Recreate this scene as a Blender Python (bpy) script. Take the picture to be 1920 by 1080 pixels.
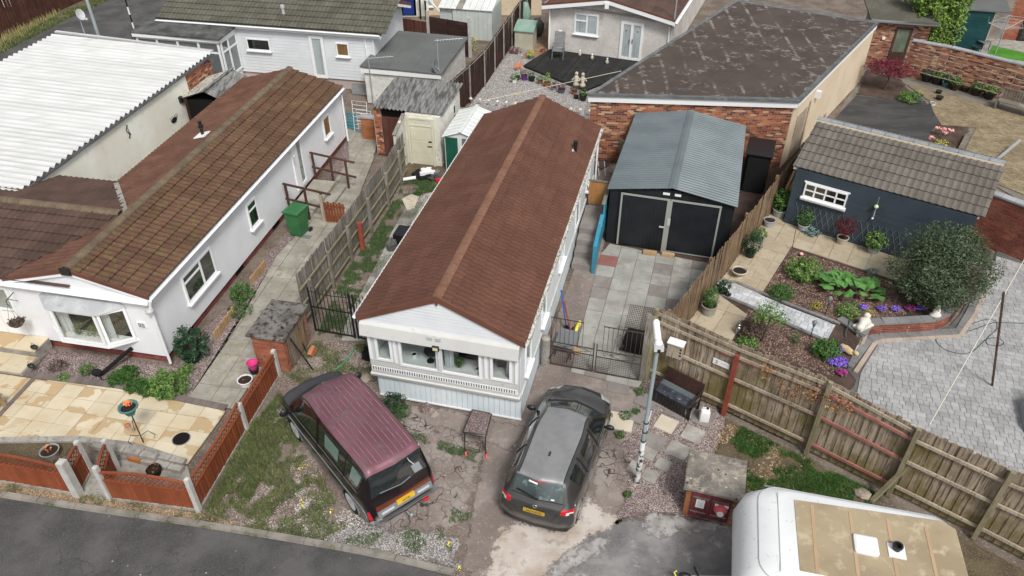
import bpy,math,random
import numpy as np
from mathutils import Vector,Matrix,noise
R=math.radians
random.seed(11);RNG=np.random.default_rng(5)
for o in list(bpy.data.objects):bpy.data.objects.remove(o)
scene=bpy.context.scene
COL=scene.collection
# camera
FPX,PITCH,CAMH=1442.0,R(37.4),15.0
cam_d=bpy.data.cameras.new('camera');cam=bpy.data.objects.new('camera',cam_d);COL.objects.link(cam)
cam_d.sensor_width=36;cam_d.lens=FPX/1920*36;cam_d.clip_end=2000;cam_d.clip_start=0.1
cam.location=(0,0,CAMH);cam.rotation_euler=(math.pi/2-PITCH,0,0)
scene.camera=cam
scene.render.resolution_x,scene.render.resolution_y=1024,576
# light
SUN_EL,SUN_AZ=R(52),R(160)
world=bpy.data.worlds.new('World');scene.world=world;world.use_nodes=True
wn=world.node_tree;wn.nodes.clear()
sky=wn.nodes.new('ShaderNodeTexSky');sky.sky_type='NISHITA';sky.sun_disc=False
sky.sun_elevation=SUN_EL;sky.sun_rotation=SUN_AZ;sky.air_density=1.0;sky.dust_density=3.0
hsv=wn.nodes.new('ShaderNodeHueSaturation');hsv.inputs['Saturation'].default_value=0.22
bg=wn.nodes.new('ShaderNodeBackground');bg.inputs['Strength'].default_value=0.092
wo=wn.nodes.new('ShaderNodeOutputWorld')
wn.links.new(sky.outputs[0],hsv.inputs['Color']);wn.links.new(hsv.outputs[0],bg.inputs['Color']);wn.links.new(bg.outputs[0],wo.inputs[0])
sd=bpy.data.lights.new('sun','SUN');sd.energy=1.62;sd.angle=R(13);sd.color=(1,0.97,0.93)
sun=bpy.data.objects.new('sun',sd);COL.objects.link(sun)
sun.rotation_euler=Vector((-math.sin(SUN_AZ)*math.cos(SUN_EL),-math.cos(SUN_AZ)*math.cos(SUN_EL),-math.sin(SUN_EL))).to_track_quat('-Z','Y').to_euler()
vs=scene.view_settings;vs.view_transform='Standard';vs.look='None';vs.gamma=1;vs.exposure=0.72
vs.use_curve_mapping=False
# measuring: pixel of the photograph -> point at height z
_c,_s=math.cos(PITCH),math.sin(PITCH)
def ray(u,v):
 a=(u-960)/FPX;b=(540-v)/FPX
 return Vector((a,_c+b*_s,-_s+b*_c))
def P(u,v,z=0.0):
 d=ray(u,v);t=(z-CAMH)/d.z
 return Vector((d.x*t,d.y*t,z))
def hdg(a,b):return math.degrees(math.atan2(b[0]-a[0],b[1]-a[1]))
# mesh builder
class MB:
 def __init__(s,M=None):s.v=[];s.f=[];s.M=M
 def add(s,vs,fs):
  o=len(s.v)
  if s.M is not None:vs=[s.M@Vector(p)for p in vs]
  s.v+=[tuple(p)for p in vs];s.f+=[tuple(i+o for i in f)for f in fs];return s
 def hexa(s,b,t):
  return s.add(list(b)+list(t),[(3,2,1,0),(4,5,6,7),(0,1,5,4),(1,2,6,5),(2,3,7,6),(3,0,4,7)])
 def box(s,x0,x1,y0,y1,z0,z1):
  return s.hexa([(x0,y0,z0),(x1,y0,z0),(x1,y1,z0),(x0,y1,z0)],[(x0,y0,z1),(x1,y0,z1),(x1,y1,z1),(x0,y1,z1)])
 def obox(s,c,d,yaw=0,pitch=0,roll=0):
  M=Matrix.Translation(c)@Matrix.Rotation(R(yaw),4,'Z')@Matrix.Rotation(R(pitch),4,'X')@Matrix.Rotation(R(roll),4,'Y')
  x,y,z=d[0]/2,d[1]/2,d[2]/2
  q=[M@Vector(p)for p in[(-x,-y,-z),(x,-y,-z),(x,y,-z),(-x,y,-z),(-x,-y,z),(x,-y,z),(x,y,z),(-x,y,z)]]
  return s.hexa(q[:4],q[4:])
 def prism(s,ring,z0,z1):
  n=len(ring)
  return s.add([(p[0],p[1],z0)for p in ring]+[(p[0],p[1],z1)for p in ring],[tuple(range(n-1,-1,-1)),tuple(range(n,2*n))]+[(i,(i+1)%n,(i+1)%n+n,i+n)for i in range(n)])
 def extr(s,ring,d):
  n=len(ring);d=Vector(d)
  return s.add([tuple(p)for p in ring]+[tuple(Vector(p)+d)for p in ring],[tuple(range(n-1,-1,-1)),tuple(range(n,2*n))]+[(i,(i+1)%n,(i+1)%n+n,i+n)for i in range(n)])
 def loft(s,rings,caps=True,close=True):
  n=len(rings[0]);vs=[p for r in rings for p in r];fs=[]
  for k in range(len(rings)-1):
   for i in range(n if close else n-1):
    j=(i+1)%n;fs.append((k*n+i,k*n+j,(k+1)*n+j,(k+1)*n+i))
  if caps:fs+=[tuple(range(n-1,-1,-1)),tuple(range((len(rings)-1)*n,len(rings)*n))]
  return s.add(vs,fs)
 def bar(s,p,q,w,h=None,up=(0,0,1)):
  p,q=Vector(p),Vector(q);h=h or w;d=(q-p).normalized();up=Vector(up)
  if abs(d.dot(up))>.98:up=Vector((1,0,0))if abs(d.x)<.9 else Vector((0,1,0))
  x=d.cross(up).normalized()*w/2;y=x.cross(d).normalized()*h/2
  return s.hexa([p-x-y,p+x-y,p+x+y,p-x+y],[q-x-y,q+x-y,q+x+y,q-x+y])
 def tube(s,pts,r,n=6,closed=False):
  pts=[Vector(p)for p in pts];rings=[]
  N=len(pts)
  for i,p in enumerate(pts):
   a=pts[(i-1)%N]if(closed or i)else p;b=pts[(i+1)%N]if(closed or i<N-1)else p
   d=(b-a).normalized();up=Vector((0,0,1))if abs(d.z)<.9 else Vector((1,0,0))
   x=d.cross(up).normalized();y=x.cross(d)
   rr=r[i]if isinstance(r,(list,tuple))else r
   rings.append([p+(x*math.cos(t)+y*math.sin(t))*rr for t in(2*math.pi*k/n for k in range(n))])
  if closed:rings.append(rings[0])
  return s.loft(rings,caps=not closed)
 def lathe(s,prof,c=(0,0,0),n=16,sx=1,sy=1):
  c=Vector(c)
  return s.loft([[c+Vector((r*sx*math.cos(2*math.pi*k/n),r*sy*math.sin(2*math.pi*k/n),z))for k in range(n)]for r,z in prof])
 def ball(s,c,r,n=10,m=6,sc=(1,1,1),jit=0):
  c=Vector(c);rings=[]
  for i in range(m+1):
   a=math.pi*(i+.02)/(m+.04)-math.pi/2
   rings.append([c+Vector((r*sc[0]*math.cos(a)*math.cos(t),r*sc[1]*math.cos(a)*math.sin(t),r*sc[2]*math.sin(a)))*(1+jit*noise.noise(Vector((math.cos(t)*2+c.x,math.sin(t)*2+c.y,a*2))))for t in(2*math.pi*k/n for k in range(n))])
  return s.loft(rings)
 def grid(s,fn,nu,nv):
  vs=[fn(i/nu,j/nv)for j in range(nv+1)for i in range(nu+1)]
  return s.add(vs,[(j*(nu+1)+i,j*(nu+1)+i+1,(j+1)*(nu+1)+i+1,(j+1)*(nu+1)+i)for j in range(nv)for i in range(nu)])
 def mesh(s,name,mt,smooth=False):
  me=bpy.data.meshes.new(name);me.from_pydata(s.v,[],s.f)
  if mt:me.materials.append(mt)
  if smooth:me.polygons.foreach_set('use_smooth',[True]*len(me.polygons))
  return me
def smooth_by_angle(me,ang=35):
 me.polygons.foreach_set('use_smooth',[True]*len(me.polygons))
 try:me.set_sharp_from_angle(angle=R(ang))
 except Exception:pass
def setp(o,label=None,cat=None,group=None,kind=None):
 if label:o['label']=label
 if cat:o['category']=cat
 if group:o['group']=group
 if kind:o['kind']=kind
 return o
class Thing:
 """an Empty at the base of a thing; heading in degrees clockwest of +Y"""
 def __init__(s,name,label,cat,loc,h=0,group=None):
  o=bpy.data.objects.new(name,None);COL.objects.link(o);o.empty_display_size=.2
  o.location=loc;o.rotation_euler=(0,0,-R(h));s.o=o
  s.M=Matrix.Translation(loc)@Matrix.Rotation(-R(h),4,'Z');s.Mi=s.M.inverted()
  setp(o,label,cat,group)
 def L(s,p):return s.Mi@Vector(p)
 def px(s,u,v,z):return s.Mi@P(u,v,z)
 def _pl(s,u,v,ax,val):
  c=s.Mi@Vector((0,0,CAMH));d=(s.Mi.to_3x3()@ray(u,v));t=(val-c[ax])/d[ax]
  return c+d*t
 def py(s,u,v,y=0):p=s._pl(u,v,1,y);return p.x,p.z
 def pxx(s,u,v,x=0):p=s._pl(u,v,0,x);return p.y,p.z
 def part(s,name,mb,mt,smooth=False,parent=None,world=False,label=None,kind=None,ang=None):
  if world:mb.v=[tuple(s.Mi@Vector(p))for p in mb.v]
  me=mb.mesh(name,mt,smooth)
  if ang:smooth_by_angle(me,ang)
  o=bpy.data.objects.new(name,me);COL.objects.link(o);o.parent=parent or s.o
  return setp(o,label,None,None,kind)
 def piece(s,name,me,loc=(0,0,0),rot=None,parent=None,M=None,sc=None):
  o=bpy.data.objects.new(name,me);COL.objects.link(o);o.parent=parent or s.o
  if M is not None:o.matrix_local=M
  else:
   o.location=loc
   if rot:o.rotation_euler=rot
   if sc:o.scale=sc
  return o
def single(name,mb,mt,label=None,cat=None,group=None,kind=None,loc=None,smooth=False,ang=None):
 """a thing (or piece of the setting) that is one mesh, given in world coordinates"""
 if loc is not None:
  l=Vector(loc);mb.v=[tuple(Vector(p)-l)for p in mb.v]
 me=mb.mesh(name,mt,smooth)
 if ang:smooth_by_angle(me,ang)
 o=bpy.data.objects.new(name,me);COL.objects.link(o)
 if loc is not None:o.location=loc
 return setp(o,label,cat,group,kind)
class SetThing(Thing):
 """a piece of the setting that carries pieces"""
 def __init__(s,name,mb,mt,loc=(0,0,0),h=0):
  s.M=Matrix.Translation(loc)@Matrix.Rotation(-R(h),4,'Z');s.Mi=s.M.inverted()
  mb.v=[tuple(s.Mi@Vector(p))for p in mb.v]
  s.o=bpy.data.objects.new(name,mb.mesh(name,mt));COL.objects.link(s.o)
  s.o.location=loc;s.o.rotation_euler=(0,0,-R(h));s.o['kind']='structure'
def copy_tree(o,parent=None):
 c=o.copy();COL.objects.link(c);c.parent=parent
 for ch in o.children:copy_tree(ch,c)
 return c
 # materials
class NT:
 def __init__(s,name):
  s.m=bpy.data.materials.new(name);s.m.use_nodes=True;s.t=s.m.node_tree;s.t.nodes.clear()
 def n(s,typ,ins=None,**kw):
  nd=s.t.nodes.new(typ)
  for k,v in kw.items():setattr(nd,k,v)
  for k,v in(ins or{}).items():
   i=nd.inputs[k]
   if isinstance(v,bpy.types.NodeSocket):s.t.links.new(v,i)
   else:i.default_value=v
  return nd
 def math(s,op,a,b=None,c=None,clamp=False):
  nd=s.n('ShaderNodeMath',operation=op,use_clamp=clamp)
  for k,v in enumerate((a,b,c)):
   if v is None:continue
   if isinstance(v,bpy.types.NodeSocket):s.t.links.new(v,nd.inputs[k])
   else:nd.inputs[k].default_value=v
  return nd.outputs[0]
 def mix(s,f,a,b,mode='MIX'):
  nd=s.n('ShaderNodeMix',data_type='RGBA',blend_type=mode)
  for i,v in((0,f),(6,a),(7,b)):
   if isinstance(v,bpy.types.NodeSocket):s.t.links.new(v,nd.inputs[i])
   else:nd.inputs[i].default_value=v if i==0 else(*v[:3],1)
  return nd.outputs[2]
 def ramp(s,f,lo,hi):
  nd=s.n('ShaderNodeMapRange',{'Value':f,'From Min':lo,'From Max':hi});nd.clamp=True
  return nd.outputs[0]
 def noise(s,vec,sc,det=4,rough=.55):
  return s.n('ShaderNodeTexNoise',{'Vector':vec,'Scale':sc,'Detail':det,'Roughness':rough}).outputs[0]
TONE={'red brown steel tile':.82,'lighter brown ridge':.85,'slate navy paint':1.2,'brown verge trim':.7,'lichened brown tile':.66,'orange brown tile':.6,'dark brown tile':.7,'mossy ridge':.7,'asphalt':.72,'grey paving slab':1.1,
'mossy grey paving slab':1.15,'pale green grey slab':.9,'grey paving block':.93,'grey brown concrete tile':.74,'brown felt with dried tide marks':.66,'bark mulch':.62,'dried cement spill':.92,'worn asphalt':1.35,
'pebbledash':1.35,'old concrete drive':1.3,'trodden yard earth':.85,'blue grey steel sheet':.7,'white corrugated sheet':.78,'white caravan shell':.92,'weathered old brick':1.1,'multi red brick':.85,'tan paving block':.9,
'mossy weathered boards':1.6,'brown close boards':1.35,'weathered grey brown boards':1.3,'silvered boards':1.1,'rust stained boards':.8,'pale weathered rail':1.2,'faded mauve paint':1.45,'grey roof paint lightened as sky sheen':1.5,'cream aluminium cladding':.8,
'white cladding':.84,'pale blue white skirt':1.06,'olive grey tile':.75,'green grey roofing felt':.8,'dark felt pad':.7,'pale grey gravel':.62,'tan gravel':.8,'yellow sandstone':.95,'pinkish gravel':.85,'cream render':1.2,'cream cl':1,'weathered cement sheet':.7}
def mat(name,c1,c2=None,c3=None,sc=1.5,lo=.4,hi=.6,sc3=8,lo3=.55,hi3=.7,rough=.85,rand=.08,bump=0,bsc=40,metal=0,rot=0,st=(1,1,1),st3=None,spots=None,grime=0,spec=.3,coat=0,det=3,rrough=0,extra=None):
 """layered noise colour in world space: c1<->c2 in large patches, c3 in finer marks, per-piece brightness, bump"""
 k_=TONE.get(name,1);c1,c2,c3=[tuple(min(.82,v*k_)for v in c)if c else None for c in(c1,c2,c3)]
 N=NT(name)
 pos=N.n('ShaderNodeNewGeometry').outputs['Position']
 isl=N.n('ShaderNodeNewGeometry').outputs['Random Per Island']
 obr=N.n('ShaderNodeObjectInfo').outputs['Random']
 rnd=N.math('FRACT',N.math('ADD',isl,obr))
 m1=N.n('ShaderNodeMapping',{'Vector':pos,'Rotation':(0,0,R(rot)),'Scale':st}).outputs[0]
 if rot or st!=(1,1,1):pass
 col=None
 n1=N.noise(m1,sc,det)
 if c2:col=N.mix(N.ramp(n1,lo,hi),c1,c2)
 else:
  rg=N.n('ShaderNodeRGB');rg.outputs[0].default_value=(*c1,1);col=rg.outputs[0]
 if c3:
  m3=m1 if st3 is None else N.n('ShaderNodeMapping',{'Vector':pos,'Rotation':(0,0,R(rot)),'Scale':st3}).outputs[0]
  col=N.mix(N.ramp(N.noise(m3,sc3,5,.65),lo3,hi3),col,c3)
 if spots:
  for sp in(spots if isinstance(spots,list)else[spots]):
   vz=N.n('ShaderNodeTexVoronoi',{'Vector':pos,'Scale':sp[1]})
   gate=N.math('MULTIPLY',N.ramp(vz.outputs['Distance'],sp[2],sp[2]*.6),N.ramp(N.noise(pos,sp[1]*.21,2),*(sp[3]if len(sp)>3 else(.45,.6))))
   col=N.mix(gate,col,sp[0])
 if grime:
  g=N.ramp(N.noise(pos,2.3,5,.7),.45,.75)
  col=N.mix(N.math('MULTIPLY',g,grime),col,(.12,.11,.09))
 if rand:
  f=N.math('MULTIPLY_ADD',rnd,2*rand,1-rand)
  v=N.n('ShaderNodeHueSaturation',{'Color':col,'Value':f}).outputs[0];col=v
 if extra:col=extra(N,col,pos,rnd)
 b=N.n('ShaderNodeBsdfPrincipled',{'Base Color':col,'Roughness':rough,'Metallic':metal,'Specular IOR Level':spec,'Coat Weight':coat})
 if coat:b.inputs['Coat Roughness'].default_value=.06
 if rrough:
  N.t.links.new(N.math('MULTIPLY_ADD',n1,rrough,rough-rrough/2),b.inputs['Roughness'])
 if bump:
  bn=N.noise(pos,bsc,3,.7)
  bp=N.n('ShaderNodeBump',{'Height':bn,'Strength':min(1,bump),'Distance':.02})
  N.t.links.new(bp.outputs[0],b.inputs['Normal'])
 o=N.n('ShaderNodeOutputMaterial');N.t.links.new(b.outputs[0],o.inputs[0])
 return N.m
def simple(name,c,rough=.5,metal=0,spec=.5,coat=0,emit=None,trans=0):
 N=NT(name)
 b=N.n('ShaderNodeBsdfPrincipled',{'Base Color':(*c,1),'Roughness':rough,'Metallic':metal,'Specular IOR Level':spec,'Coat Weight':coat})
 if coat:b.inputs['Coat Roughness'].default_value=.05
 if emit:b.inputs['Emission Color'].default_value=(*c,1);b.inputs['Emission Strength'].default_value=emit
 o=N.n('ShaderNodeOutputMaterial');N.t.links.new(b.outputs[0],o.inputs[0])
 return N.m
def glass_mat(name,tint=(.75,.82,.8),mixf=.25,rough=.02):
 """thin pane: tinted see-through mixed with sharp reflection"""
 N=NT(name)
 tr=N.n('ShaderNodeBsdfTransparent',{'Color':(*tint,1)})
 gl=N.n('ShaderNodeBsdfGlossy',{'Color':(.9,.95,.95,1),'Roughness':rough})
 fr=N.math('MULTIPLY',N.math('POWER',N.n('ShaderNodeLayerWeight',{'Blend':.5}).outputs['Facing'],4.0),.6)
 mx=N.n('ShaderNodeMixShader',{0:N.math('MULTIPLY_ADD',fr,1.0,mixf,clamp=True)})
 N.t.links.new(tr.outputs[0],mx.inputs[1]);N.t.links.new(gl.outputs[0],mx.inputs[2])
 o=N.n('ShaderNodeOutputMaterial');N.t.links.new(mx.outputs[0],o.inputs[0])
 return N.m
 # 2D clipping, slabs, bricks, tiles
def clip_rect(poly,x0,x1,y0,y1):
 def cut(pl,ins,inter):
  out=[]
  for i in range(len(pl)):
   a,b=pl[i-1],pl[i]
   if ins(b):
    if not ins(a):out.append(inter(a,b))
    out.append(b)
   elif ins(a):out.append(inter(a,b))
  return out
 def ix(X):return lambda a,b:(X,a[1]+(b[1]-a[1])*(X-a[0])/(b[0]-a[0]))
 def iy(Y):return lambda a,b:(a[0]+(b[0]-a[0])*(Y-a[1])/(b[1]-a[1]),Y)
 for ins,it in((lambda p:p[0]>=x0,ix(x0)),(lambda p:p[0]<=x1,ix(x1)),(lambda p:p[1]>=y0,iy(y0)),(lambda p:p[1]<=y1,iy(y1))):
  poly=cut(poly,ins,it)
  if len(poly)<3:return[]
 return poly
def area(p):return abs(sum(p[i-1][0]*p[i][1]-p[i][0]*p[i-1][1]for i in range(len(p))))/2
def inpoly(x,y,p):
 r=False
 for i in range(len(p)):
  x1,y1=p[i-1];x2,y2=p[i]
  if(y1>y)!=(y2>y)and x<(x2-x1)*(y-y1)/(y2-y1)+x1:r=not r
 return r
def slabs(T,poly,w,h,z,th=.04,gap=.008,bond=0,name='slab',mats=None,limit=300,ox=0,oy=0,jit=.003,mixw=None,rnd=None):
 """pieces laid in a grid of T's frame (poly in T's local coordinates), clipped to the outline; nearest to the camera are objects"""
 rnd=rnd or random.Random(3)
 xs=[p[0]for p in poly];ys=[p[1]for p in poly];lst=[]
 j0,j1=int(math.floor((min(ys)-oy)/h)),int(math.ceil((max(ys)-oy)/h))
 for j in range(j0,j1+1):
  sh=bond*w*(j%2)if bond<=.5 else rnd.random()*w
  x=math.floor((min(xs)-ox)/w)*w+ox-w+sh
  while x<max(xs):
   ww=w if not mixw else rnd.choice(mixw)
   y0=j*h+oy
   r=clip_rect(list(poly),x+gap/2,x+ww-gap/2,y0+gap/2,y0+h-gap/2)
   if len(r)>=3 and area(r)>.12*w*h*.2:
    lst.append((x+ww/2,y0+h/2,r,ww));
   x+=ww
 camp=T.Mi@Vector((0,0,0))
 lst.sort(key=lambda q:(q[0]-camp.x)**2+(q[1]-camp.y)**2)
 cache={};rest={}
 for k,(cx,cy,r,ww)in enumerate(lst):
  mt=mats(cx,cy,rnd)if callable(mats)else rnd.choice(mats)
  full=area(r)>(ww-gap)*(h-gap)*.999
  dz=rnd.uniform(-jit,jit)
  if k<limit:
   if full:
    key=(round(ww,3),mt.name)
    if key not in cache:
     g=.012;a,b=(ww-gap)/2,(h-gap)/2
     m=MB();m.loft([[(-a,-b,0),(a,-b,0),(a,b,0),(-a,b,0)],[(-a,-b,th-g*.5),(a,-b,th-g*.5),(a,b,th-g*.5),(-a,b,th-g*.5)],[(-a+g,-b+g,th),(a-g,-b+g,th),(a-g,b-g,th),(-a+g,b-g,th)]])
     cache[key]=m.mesh(name,mt)
    me=cache[key];loc=(cx,cy,z+dz)
   else:
    m=MB();m.prism([(p[0]-cx,p[1]-cy)for p in r],0,th);me=m.mesh(name,mt);loc=(cx,cy,z+dz)
   o=T.piece(name,me,loc,(rnd.uniform(-.3,.3)*jit,rnd.uniform(-.3,.3)*jit,0))
  else:
   rest.setdefault(mt.name,(MB(),mt))[0].prism(r,z+dz,z+th+dz)
 for mb,mt in rest.values():T.part(name+'_field',mb,mt,kind='stuff')
_bc={}
def bricks(T,p0,p1,z0,z1,mt,top=None,holes=(),L=.225,Hc=.075,depth=.03,limit=300,parent=None,flip=False,soldier=False,seed=1,proud=.006):
 """stretcher-bond bricks standing 6 mm proud of a mortar face from p0 to p1 (T local). top(s)->z limit"""
 rnd=random.Random(seed)
 p0,p1=Vector((p0[0],p0[1],0)),Vector((p1[0],p1[1],0));d=(p1-p0);n=d.length;d.normalize()
 nor=Vector((d.y,-d.x,0))*(-1 if flip else 1)
 lst=[]
 for k in range(int((z1-z0)/Hc+.2)):
  s=-L/2 if k%2 else 0
  zb=z0+k*Hc
  while s<n:
   a,b=max(s,0),min(s+L,n)
   if b-a>.04:
    zt=z1 if top is None else top((a+b)/2)
    if zb+Hc*.6<=zt and not any(h[0]<(a+b)/2<h[1]and h[2]<zb+Hc/2<h[3]for h in holes):
     lst.append((a,b,zb))
   s+=L
 def bm(ln):
  key=(round(ln,2),mt.name,round(Hc,3),flip)
  if key not in _bc:
   m=MB();e=ln/2-.005;q=(Hc-.012)
   y0,y1=(-proud,depth)if not flip else(-depth,proud)
   m.box(-e,e,y0,y1,0,q);_bc[key]=m.mesh('brick',mt)
  return _bc[key]
 order=list(range(len(lst)))
 camp=T.Mi@Vector((0,0,CAMH))
 order.sort(key=lambda i:((p0+d*lst[i][0]+Vector((0,0,lst[i][2])))-camp).length)
 rest=MB();ang=math.atan2(d.y,d.x)
 for c,i in enumerate(order):
  a,b,zb=lst[i];ce=p0+d*(a+b)/2;off=nor*rnd.uniform(-.0025,.0025)
  if c<limit:
   T.piece('brick',bm(b-a),(ce.x+off.x,ce.y+off.y,zb+.005),(0,0,ang),parent=parent)
  else:
   e=(b-a)/2-.005;A=ce-d*e;B=ce+d*e;q=nor*proud+off;w=-nor*depth
   zz0,zz1=zb+.005,zb+Hc-.007
   rest.hexa([(A+q)+Vector((0,0,zz0)),(B+q)+Vector((0,0,zz0)),(B+w)+Vector((0,0,zz0)),(A+w)+Vector((0,0,zz0))],[(A+q)+Vector((0,0,zz1)),(B+q)+Vector((0,0,zz1)),(B+w)+Vector((0,0,zz1)),(A+w)+Vector((0,0,zz1))])
 if rest.v:T.part('brickwork',rest,mt,kind='stuff',parent=parent)
def tile_mesh(w,h,th,mt,rolls=2,ht=.022,lap=.05,name='roof_tile'):
 """one interlocking tile: local x across, y upslope, z off the roof; front edge raised on the tile below"""
 m=MB();nu=rolls*4
 def z(i):
  t=(i/nu*rolls)%1.0
  return ht*(0.5-0.5*math.cos(2*math.pi*t))**1.6
 top=[];
 for yy,off in((0,th),(h+lap,0)):
  top.append([(i/nu*w-w/2,yy,z(i)+off+.004)for i in range(nu+1)])
 bot=[(x,y,zz-th*.85)for x,y,zz in top[0]]
 m.loft([bot,top[0]],caps=False,close=False);m.loft([top[0],top[1]],caps=False,close=False)
 return m.mesh(name,mt)
def tiles(T,org,ux,vy,nu,nv,w,h,mt,keep=None,rolls=2,limit=300,th=.03,ht=.022,name='roof_tile',seed=2,stag=0,parent=None,tm=None):
 """tiles on the plane org + ux*s + vy*t (unit vectors, T local). keep(s,t)->bool"""
 rnd=random.Random(seed)
 ux,vy,org=Vector(ux).normalized(),Vector(vy).normalized(),Vector(org);nz=ux.cross(vy)
 if nz.z<0:nz=-nz
 me=tm or tile_mesh(w,h,th,mt,rolls,ht,name=name)
 lst=[]
 for j in range(nv):
  for i in range(-1 if stag else 0,nu):
   s=i*w+w/2+(stag*w if j%2 else 0);t=j*h
   if keep is None or keep(s,t+h/2):lst.append((s,t))
 camp=T.Mi@Vector((0,0,CAMH))
 lst.sort(key=lambda q:(org+ux*q[0]+vy*q[1]-camp).length)
 rest=MB();base=[v.co.copy()for v in me.vertices];fcs=[tuple(p.vertices)for p in me.polygons]
 for k,(s,t)in enumerate(lst):
  p=org+ux*s+vy*t+nz*rnd.uniform(0,.002)
  M=Matrix(((ux.x,vy.x,nz.x,p.x),(ux.y,vy.y,nz.y,p.y),(ux.z,vy.z,nz.z,p.z),(0,0,0,1)))
  M=M@Matrix.Rotation(rnd.uniform(-.003,.003),4,'Z')
  if k<limit:T.piece(name,me,M=M,parent=parent)
  else:rest.add([M@c for c in base],fcs)
 if rest.v:T.part(name+'_field',rest,me.materials[0],kind='stuff',parent=parent)
 # foliage and ground scatter (numpy)
def np_obj(name,verts,nper,mt,faces_per=None):
 """verts (N*nper,3): N islands of nper vertices each; faces_per: faces as index tuples within one island"""
 me=bpy.data.meshes.new(name);N=len(verts)//nper
 me.vertices.add(len(verts));me.vertices.foreach_set('co',np.asarray(verts,dtype=np.float32).ravel())
 fp=faces_per or[tuple(range(nper))]
 cnt=sum(len(f)for f in fp);base=np.concatenate([np.array(f)for f in fp])
 idx=(np.arange(N)[:,None]*nper+base[None,:]).ravel()
 me.loops.add(N*cnt);me.loops.foreach_set('vertex_index',idx.astype(np.int32))
 st=np.cumsum([0]+[len(f)for f in fp])[:-1]
 me.polygons.add(N*len(fp));me.polygons.foreach_set('loop_start',(np.arange(N)[:,None]*cnt+st[None,:]).ravel().astype(np.int32))
 me.update(calc_edges=True);me.validate()
 if mt:me.materials.append(mt)
 o=bpy.data.objects.new(name,me);COL.objects.link(o);return o
def leaf_verts(centers,size,up=.5,aspect=.5,rng=RNG,normals=None):
 """folded diamond leaves (4 verts, 2 tris) around centres"""
 n=len(centers);c=np.asarray(centers)
 d=rng.normal(size=(n,3));d[:,2]*=.6
 d/=np.linalg.norm(d,axis=1)[:,None]
 nr=rng.normal(size=(n,3))*.6+np.array([0,0,up])
 if normals is not None:nr+=normals*.8
 s=np.cross(d,nr);s/=np.linalg.norm(s,axis=1)[:,None]+1e-6
 sz=size*rng.uniform(.6,1.3,n)[:,None]
 fold=np.cross(s,d)*sz*.12
 v=np.stack([c-d*sz*.5,c+s*sz*aspect*.5+fold,c+d*sz*.5,c-s*sz*aspect*.5+fold],1)
 return v.reshape(-1,3)
LEAF_F=[(0,1,2),(0,2,3)]
def blob_points(blobs,n,shell=.55,rng=RNG,nz=.35):
 """points in the outer part of ellipsoid blobs, thinned unevenly by noise so that gaps and clumps appear"""
 out=[];nrm=[];tot=sum(b[1][0]*b[1][1]for b in blobs)
 for c,r in blobs:
  k=int(n*r[0]*r[1]/tot)+3
  d=rng.normal(size=(k*2,3));d/=np.linalg.norm(d,axis=1)[:,None]
  rad=(shell+(1.08-shell)*rng.random(k*2)**.6)[:,None]
  p=d*rad
  w=np.array([noise.noise(Vector((q[0]*2.3+c[0],q[1]*2.3+c[1],q[2]*2.3)))for q in p])
  p=p*(1+nz*w)[:,None]
  keep=np.argsort(-(w+rng.random(k*2)*.5))[:k]
  out.append(p[keep]*np.array(r)+np.array(c));nrm.append(d[keep])
 return np.concatenate(out),np.concatenate(nrm)
def leafy(T,blobs,n,size,mt,aspect=.5,shell=.5,name='foliage',up=.5,nz=.35):
 p,nr=blob_points(blobs,n,shell,nz=nz)
 o=np_obj(name,leaf_verts(p,size,up,aspect,normals=nr),4,mt,LEAF_F);o.parent=T.o;return o
def leafmat(name,c1,c2,c3=None,rough=.55,tr=.15):
 N=NT(name)
 isl=N.n('ShaderNodeNewGeometry').outputs['Random Per Island'];pos=N.n('ShaderNodeNewGeometry').outputs['Position']
 col=N.mix(isl,c1,c2)
 if c3:col=N.mix(N.ramp(N.math('FRACT',N.math('MULTIPLY',isl,7.3)),.78,.82),col,c3)
 col=N.n('ShaderNodeHueSaturation',{'Color':col,'Value':N.math('MULTIPLY_ADD',N.noise(pos,3.0,2),1.5,.65)}).outputs[0]
 b=N.n('ShaderNodeBsdfPrincipled',{'Base Color':col,'Roughness':rough,'Specular IOR Level':.3})
 t=N.n('ShaderNodeBsdfTranslucent',{'Color':col});mx=N.n('ShaderNodeMixShader',{0:tr})
 N.t.links.new(b.outputs[0],mx.inputs[1]);N.t.links.new(t.outputs[0],mx.inputs[2])
 o=N.n('ShaderNodeOutputMaterial');N.t.links.new(mx.outputs[0],o.inputs[0]);return N.m
def scatter(poly,dens,rng=RNG,mask=None):
 """random ground points in a world polygon; mask(x,y)->prob"""
 xs=[p[0]for p in poly];ys=[p[1]for p in poly]
 A=(max(xs)-min(xs))*(max(ys)-min(ys));n=int(A*dens)
 x=rng.uniform(min(xs),max(xs),n);y=rng.uniform(min(ys),max(ys),n)
 ins=np.zeros(n,bool)
 for i in range(len(poly)):
  x1,y1=poly[i-1][0],poly[i-1][1];x2,y2=poly[i][0],poly[i][1]
  if y1==y2:continue
  c=((y1>y)!=(y2>y))&(x<(x2-x1)*(y-y1)/(y2-y1)+x1);ins^=c
 x,y=x[ins],y[ins]
 if mask is not None:
  k=rng.random(len(x))<np.array([mask(a,b)for a,b in zip(x,y)]);x,y=x[k],y[k]
 return x,y
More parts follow.
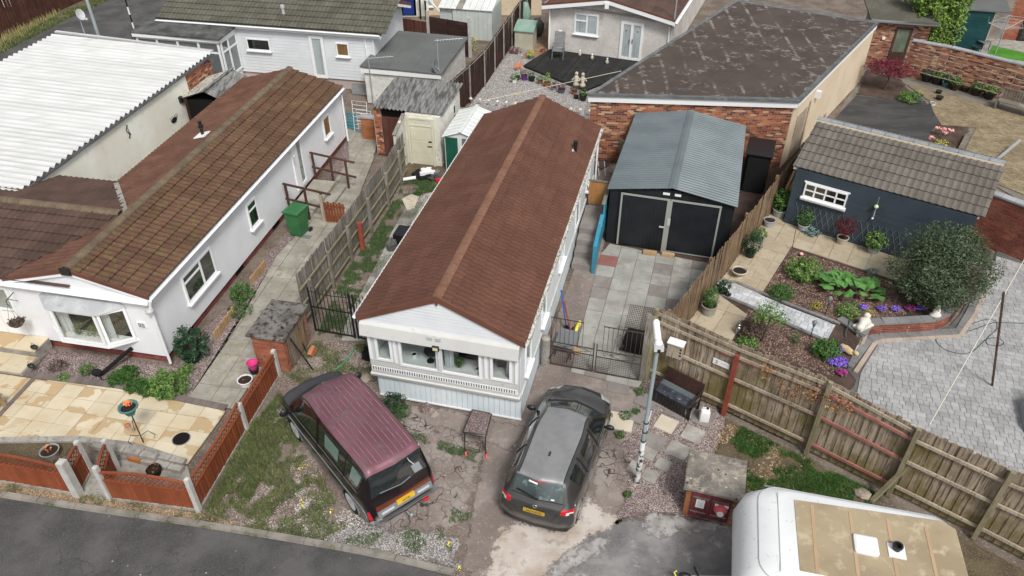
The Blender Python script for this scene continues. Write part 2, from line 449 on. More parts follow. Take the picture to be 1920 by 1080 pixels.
def blades(name,x,y,h,mt,wd=.008,lean=.6,z=0,rng=RNG,kind='stuff'):
 n=len(x);a=rng.uniform(0,2*np.pi,n);hh=h*rng.uniform(.5,1.3,n);b=rng.uniform(0,2*np.pi,n);l=hh*lean*rng.random(n)
 w=wd*rng.uniform(.6,1.4,n)
 p=np.stack([x,y,np.full(n,z)],1);s=np.stack([np.cos(a)*w,np.sin(a)*w,0*a],1)
 t=p+np.stack([np.cos(b)*l,np.sin(b)*l,hh],1)
 o=np_obj(name,np.stack([p-s,p+s,t],1).reshape(-1,3),3,mt);o['kind']=kind;return o
def stones(name,x,y,r,mt,z=0,rng=RNG,kind='stuff',flat=.6):
 n=len(x);a=rng.uniform(0,2*np.pi,n);rr=r*rng.uniform(.5,1.4,n)
 vs=[]
 for k in range(4):
  t=a+k*np.pi/2+rng.uniform(-.3,.3,n);q=rr*rng.uniform(.7,1.2,n)
  vs.append(np.stack([x+np.cos(t)*q,y+np.sin(t)*q,np.full(n,z)],1))
 vs.append(np.stack([x+rr*rng.uniform(-.3,.3,n),y+rr*rng.uniform(-.3,.3,n),z+rr*flat],1))
 o=np_obj(name,np.stack(vs,1).reshape(-1,3),5,mt,[(0,1,4),(1,2,4),(2,3,4),(3,0,4)]);o['kind']=kind;return o
 # materials
def cracks(scale,width,colr=(.05,.045,.04),amt=.8):
 def f(N,col,pos,rnd):
  w=N.n('ShaderNodeVectorMath',{0:pos,1:N.n('ShaderNodeTexNoise',{'Vector':pos,'Scale':1.7}).outputs[1]},operation='ADD').outputs[0]
  v=N.n('ShaderNodeTexVoronoi',{'Vector':w,'Scale':scale},feature='DISTANCE_TO_EDGE').outputs[0]
  g=N.math('MULTIPLY',N.ramp(v,width,width*.3),N.ramp(N.noise(pos,.7,2),.4,.55))
  return N.mix(N.math('MULTIPLY',g,amt),col,colr)
 return f
def pebbles(scale,cols,amt=.85,gate=None):
 """small stones as colour cells"""
 def f(N,col,pos,rnd):
  v=N.n('ShaderNodeTexVoronoi',{'Vector':pos,'Scale':scale})
  sep=N.n('ShaderNodeSeparateColor',{0:v.outputs['Color']}).outputs[0]
  c=N.mix(N.ramp(sep,.2,.9),cols[0],cols[1]);c=N.mix(N.ramp(v.outputs['Distance'],.35,.6),c,cols[2])
  g=N.ramp(N.noise(pos,*(gate or(.9,3))),.42,.58)if gate is not False else None
  return N.mix(N.math('MULTIPLY',g,amt)if g is not None else amt,col,c)
 return f
M={}
M['soil']=mat('soil',(.12,.09,.07),(.19,.15,.12),(.26,.23,.2),sc=1.2,sc3=22,lo3=.55,hi3=.62,rough=.95,bump=.6,bsc=30,rand=0)
M['asphalt']=mat('asphalt',(.08,.078,.078),(.135,.13,.126),(.19,.182,.175),sc=.9,det=6,sc3=45,lo3=.55,hi3=.66,rough=.9,bump=.25,bsc=90,rand=0,spots=[((.42,.41,.4),3.2,.075,(.5,.56)),((.05,.048,.046),2.1,.12,(.55,.6))],extra=cracks(.35,.006,amt=.7))
M['asphalt_worn']=mat('worn asphalt',(.12,.115,.112),(.2,.19,.185),(.42,.4,.38),sc=.9,sc3=1.6,lo3=.58,hi3=.72,rough=.85,bump=.4,bsc=50,rand=0,extra=pebbles(45,((.1,.09,.09),(.25,.24,.23),(.08,.08,.08)),.5,(2,3)))
M['verge']=mat('gravel verge',(.2,.155,.12),(.28,.23,.18),None,sc=1.1,rough=.95,bump=.8,bsc=45,rand=0,extra=pebbles(38,((.2,.15,.12),(.46,.38,.33),(.1,.08,.06)),.75,(.8,3)))
M['tan_gravel']=mat('tan gravel',(.3,.23,.15),(.4,.32,.22),None,sc=1.5,rough=.95,bump=.8,bsc=45,rand=0,extra=pebbles(36,((.3,.22,.13),(.55,.45,.32),(.14,.1,.06)),.8,False))
def feathered(m,amp=.5):
 """the same ground with a broken, thinning edge: bare places show what lies below"""
 c=m.copy();t=c.node_tree;o=next(n for n in t.nodes if n.type=='OUTPUT_MATERIAL');src=o.inputs[0].links[0].from_socket
 at_=t.nodes.new('ShaderNodeAttribute');at_.attribute_name='edge';g=t.nodes.new('ShaderNodeNewGeometry');nz=t.nodes.new('ShaderNodeTexNoise');nz.inputs['Scale'].default_value=3.2;nz.inputs['Detail'].default_value=7;nz.inputs['Roughness'].default_value=.72
 t.links.new(g.outputs['Position'],nz.inputs['Vector']);ad=t.nodes.new('ShaderNodeMath');ad.operation='MULTIPLY_ADD';t.links.new(nz.outputs[0],ad.inputs[0]);ad.inputs[1].default_value=amp*2;t.links.new(at_.outputs['Fac'],ad.inputs[2])
 mr=t.nodes.new('ShaderNodeMapRange');mr.inputs['From Min'].default_value=amp-.03;mr.inputs['From Max'].default_value=amp+.09;t.links.new(ad.outputs[0],mr.inputs[0])
 tr=t.nodes.new('ShaderNodeBsdfTransparent');mx=t.nodes.new('ShaderNodeMixShader');t.links.new(mr.outputs[0],mx.inputs[0]);t.links.new(tr.outputs[0],mx.inputs[1]);t.links.new(src,mx.inputs[2]);t.links.new(mx.outputs[0],o.inputs[0]);return c
M['yard_dirt']=mat('trodden yard earth',(.16,.12,.095),(.24,.195,.165),(.33,.28,.25),sc=.9,sc3=14,lo3=.54,hi3=.66,rough=.95,bump=.8,bsc=35,rand=0,extra=pebbles(34,((.24,.18,.15),(.5,.43,.4),(.12,.09,.07)),.85,(.75,4)))
M['drive']=mat('old concrete drive',(.155,.125,.112),(.235,.2,.18),(.33,.3,.28),sc=.8,sc3=10,lo3=.56,hi3=.72,rough=.9,bump=.5,bsc=60,rand=0,grime=.5,extra=pebbles(60,((.13,.1,.09),(.4,.35,.32),(.14,.12,.1)),.4,(1.5,3)))
M['cracked']=mat('crazed concrete',(.21,.17,.15),(.3,.26,.235),(.4,.36,.33),sc=1.2,sc3=14,rough=.92,bump=.4,bsc=50,rand=0,grime=.3,extra=cracks(3.3,.05,amt=1))
M['spill']=mat('dried cement spill',(.44,.37,.31),(.56,.51,.46),(.36,.29,.24),sc=1.3,sc3=3,lo3=.52,hi3=.66,rough=.9,bump=.35,bsc=20,rand=0)
M['spill2']=mat('pale washed cement',(.28,.26,.245),(.4,.38,.36),(.2,.19,.18),sc=2.5,sc3=6,lo3=.5,hi3=.6,rough=.9,bump=.3,bsc=30,rand=0)
M['kerb']=mat('kerb concrete',(.2,.18,.155),(.29,.265,.235),(.16,.16,.1),sc=2,sc3=7,lo3=.56,hi3=.68,rough=.9,bump=.4,bsc=60,rand=.08)
M['grass_ground']=mat('thin lawn soil',(.09,.085,.04),(.15,.12,.07),(.1,.13,.04),sc=2,sc3=10,rough=.95,bump=.6,bsc=40,rand=0)
M['bark']=mat('bark mulch',(.085,.055,.042),(.15,.1,.08),(.25,.17,.14),sc=1.5,sc3=35,lo3=.55,hi3=.63,rough=.95,bump=.9,bsc=60,rand=0)
M['leaf_litter']=mat('leaf litter soil',(.09,.07,.045),(.13,.105,.06),(.25,.18,.12),sc=2,sc3=30,lo3=.56,hi3=.62,rough=.95,bump=.9,bsc=50,rand=0)
M['white_gravel']=mat('pale grey gravel',(.3,.28,.26),(.42,.4,.385),None,sc=.8,rough=.95,bump=.8,bsc=40,rand=0,extra=pebbles(30,((.28,.25,.24),(.62,.6,.58),(.17,.15,.14)),.8,False))
M['pink_gravel']=mat('pinkish gravel',(.24,.18,.165),(.32,.26,.24),None,sc=1,rough=.95,bump=.8,bsc=45,rand=0,extra=pebbles(36,((.22,.15,.14),(.5,.42,.4),(.1,.07,.07)),.85,False))
M['tarpad']=mat('dark felt pad',(.06,.06,.06),(.095,.093,.09),(.13,.12,.11),sc=.8,sc3=3,rough=.75,bump=.2,rand=0,st=(.5,1.5,1))
M['astro']=mat('artificial turf',(.06,.2,.02),(.08,.25,.03),rough=.9,bump=.6,bsc=120,rand=0)
M['slab_grey']=mat('grey paving slab',(.27,.255,.23),(.36,.345,.315),(.21,.2,.16),sc=2,sc3=5,lo3=.55,hi3=.75,rough=.9,bump=.2,bsc=60,rand=.07,grime=.35)
M['slab_mossy']=mat('mossy grey paving slab',(.25,.235,.2),(.33,.31,.27),(.2,.19,.12),sc=2,sc3=4,lo3=.5,hi3=.68,rough=.9,bump=.25,bsc=60,rand=.08,grime=.45)
M['slab_light']=mat('pale green grey slab',(.33,.33,.295),(.41,.405,.37),(.24,.23,.2),sc=2,sc3=4,lo3=.58,hi3=.78,rough=.9,bump=.2,bsc=60,rand=.05,grime=.25)
M['slab_brown']=mat('brown grey slab',(.22,.195,.18),(.27,.245,.23),(.17,.15,.135),sc=2,sc3=8,rough=.9,bump=.2,rand=.06,grime=.2)
M['slab_red']=mat('red slab',(.24,.1,.085),(.28,.125,.105),rough=.9,bump=.2,rand=.04,grime=.2)
M['slab_cream']=mat('cream slab',(.52,.46,.36),(.58,.52,.42),rough=.9,bump=.2,rand=.04)
def wet(N,col,pos,rnd):
 a=N.ramp(N.noise(pos,1.7,3,.5),.5,.53);b=N.ramp(N.math('FRACT',N.math('MULTIPLY',rnd,9.7)),.45,.5)
 return N.mix(N.math('MULTIPLY',N.math('MULTIPLY',a,b),.8),col,(.42,.29,.15))
M['slab_yellow']=mat('yellow sandstone',(.56,.47,.32),(.62,.55,.41),None,sc=1.1,rough=.85,bump=.15,bsc=30,rand=.05,extra=wet)
M['slab_buff']=mat('buff paving slab',(.37,.31,.22),(.43,.37,.27),(.33,.26,.18),sc=1.4,sc3=3,lo3=.5,hi3=.7,rough=.85,bump=.12,rand=.05)
M['block_grey']=mat('grey paving block',(.33,.33,.325),(.39,.39,.385),(.26,.26,.26),sc=1.4,sc3=6,lo3=.55,hi3=.75,rough=.85,bump=.2,rand=.14)
M['block_white']=mat('silver paving block',(.42,.43,.44),(.52,.53,.54),(.33,.34,.35),sc=2,sc3=8,rough=.8,bump=.2,rand=.15)
M['block_dark']=mat('charcoal paving block',(.17,.17,.17),(.22,.22,.215),rough=.85,bump=.2,rand=.12)
M['block_peach']=mat('peach paving block',(.38,.3,.24),(.44,.36,.3),rough=.85,bump=.2,rand=.08)
M['block_tan']=mat('tan paving block',(.24,.19,.115),(.32,.26,.165),(.17,.14,.09),sc=1.2,sc3=6,lo3=.5,hi3=.7,rough=.9,bump=.3,rand=.16)
M['joint']=mat('sandy joint',(.16,.14,.115),(.2,.18,.15),rough=.95,rand=0,bump=.4)
M['joint_dark']=mat('dark joint',(.1,.1,.095),(.14,.135,.125),rough=.95,rand=0,bump=.4)
M['mortar']=mat('mortar',(.33,.29,.25),(.42,.38,.33),rough=.95,bump=.3,rand=0)
M['mortar_dark']=mat('dark mortar',(.2,.17,.15),(.27,.24,.21),rough=.95,bump=.3,rand=0)
M['brick_red']=mat('red brick',(.29,.085,.045),(.36,.13,.07),(.2,.06,.04),sc=2,sc3=12,rough=.9,bump=.4,bsc=70,rand=.22)
def brick_var(N,col,pos,rnd):
 r2=N.math('FRACT',N.math('MULTIPLY',rnd,17.7))
 col=N.mix(N.ramp(r2,.62,.66),col,(.13,.05,.04));return N.mix(N.ramp(r2,.88,.9),col,(.5,.33,.2))
M['brick_mix']=mat('multi red brick',(.36,.12,.06),(.45,.18,.09),(.25,.08,.05),sc=2,sc3=14,rough=.9,bump=.4,bsc=70,rand=.25,extra=brick_var)
M['brick_old']=mat('weathered old brick',(.27,.11,.07),(.35,.17,.1),(.18,.12,.08),sc=1.2,sc3=8,rough=.95,bump=.5,bsc=50,rand=.28,extra=brick_var)
M['brick_wine']=mat('wine red brick',(.19,.055,.035),(.26,.085,.05),(.1,.035,.03),sc=1.5,sc3=9,rough=.9,bump=.4,rand=.25)
M['brick_orange']=mat('orange painted brick',(.3,.1,.035),(.38,.14,.045),rough=.9,bump=.4,rand=.12)
M['brick_white']=mat('white painted brick',(.6,.59,.55),(.68,.67,.63),(.38,.33,.27),sc=2,sc3=6,lo3=.6,hi3=.72,rough=.9,bump=.4,rand=.05)
M['render']=mat('white render',(.72,.73,.75),(.76,.77,.79),rough=.9,bump=.12,bsc=120,rand=0,grime=.04)
M['render_cream']=mat('cream render',(.62,.595,.51),(.7,.68,.61),(.5,.47,.38),sc=.6,sc3=1.6,lo3=.55,hi3=.8,rough=.9,bump=.15,bsc=60,rand=0)
M['render_buff']=mat('buff painted render',(.6,.49,.35),(.65,.54,.4),(.45,.36,.27),sc=.8,sc3=5,lo3=.64,hi3=.7,rough=.9,bump=.2,rand=0)
M['pebbledash']=mat('pebbledash',(.42,.4,.37),(.5,.48,.45),(.28,.26,.24),sc=1,sc3=25,lo3=.55,hi3=.62,rough=.95,bump=.8,bsc=60,rand=0)
M['cream_paint']=mat('flaking cream paint',(.56,.55,.46),(.64,.63,.55),(.33,.3,.24),sc=1.6,sc3=7,lo3=.6,hi3=.68,rough=.8,bump=.35,bsc=40,rand=.04)
M['door_cream']=mat('pale cream door',(.58,.56,.42),(.64,.62,.5),(.45,.43,.33),sc=1.6,sc3=5,lo3=.6,hi3=.75,rough=.7,bump=.1,rand=.03)
M['pvc']=mat('white upvc',(.8,.81,.82),None,rough=.35,rand=0,spec=.5)
M['cladding']=mat('white cladding',(.74,.77,.79),(.79,.81,.83),rough=.5,rand=.02,grime=.05)
M['cream_clad']=mat('cream aluminium cladding',(.66,.655,.62),(.71,.71,.68),(.55,.54,.49),sc=1.2,sc3=4,lo3=.62,hi3=.75,rough=.5,rand=.02)
M['skirt']=mat('pale blue white skirt',(.6,.67,.7),(.66,.72,.75),(.5,.53,.52),sc=1.2,sc3=4,lo3=.62,hi3=.78,rough=.5,rand=.02)
M['plinth']=mat('red painted plinth',(.2,.045,.035),(.26,.07,.055),(.2,.13,.11),sc=2,sc3=6,rough=.8,bump=.4,rand=.12)
M['plinth_pink']=mat('pinkish plinth',(.4,.33,.31),(.46,.39,.37),(.15,.13,.12),sc=1,sc3=3,lo3=.6,hi3=.7,rough=.9,bump=.2,rand=0)
M['roof_brown']=mat('red brown steel tile',(.135,.058,.038),(.165,.075,.05),(.09,.04,.028),sc=1.4,sc3=30,lo3=.5,hi3=.64,rough=.9,bump=.45,bsc=90,rand=.07,spots=((.5,.45,.4),2.2,.02))
M['ridge_brown']=mat('lighter brown ridge',(.215,.105,.065),(.25,.13,.085),(.13,.07,.05),sc=2,sc3=20,rough=.9,bump=.5,bsc=80,rand=.05)
M['verge_brown']=mat('brown verge trim',(.17,.07,.045),(.2,.085,.055),rough=.8,bump=.2,rand=.04)
M['tile_moss']=mat('lichened brown tile',(.15,.078,.05),(.175,.092,.06),(.185,.14,.06),sc=.9,sc3=5,lo3=.48,hi3=.68,rough=.95,bump=.5,bsc=60,rand=.16,spots=((.4,.38,.33),6,.05),st=(1,1,1))
M['tile_orange']=mat('orange brown tile',(.2,.095,.062),(.24,.118,.075),(.11,.065,.045),sc=1.1,sc3=6,lo3=.56,hi3=.7,rough=.95,bump=.5,bsc=60,rand=.12)
M['tile_dark']=mat('dark brown tile',(.105,.065,.05),(.14,.085,.065),(.2,.17,.13),sc=1.3,sc3=9,lo3=.62,hi3=.72,rough=.95,bump=.5,bsc=60,rand=.12)
M['ridge_moss']=mat('mossy ridge',(.19,.14,.095),(.24,.185,.12),(.12,.09,.06),sc=3,sc3=14,rough=.95,bump=.9,bsc=40,rand=.08)
M['tile_olive']=mat('olive grey tile',(.135,.13,.1),(.175,.17,.13),(.08,.075,.06),sc=1.1,sc3=25,lo3=.5,hi3=.62,rough=.95,bump=.6,bsc=60,rand=.12)
M['tile_grey']=mat('grey brown concrete tile',(.165,.148,.125),(.2,.18,.155),(.13,.115,.095),sc=1,sc3=12,lo3=.55,hi3=.7,rough=.9,bump=.3,bsc=80,rand=.09)
M['ridge_grey']=mat('blue grey ridge tile',(.2,.215,.225),(.26,.275,.285),(.4,.38,.36),sc=2,sc3=10,lo3=.62,hi3=.7,rough=.85,bump=.3,rand=.08)
M['felt_grey']=mat('green grey roofing felt',(.145,.155,.15),(.17,.18,.175),(.12,.125,.12),sc=.8,sc3=10,rough=.9,bump=.3,bsc=100,rand=.03)
M['felt_dark']=mat('dark worn felt',(.05,.052,.05),(.12,.12,.115),(.2,.2,.19),sc=1.1,sc3=2.5,lo3=.6,hi3=.75,rough=.8,bump=.3,rand=0)
def felt_marks(N,col,pos,rnd):
 mp=N.n('ShaderNodeMapping',{'Vector':pos,'Rotation':(0,0,R(33)),'Scale':(1.12,.1,1)}).outputs[0]
 w=N.n('ShaderNodeTexWave',{'Vector':mp,'Scale':.34,'Distortion':2.6,'Detail':3,'Detail Scale':1.2},wave_type='BANDS',bands_direction='X').outputs[1]
 w=N.ramp(w,.93,.99)
 n=N.math('MULTIPLY',N.ramp(N.noise(pos,1.3,7,.78),.47,.56),N.ramp(N.noise(pos,.35,2),.42,.52))
 a=N.math('MULTIPLY',w,n)
 rid=N.math('ABSOLUTE',N.math('SUBTRACT',N.noise(pos,.55,5,.6),.5));r2=N.math('MULTIPLY',N.ramp(rid,.03,.004),N.ramp(N.noise(pos,2.6,5,.75),.5,.58))
 p=N.math('MULTIPLY',N.ramp(N.noise(pos,1.5,8,.8),.6,.7),.5)
 t=N.math('MAXIMUM',N.math('MAXIMUM',a,r2),p)
 return N.mix(N.math('MULTIPLY',t,.62),col,(.34,.3,.28))
M['felt_brown']=mat('brown felt with dried tide marks',(.095,.072,.06),(.12,.094,.078),(.08,.062,.052),sc=.7,sc3=40,rough=.9,bump=.3,bsc=100,rand=.03,extra=felt_marks)
M['felt_edge']=mat('grey felt edging',(.1,.105,.108),(.14,.145,.148),(.2,.2,.2),sc=2,sc3=8,rough=.85,bump=.3,rand=0)
def valley_shade(N,col,pos,rnd):  # shade of the rib valleys painted into the sheet colour, uneven per rib
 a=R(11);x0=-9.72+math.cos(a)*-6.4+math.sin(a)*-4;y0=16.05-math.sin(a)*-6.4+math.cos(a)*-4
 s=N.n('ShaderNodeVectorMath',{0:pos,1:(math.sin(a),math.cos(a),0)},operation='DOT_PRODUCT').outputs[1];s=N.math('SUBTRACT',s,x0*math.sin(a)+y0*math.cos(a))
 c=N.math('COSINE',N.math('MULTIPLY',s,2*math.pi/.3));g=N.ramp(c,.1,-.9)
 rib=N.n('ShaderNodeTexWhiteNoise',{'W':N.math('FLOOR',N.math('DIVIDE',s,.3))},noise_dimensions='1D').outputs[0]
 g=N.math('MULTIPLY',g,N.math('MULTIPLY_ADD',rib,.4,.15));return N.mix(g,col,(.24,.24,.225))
M['corr_white']=mat('white corrugated sheet',(.66,.665,.65),(.74,.745,.735),(.56,.56,.54),sc=.8,sc3=1.4,lo3=.56,hi3=.72,rough=.7,rand=.02,rot=11,st=(.22,6,1),extra=valley_shade,spots=((.12,.12,.1),1.1,.05))
M['corr_asb']=mat('weathered cement sheet',(.27,.27,.26),(.34,.34,.33),(.11,.11,.1),sc=1.5,sc3=1.6,lo3=.46,hi3=.6,rough=.95,bump=.5,rand=.04,rot=13,st=(5,.8,1))
M['corr_pale']=mat('lichened pale sheet',(.38,.37,.32),(.46,.45,.4),(.13,.12,.08),sc=1.5,sc3=8,lo3=.5,hi3=.62,rough=.9,bump=.4,rand=.05)
M['corr_blue']=mat('blue grey steel sheet',(.185,.225,.24),(.225,.265,.28),(.3,.33,.34),sc=1,sc3=5,lo3=.62,hi3=.8,rough=.4,metal=.25,rand=.02,spec=.5)
M['steel_black']=mat('black painted steel',(.012,.014,.017),(.018,.02,.024),rough=.45,rand=.04)
M['shed_white']=mat('white painted steel',(.6,.62,.6),(.68,.7,.68),(.32,.34,.25),sc=1.3,sc3=5,lo3=.6,hi3=.75,rough=.5,rand=.02)
M['shed_pale']=mat('pale green grey steel',(.45,.5,.47),(.52,.56,.53),(.35,.37,.33),sc=1,sc3=5,lo3=.6,hi3=.75,rough=.5,rand=.03)
M['green_steel']=mat('dark green steel',(.01,.09,.055),(.015,.11,.07),rough=.5,rand=.03)
M['navy']=mat('slate navy paint',(.03,.042,.055),(.038,.052,.066),(.05,.062,.075),sc=.9,sc3=8,lo3=.6,hi3=.75,rough=.75,bump=.2,bsc=50,rand=.03)
M['teal_shed']=mat('dark teal boards',(.008,.05,.055),(.012,.065,.068),rough=.7,rand=.08)
def wood_mat(name,a,b,c,rand=.16,sx=14,rough=.9,rot=0,moss=None,sc3=3):
 def ex(N,col,pos,rnd):
  m=N.n('ShaderNodeMapping',{'Vector':pos,'Rotation':(0,0,R(rot)),'Scale':(sx,sx,1.2)}).outputs[0]
  off=N.n('ShaderNodeVectorMath',{0:m,1:N.n('ShaderNodeCombineXYZ',{0:N.math('MULTIPLY',rnd,37),2:N.math('MULTIPLY',rnd,13)}).outputs[0]},operation='ADD').outputs[0]
  col=N.mix(N.ramp(N.noise(off,1.6,5,.65),.5,.68),col,c)
  if moss:col=N.mix(N.math('MULTIPLY',N.ramp(N.math('SUBTRACT',N.noise(pos,1.1,4,.65),N.math('MULTIPLY',N.n('ShaderNodeSeparateXYZ',{0:pos}).outputs[2],.09)),.36,.52),.8),col,moss)
  return col
 return mat(name,a,b,None,sc=1.4,rough=rough,bump=.3,bsc=50,rand=rand,extra=ex)
M['wood_fence']=wood_mat('weathered grey brown boards',(.14,.105,.075),(.2,.16,.12),(.09,.06,.042),rand=.24)
M['wood_moss']=wood_mat('mossy weathered boards',(.165,.13,.095),(.215,.175,.13),(.085,.06,.04),rand=.24,moss=(.15,.125,.035))
M['wood_r1']=wood_mat('brown close boards',(.15,.1,.06),(.2,.14,.085),(.07,.045,.028),rand=.2)
M['wood_grey']=wood_mat('silvered boards',(.17,.155,.135),(.24,.22,.195),(.08,.07,.06),rand=.22,moss=(.14,.13,.09))
M['wood_rail']=wood_mat('pale weathered rail',(.3,.25,.19),(.36,.31,.24),(.2,.15,.1),rand=.1)
M['wood_railmoss']=wood_mat('green tinged rail',(.22,.2,.12),(.3,.26,.17),(.15,.12,.07),rand=.12)
M['wood_dark']=wood_mat('dark brown stained boards',(.035,.016,.012),(.055,.026,.019),(.02,.01,.008),rand=.2)
M['wood_dark2']=wood_mat('reddish dark boards',(.075,.028,.02),(.1,.04,.028),(.04,.018,.014),rand=.2)
M['wood_orange']=wood_mat('rust stained boards',(.25,.065,.025),(.3,.085,.034),(.17,.042,.018),rand=.12,rough=.7)
M['wood_tan']=wood_mat('new tan timber',(.38,.25,.13),(.44,.3,.17),(.3,.19,.1),rand=.1)
M['wood_rail_brown']=wood_mat('brown painted rail',(.07,.035,.025),(.1,.05,.036),(.045,.025,.02),rand=.1)
M['ply']=wood_mat('varnished ply',(.36,.17,.055),(.42,.21,.075),(.28,.12,.04),rand=.03)
M['red_paint']=mat('red painted timber',(.25,.055,.035),(.3,.07,.045),(.18,.06,.04),sc=3,sc3=10,rough=.75,bump=.2,rand=.08)
M['pink_paint']=mat('faded pink red timber',(.3,.12,.1),(.36,.16,.13),(.22,.12,.09),sc=3,sc3=10,rough=.8,bump=.3,rand=.08)
M['maroon']=mat('flaking maroon boards',(.12,.022,.03),(.155,.035,.042),(.25,.2,.17),sc=2,sc3=12,lo3=.6,hi3=.7,rough=.75,bump=.4,rand=.14)
M['conc']=mat('weathered concrete',(.26,.245,.215),(.35,.33,.3),(.15,.14,.12),sc=3,sc3=9,lo3=.55,hi3=.7,rough=.95,bump=.5,rand=.06)
M['conc_post']=mat('pale concrete post',(.42,.41,.38),(.5,.49,.46),(.3,.28,.24),sc=3,sc3=9,lo3=.58,hi3=.75,rough=.9,bump=.3,rand=.05)
M['conc_lichen']=mat('lichened concrete cap',(.14,.13,.115),(.24,.22,.19),(.38,.33,.26),sc=2.2,sc3=7,lo3=.5,hi3=.66,rough=.95,bump=.8,bsc=30,rand=0,spots=[((.65,.63,.58),5,.13,(.5,.56)),((.04,.035,.03),9,.3,(.52,.6))])
M['conc_moss']=mat('mossy dark concrete cap',(.1,.095,.085),(.19,.18,.165),(.05,.03,.027),sc=2.5,sc3=8,lo3=.5,hi3=.62,rough=.95,bump=.9,bsc=30,rand=0,spots=((.6,.58,.54),6,.07,(.55,.6)))
M['rock']=mat('rough stone',(.3,.25,.2),(.4,.34,.28),rough=.95,bump=.6,rand=.15)
M['white_stone']=mat('white cast stone',(.6,.57,.5),(.7,.67,.6),(.4,.37,.3),sc=5,sc3=12,lo3=.58,hi3=.72,rough=.85,bump=.3,rand=.05)
M['tan_stone']=mat('golden cast stone',(.5,.38,.2),(.6,.48,.28),(.3,.22,.12),sc=6,sc3=12,rough=.85,bump=.3,rand=.05)
M['terracotta']=mat('terracotta',(.34,.12,.065),(.4,.16,.09),rough=.85,rand=.12)
M['pot_grey']=mat('grey plastic pot',(.3,.31,.32),(.36,.37,.38),rough=.6,rand=.08)
M['pot_cream']=mat('cream glazed pot',(.46,.41,.32),(.52,.47,.38),(.4,.33,.12),sc=3,sc3=8,rough=.6,rand=.04)
M['pot_stone']=mat('ribbed stone pot',(.22,.21,.18),(.3,.29,.25),rough=.9,rand=.05,bump=.3)
M['pot_blue']=simple('blue glazed pot',(.05,.12,.15),.3)
M['pot_purple']=simple('purple pot',(.12,.03,.2),.4)
M['teal_pot']=mat('faded teal pot',(.08,.19,.17),(.11,.24,.21),rough=.6,rand=.04)
M['black']=simple('black plastic',(.012,.012,.013),.45)
M['black_matt']=simple('matt black',(.014,.014,.014),.85,spec=.2)
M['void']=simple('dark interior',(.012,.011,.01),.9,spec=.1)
M['iron']=simple('black painted iron',(.012,.013,.014),.5)
M['rust_iron']=mat('rusty wire',(.05,.035,.028),(.09,.06,.045),rough=.8,rand=.1)
M['chrome']=simple('chrome',(.75,.76,.78),.12,1)
M['alu']=simple('brushed aluminium',(.5,.51,.52),.35,.9)
M['galv']=mat('galvanised steel',(.36,.42,.44),(.42,.48,.5),rough=.45,metal=.3,rand=.03)
M['white']=simple('white paint',(.8,.8,.8),.4)
M['white_matt']=simple('matt white',(.74,.74,.73),.8)
M['grey_pl']=simple('grey plastic',(.17,.18,.19),.5)
M['lgrey_pl']=simple('light grey plastic',(.45,.46,.46),.5)
M['red_pl']=simple('red plastic',(.55,.03,.03),.4)
M['pink_pl']=simple('pink plastic',(.6,.05,.22),.4)
M['blue_pl']=simple('blue plastic',(.03,.1,.4),.4)
M['cyan_pl']=simple('turquoise plastic',(.05,.3,.38),.5)
M['yellow_pl']=simple('yellow plastic',(.75,.68,.1),.45)
M['bin_green']=mat('green bin plastic',(.03,.13,.045),(.04,.155,.055),(.06,.17,.08),sc=2,sc3=5,rough=.5,rand=.03)
M['lid_green']=mat('pale green lid',(.2,.31,.25),(.25,.36,.3),rough=.6,rand=.03)
M['box_beige']=mat('beige resin panel',(.4,.39,.3),(.46,.45,.36),rough=.7,rand=.05)
M['blue_panel']=mat('blue painted panel',(.035,.2,.3),(.045,.25,.36),(.2,.32,.37),sc=2,sc3=5,lo3=.6,hi3=.7,rough=.5,rand=.06)
M['blue_door']=simple('royal blue door',(.01,.035,.2),.4)
M['rope']=simple('pale rope',(.6,.58,.48),.9)
M['hose']=simple('dark green hose',(.045,.085,.075),.5)
M['hose_green']=simple('bright green hose',(.05,.3,.14),.5)
M['gutter']=mat('dirty gutter',(.55,.54,.48),(.66,.66,.62),(.15,.14,.11),sc=3,sc3=14,lo3=.5,hi3=.6,rough=.7,rand=.05)
M['glass']=glass_mat('window glass',(.95,.965,.96),.08)
M['glass_dark']=simple('dark reflective pane',(.02,.026,.028),.05,spec=.8,coat=.5)
M['frost']=mat('frosted pane',(.3,.33,.33),(.38,.41,.41),rough=.3,rand=.04,spec=.6)
M['green_glass']=mat('greenish pane',(.2,.23,.17),(.28,.31,.24),rough=.2,rand=.04,spec=.6)
M['curtain']=mat('net curtain',(.6,.63,.65),(.66,.69,.7),(.35,.38,.4),sc=3,sc3=1.5,lo3=.5,hi3=.65,rough=.95,rand=.05,st=(20,20,.3))
M['curtain_tan']=mat('amber curtain',(.3,.17,.06),(.38,.22,.09),rough=.95,rand=.1,st=(20,20,.3))
M['room']=mat('pale room wall',(.7,.76,.75),(.74,.8,.79),rough=.9,rand=.03)
M['sill_in']=simple('window ledge',(.62,.66,.65),.6)
M['decking']=wood_mat('black decking',(.02,.02,.019),(.03,.03,.028),(.014,.014,.013),rand=.25)
M['terr_tile']=mat('brown mottled paving',(.22,.14,.09),(.3,.2,.13),(.14,.09,.06),sc=3,sc3=8,rough=.9,rand=.1)
M['compost']=mat('dark compost',(.022,.015,.012),(.04,.028,.022),rough=1,bump=.8,rand=0)
M['lf_grass']=leafmat('grass blades',(.06,.09,.03),(.1,.13,.045),(.22,.19,.1))
M['lf_dry']=leafmat('dry grass',(.3,.25,.12),(.2,.2,.08))
M['lf_weed']=leafmat('weed leaves',(.04,.08,.025),(.075,.13,.04))
M['lf_dark']=leafmat('dark glossy leaves',(.012,.035,.018),(.03,.065,.03),rough=.35)
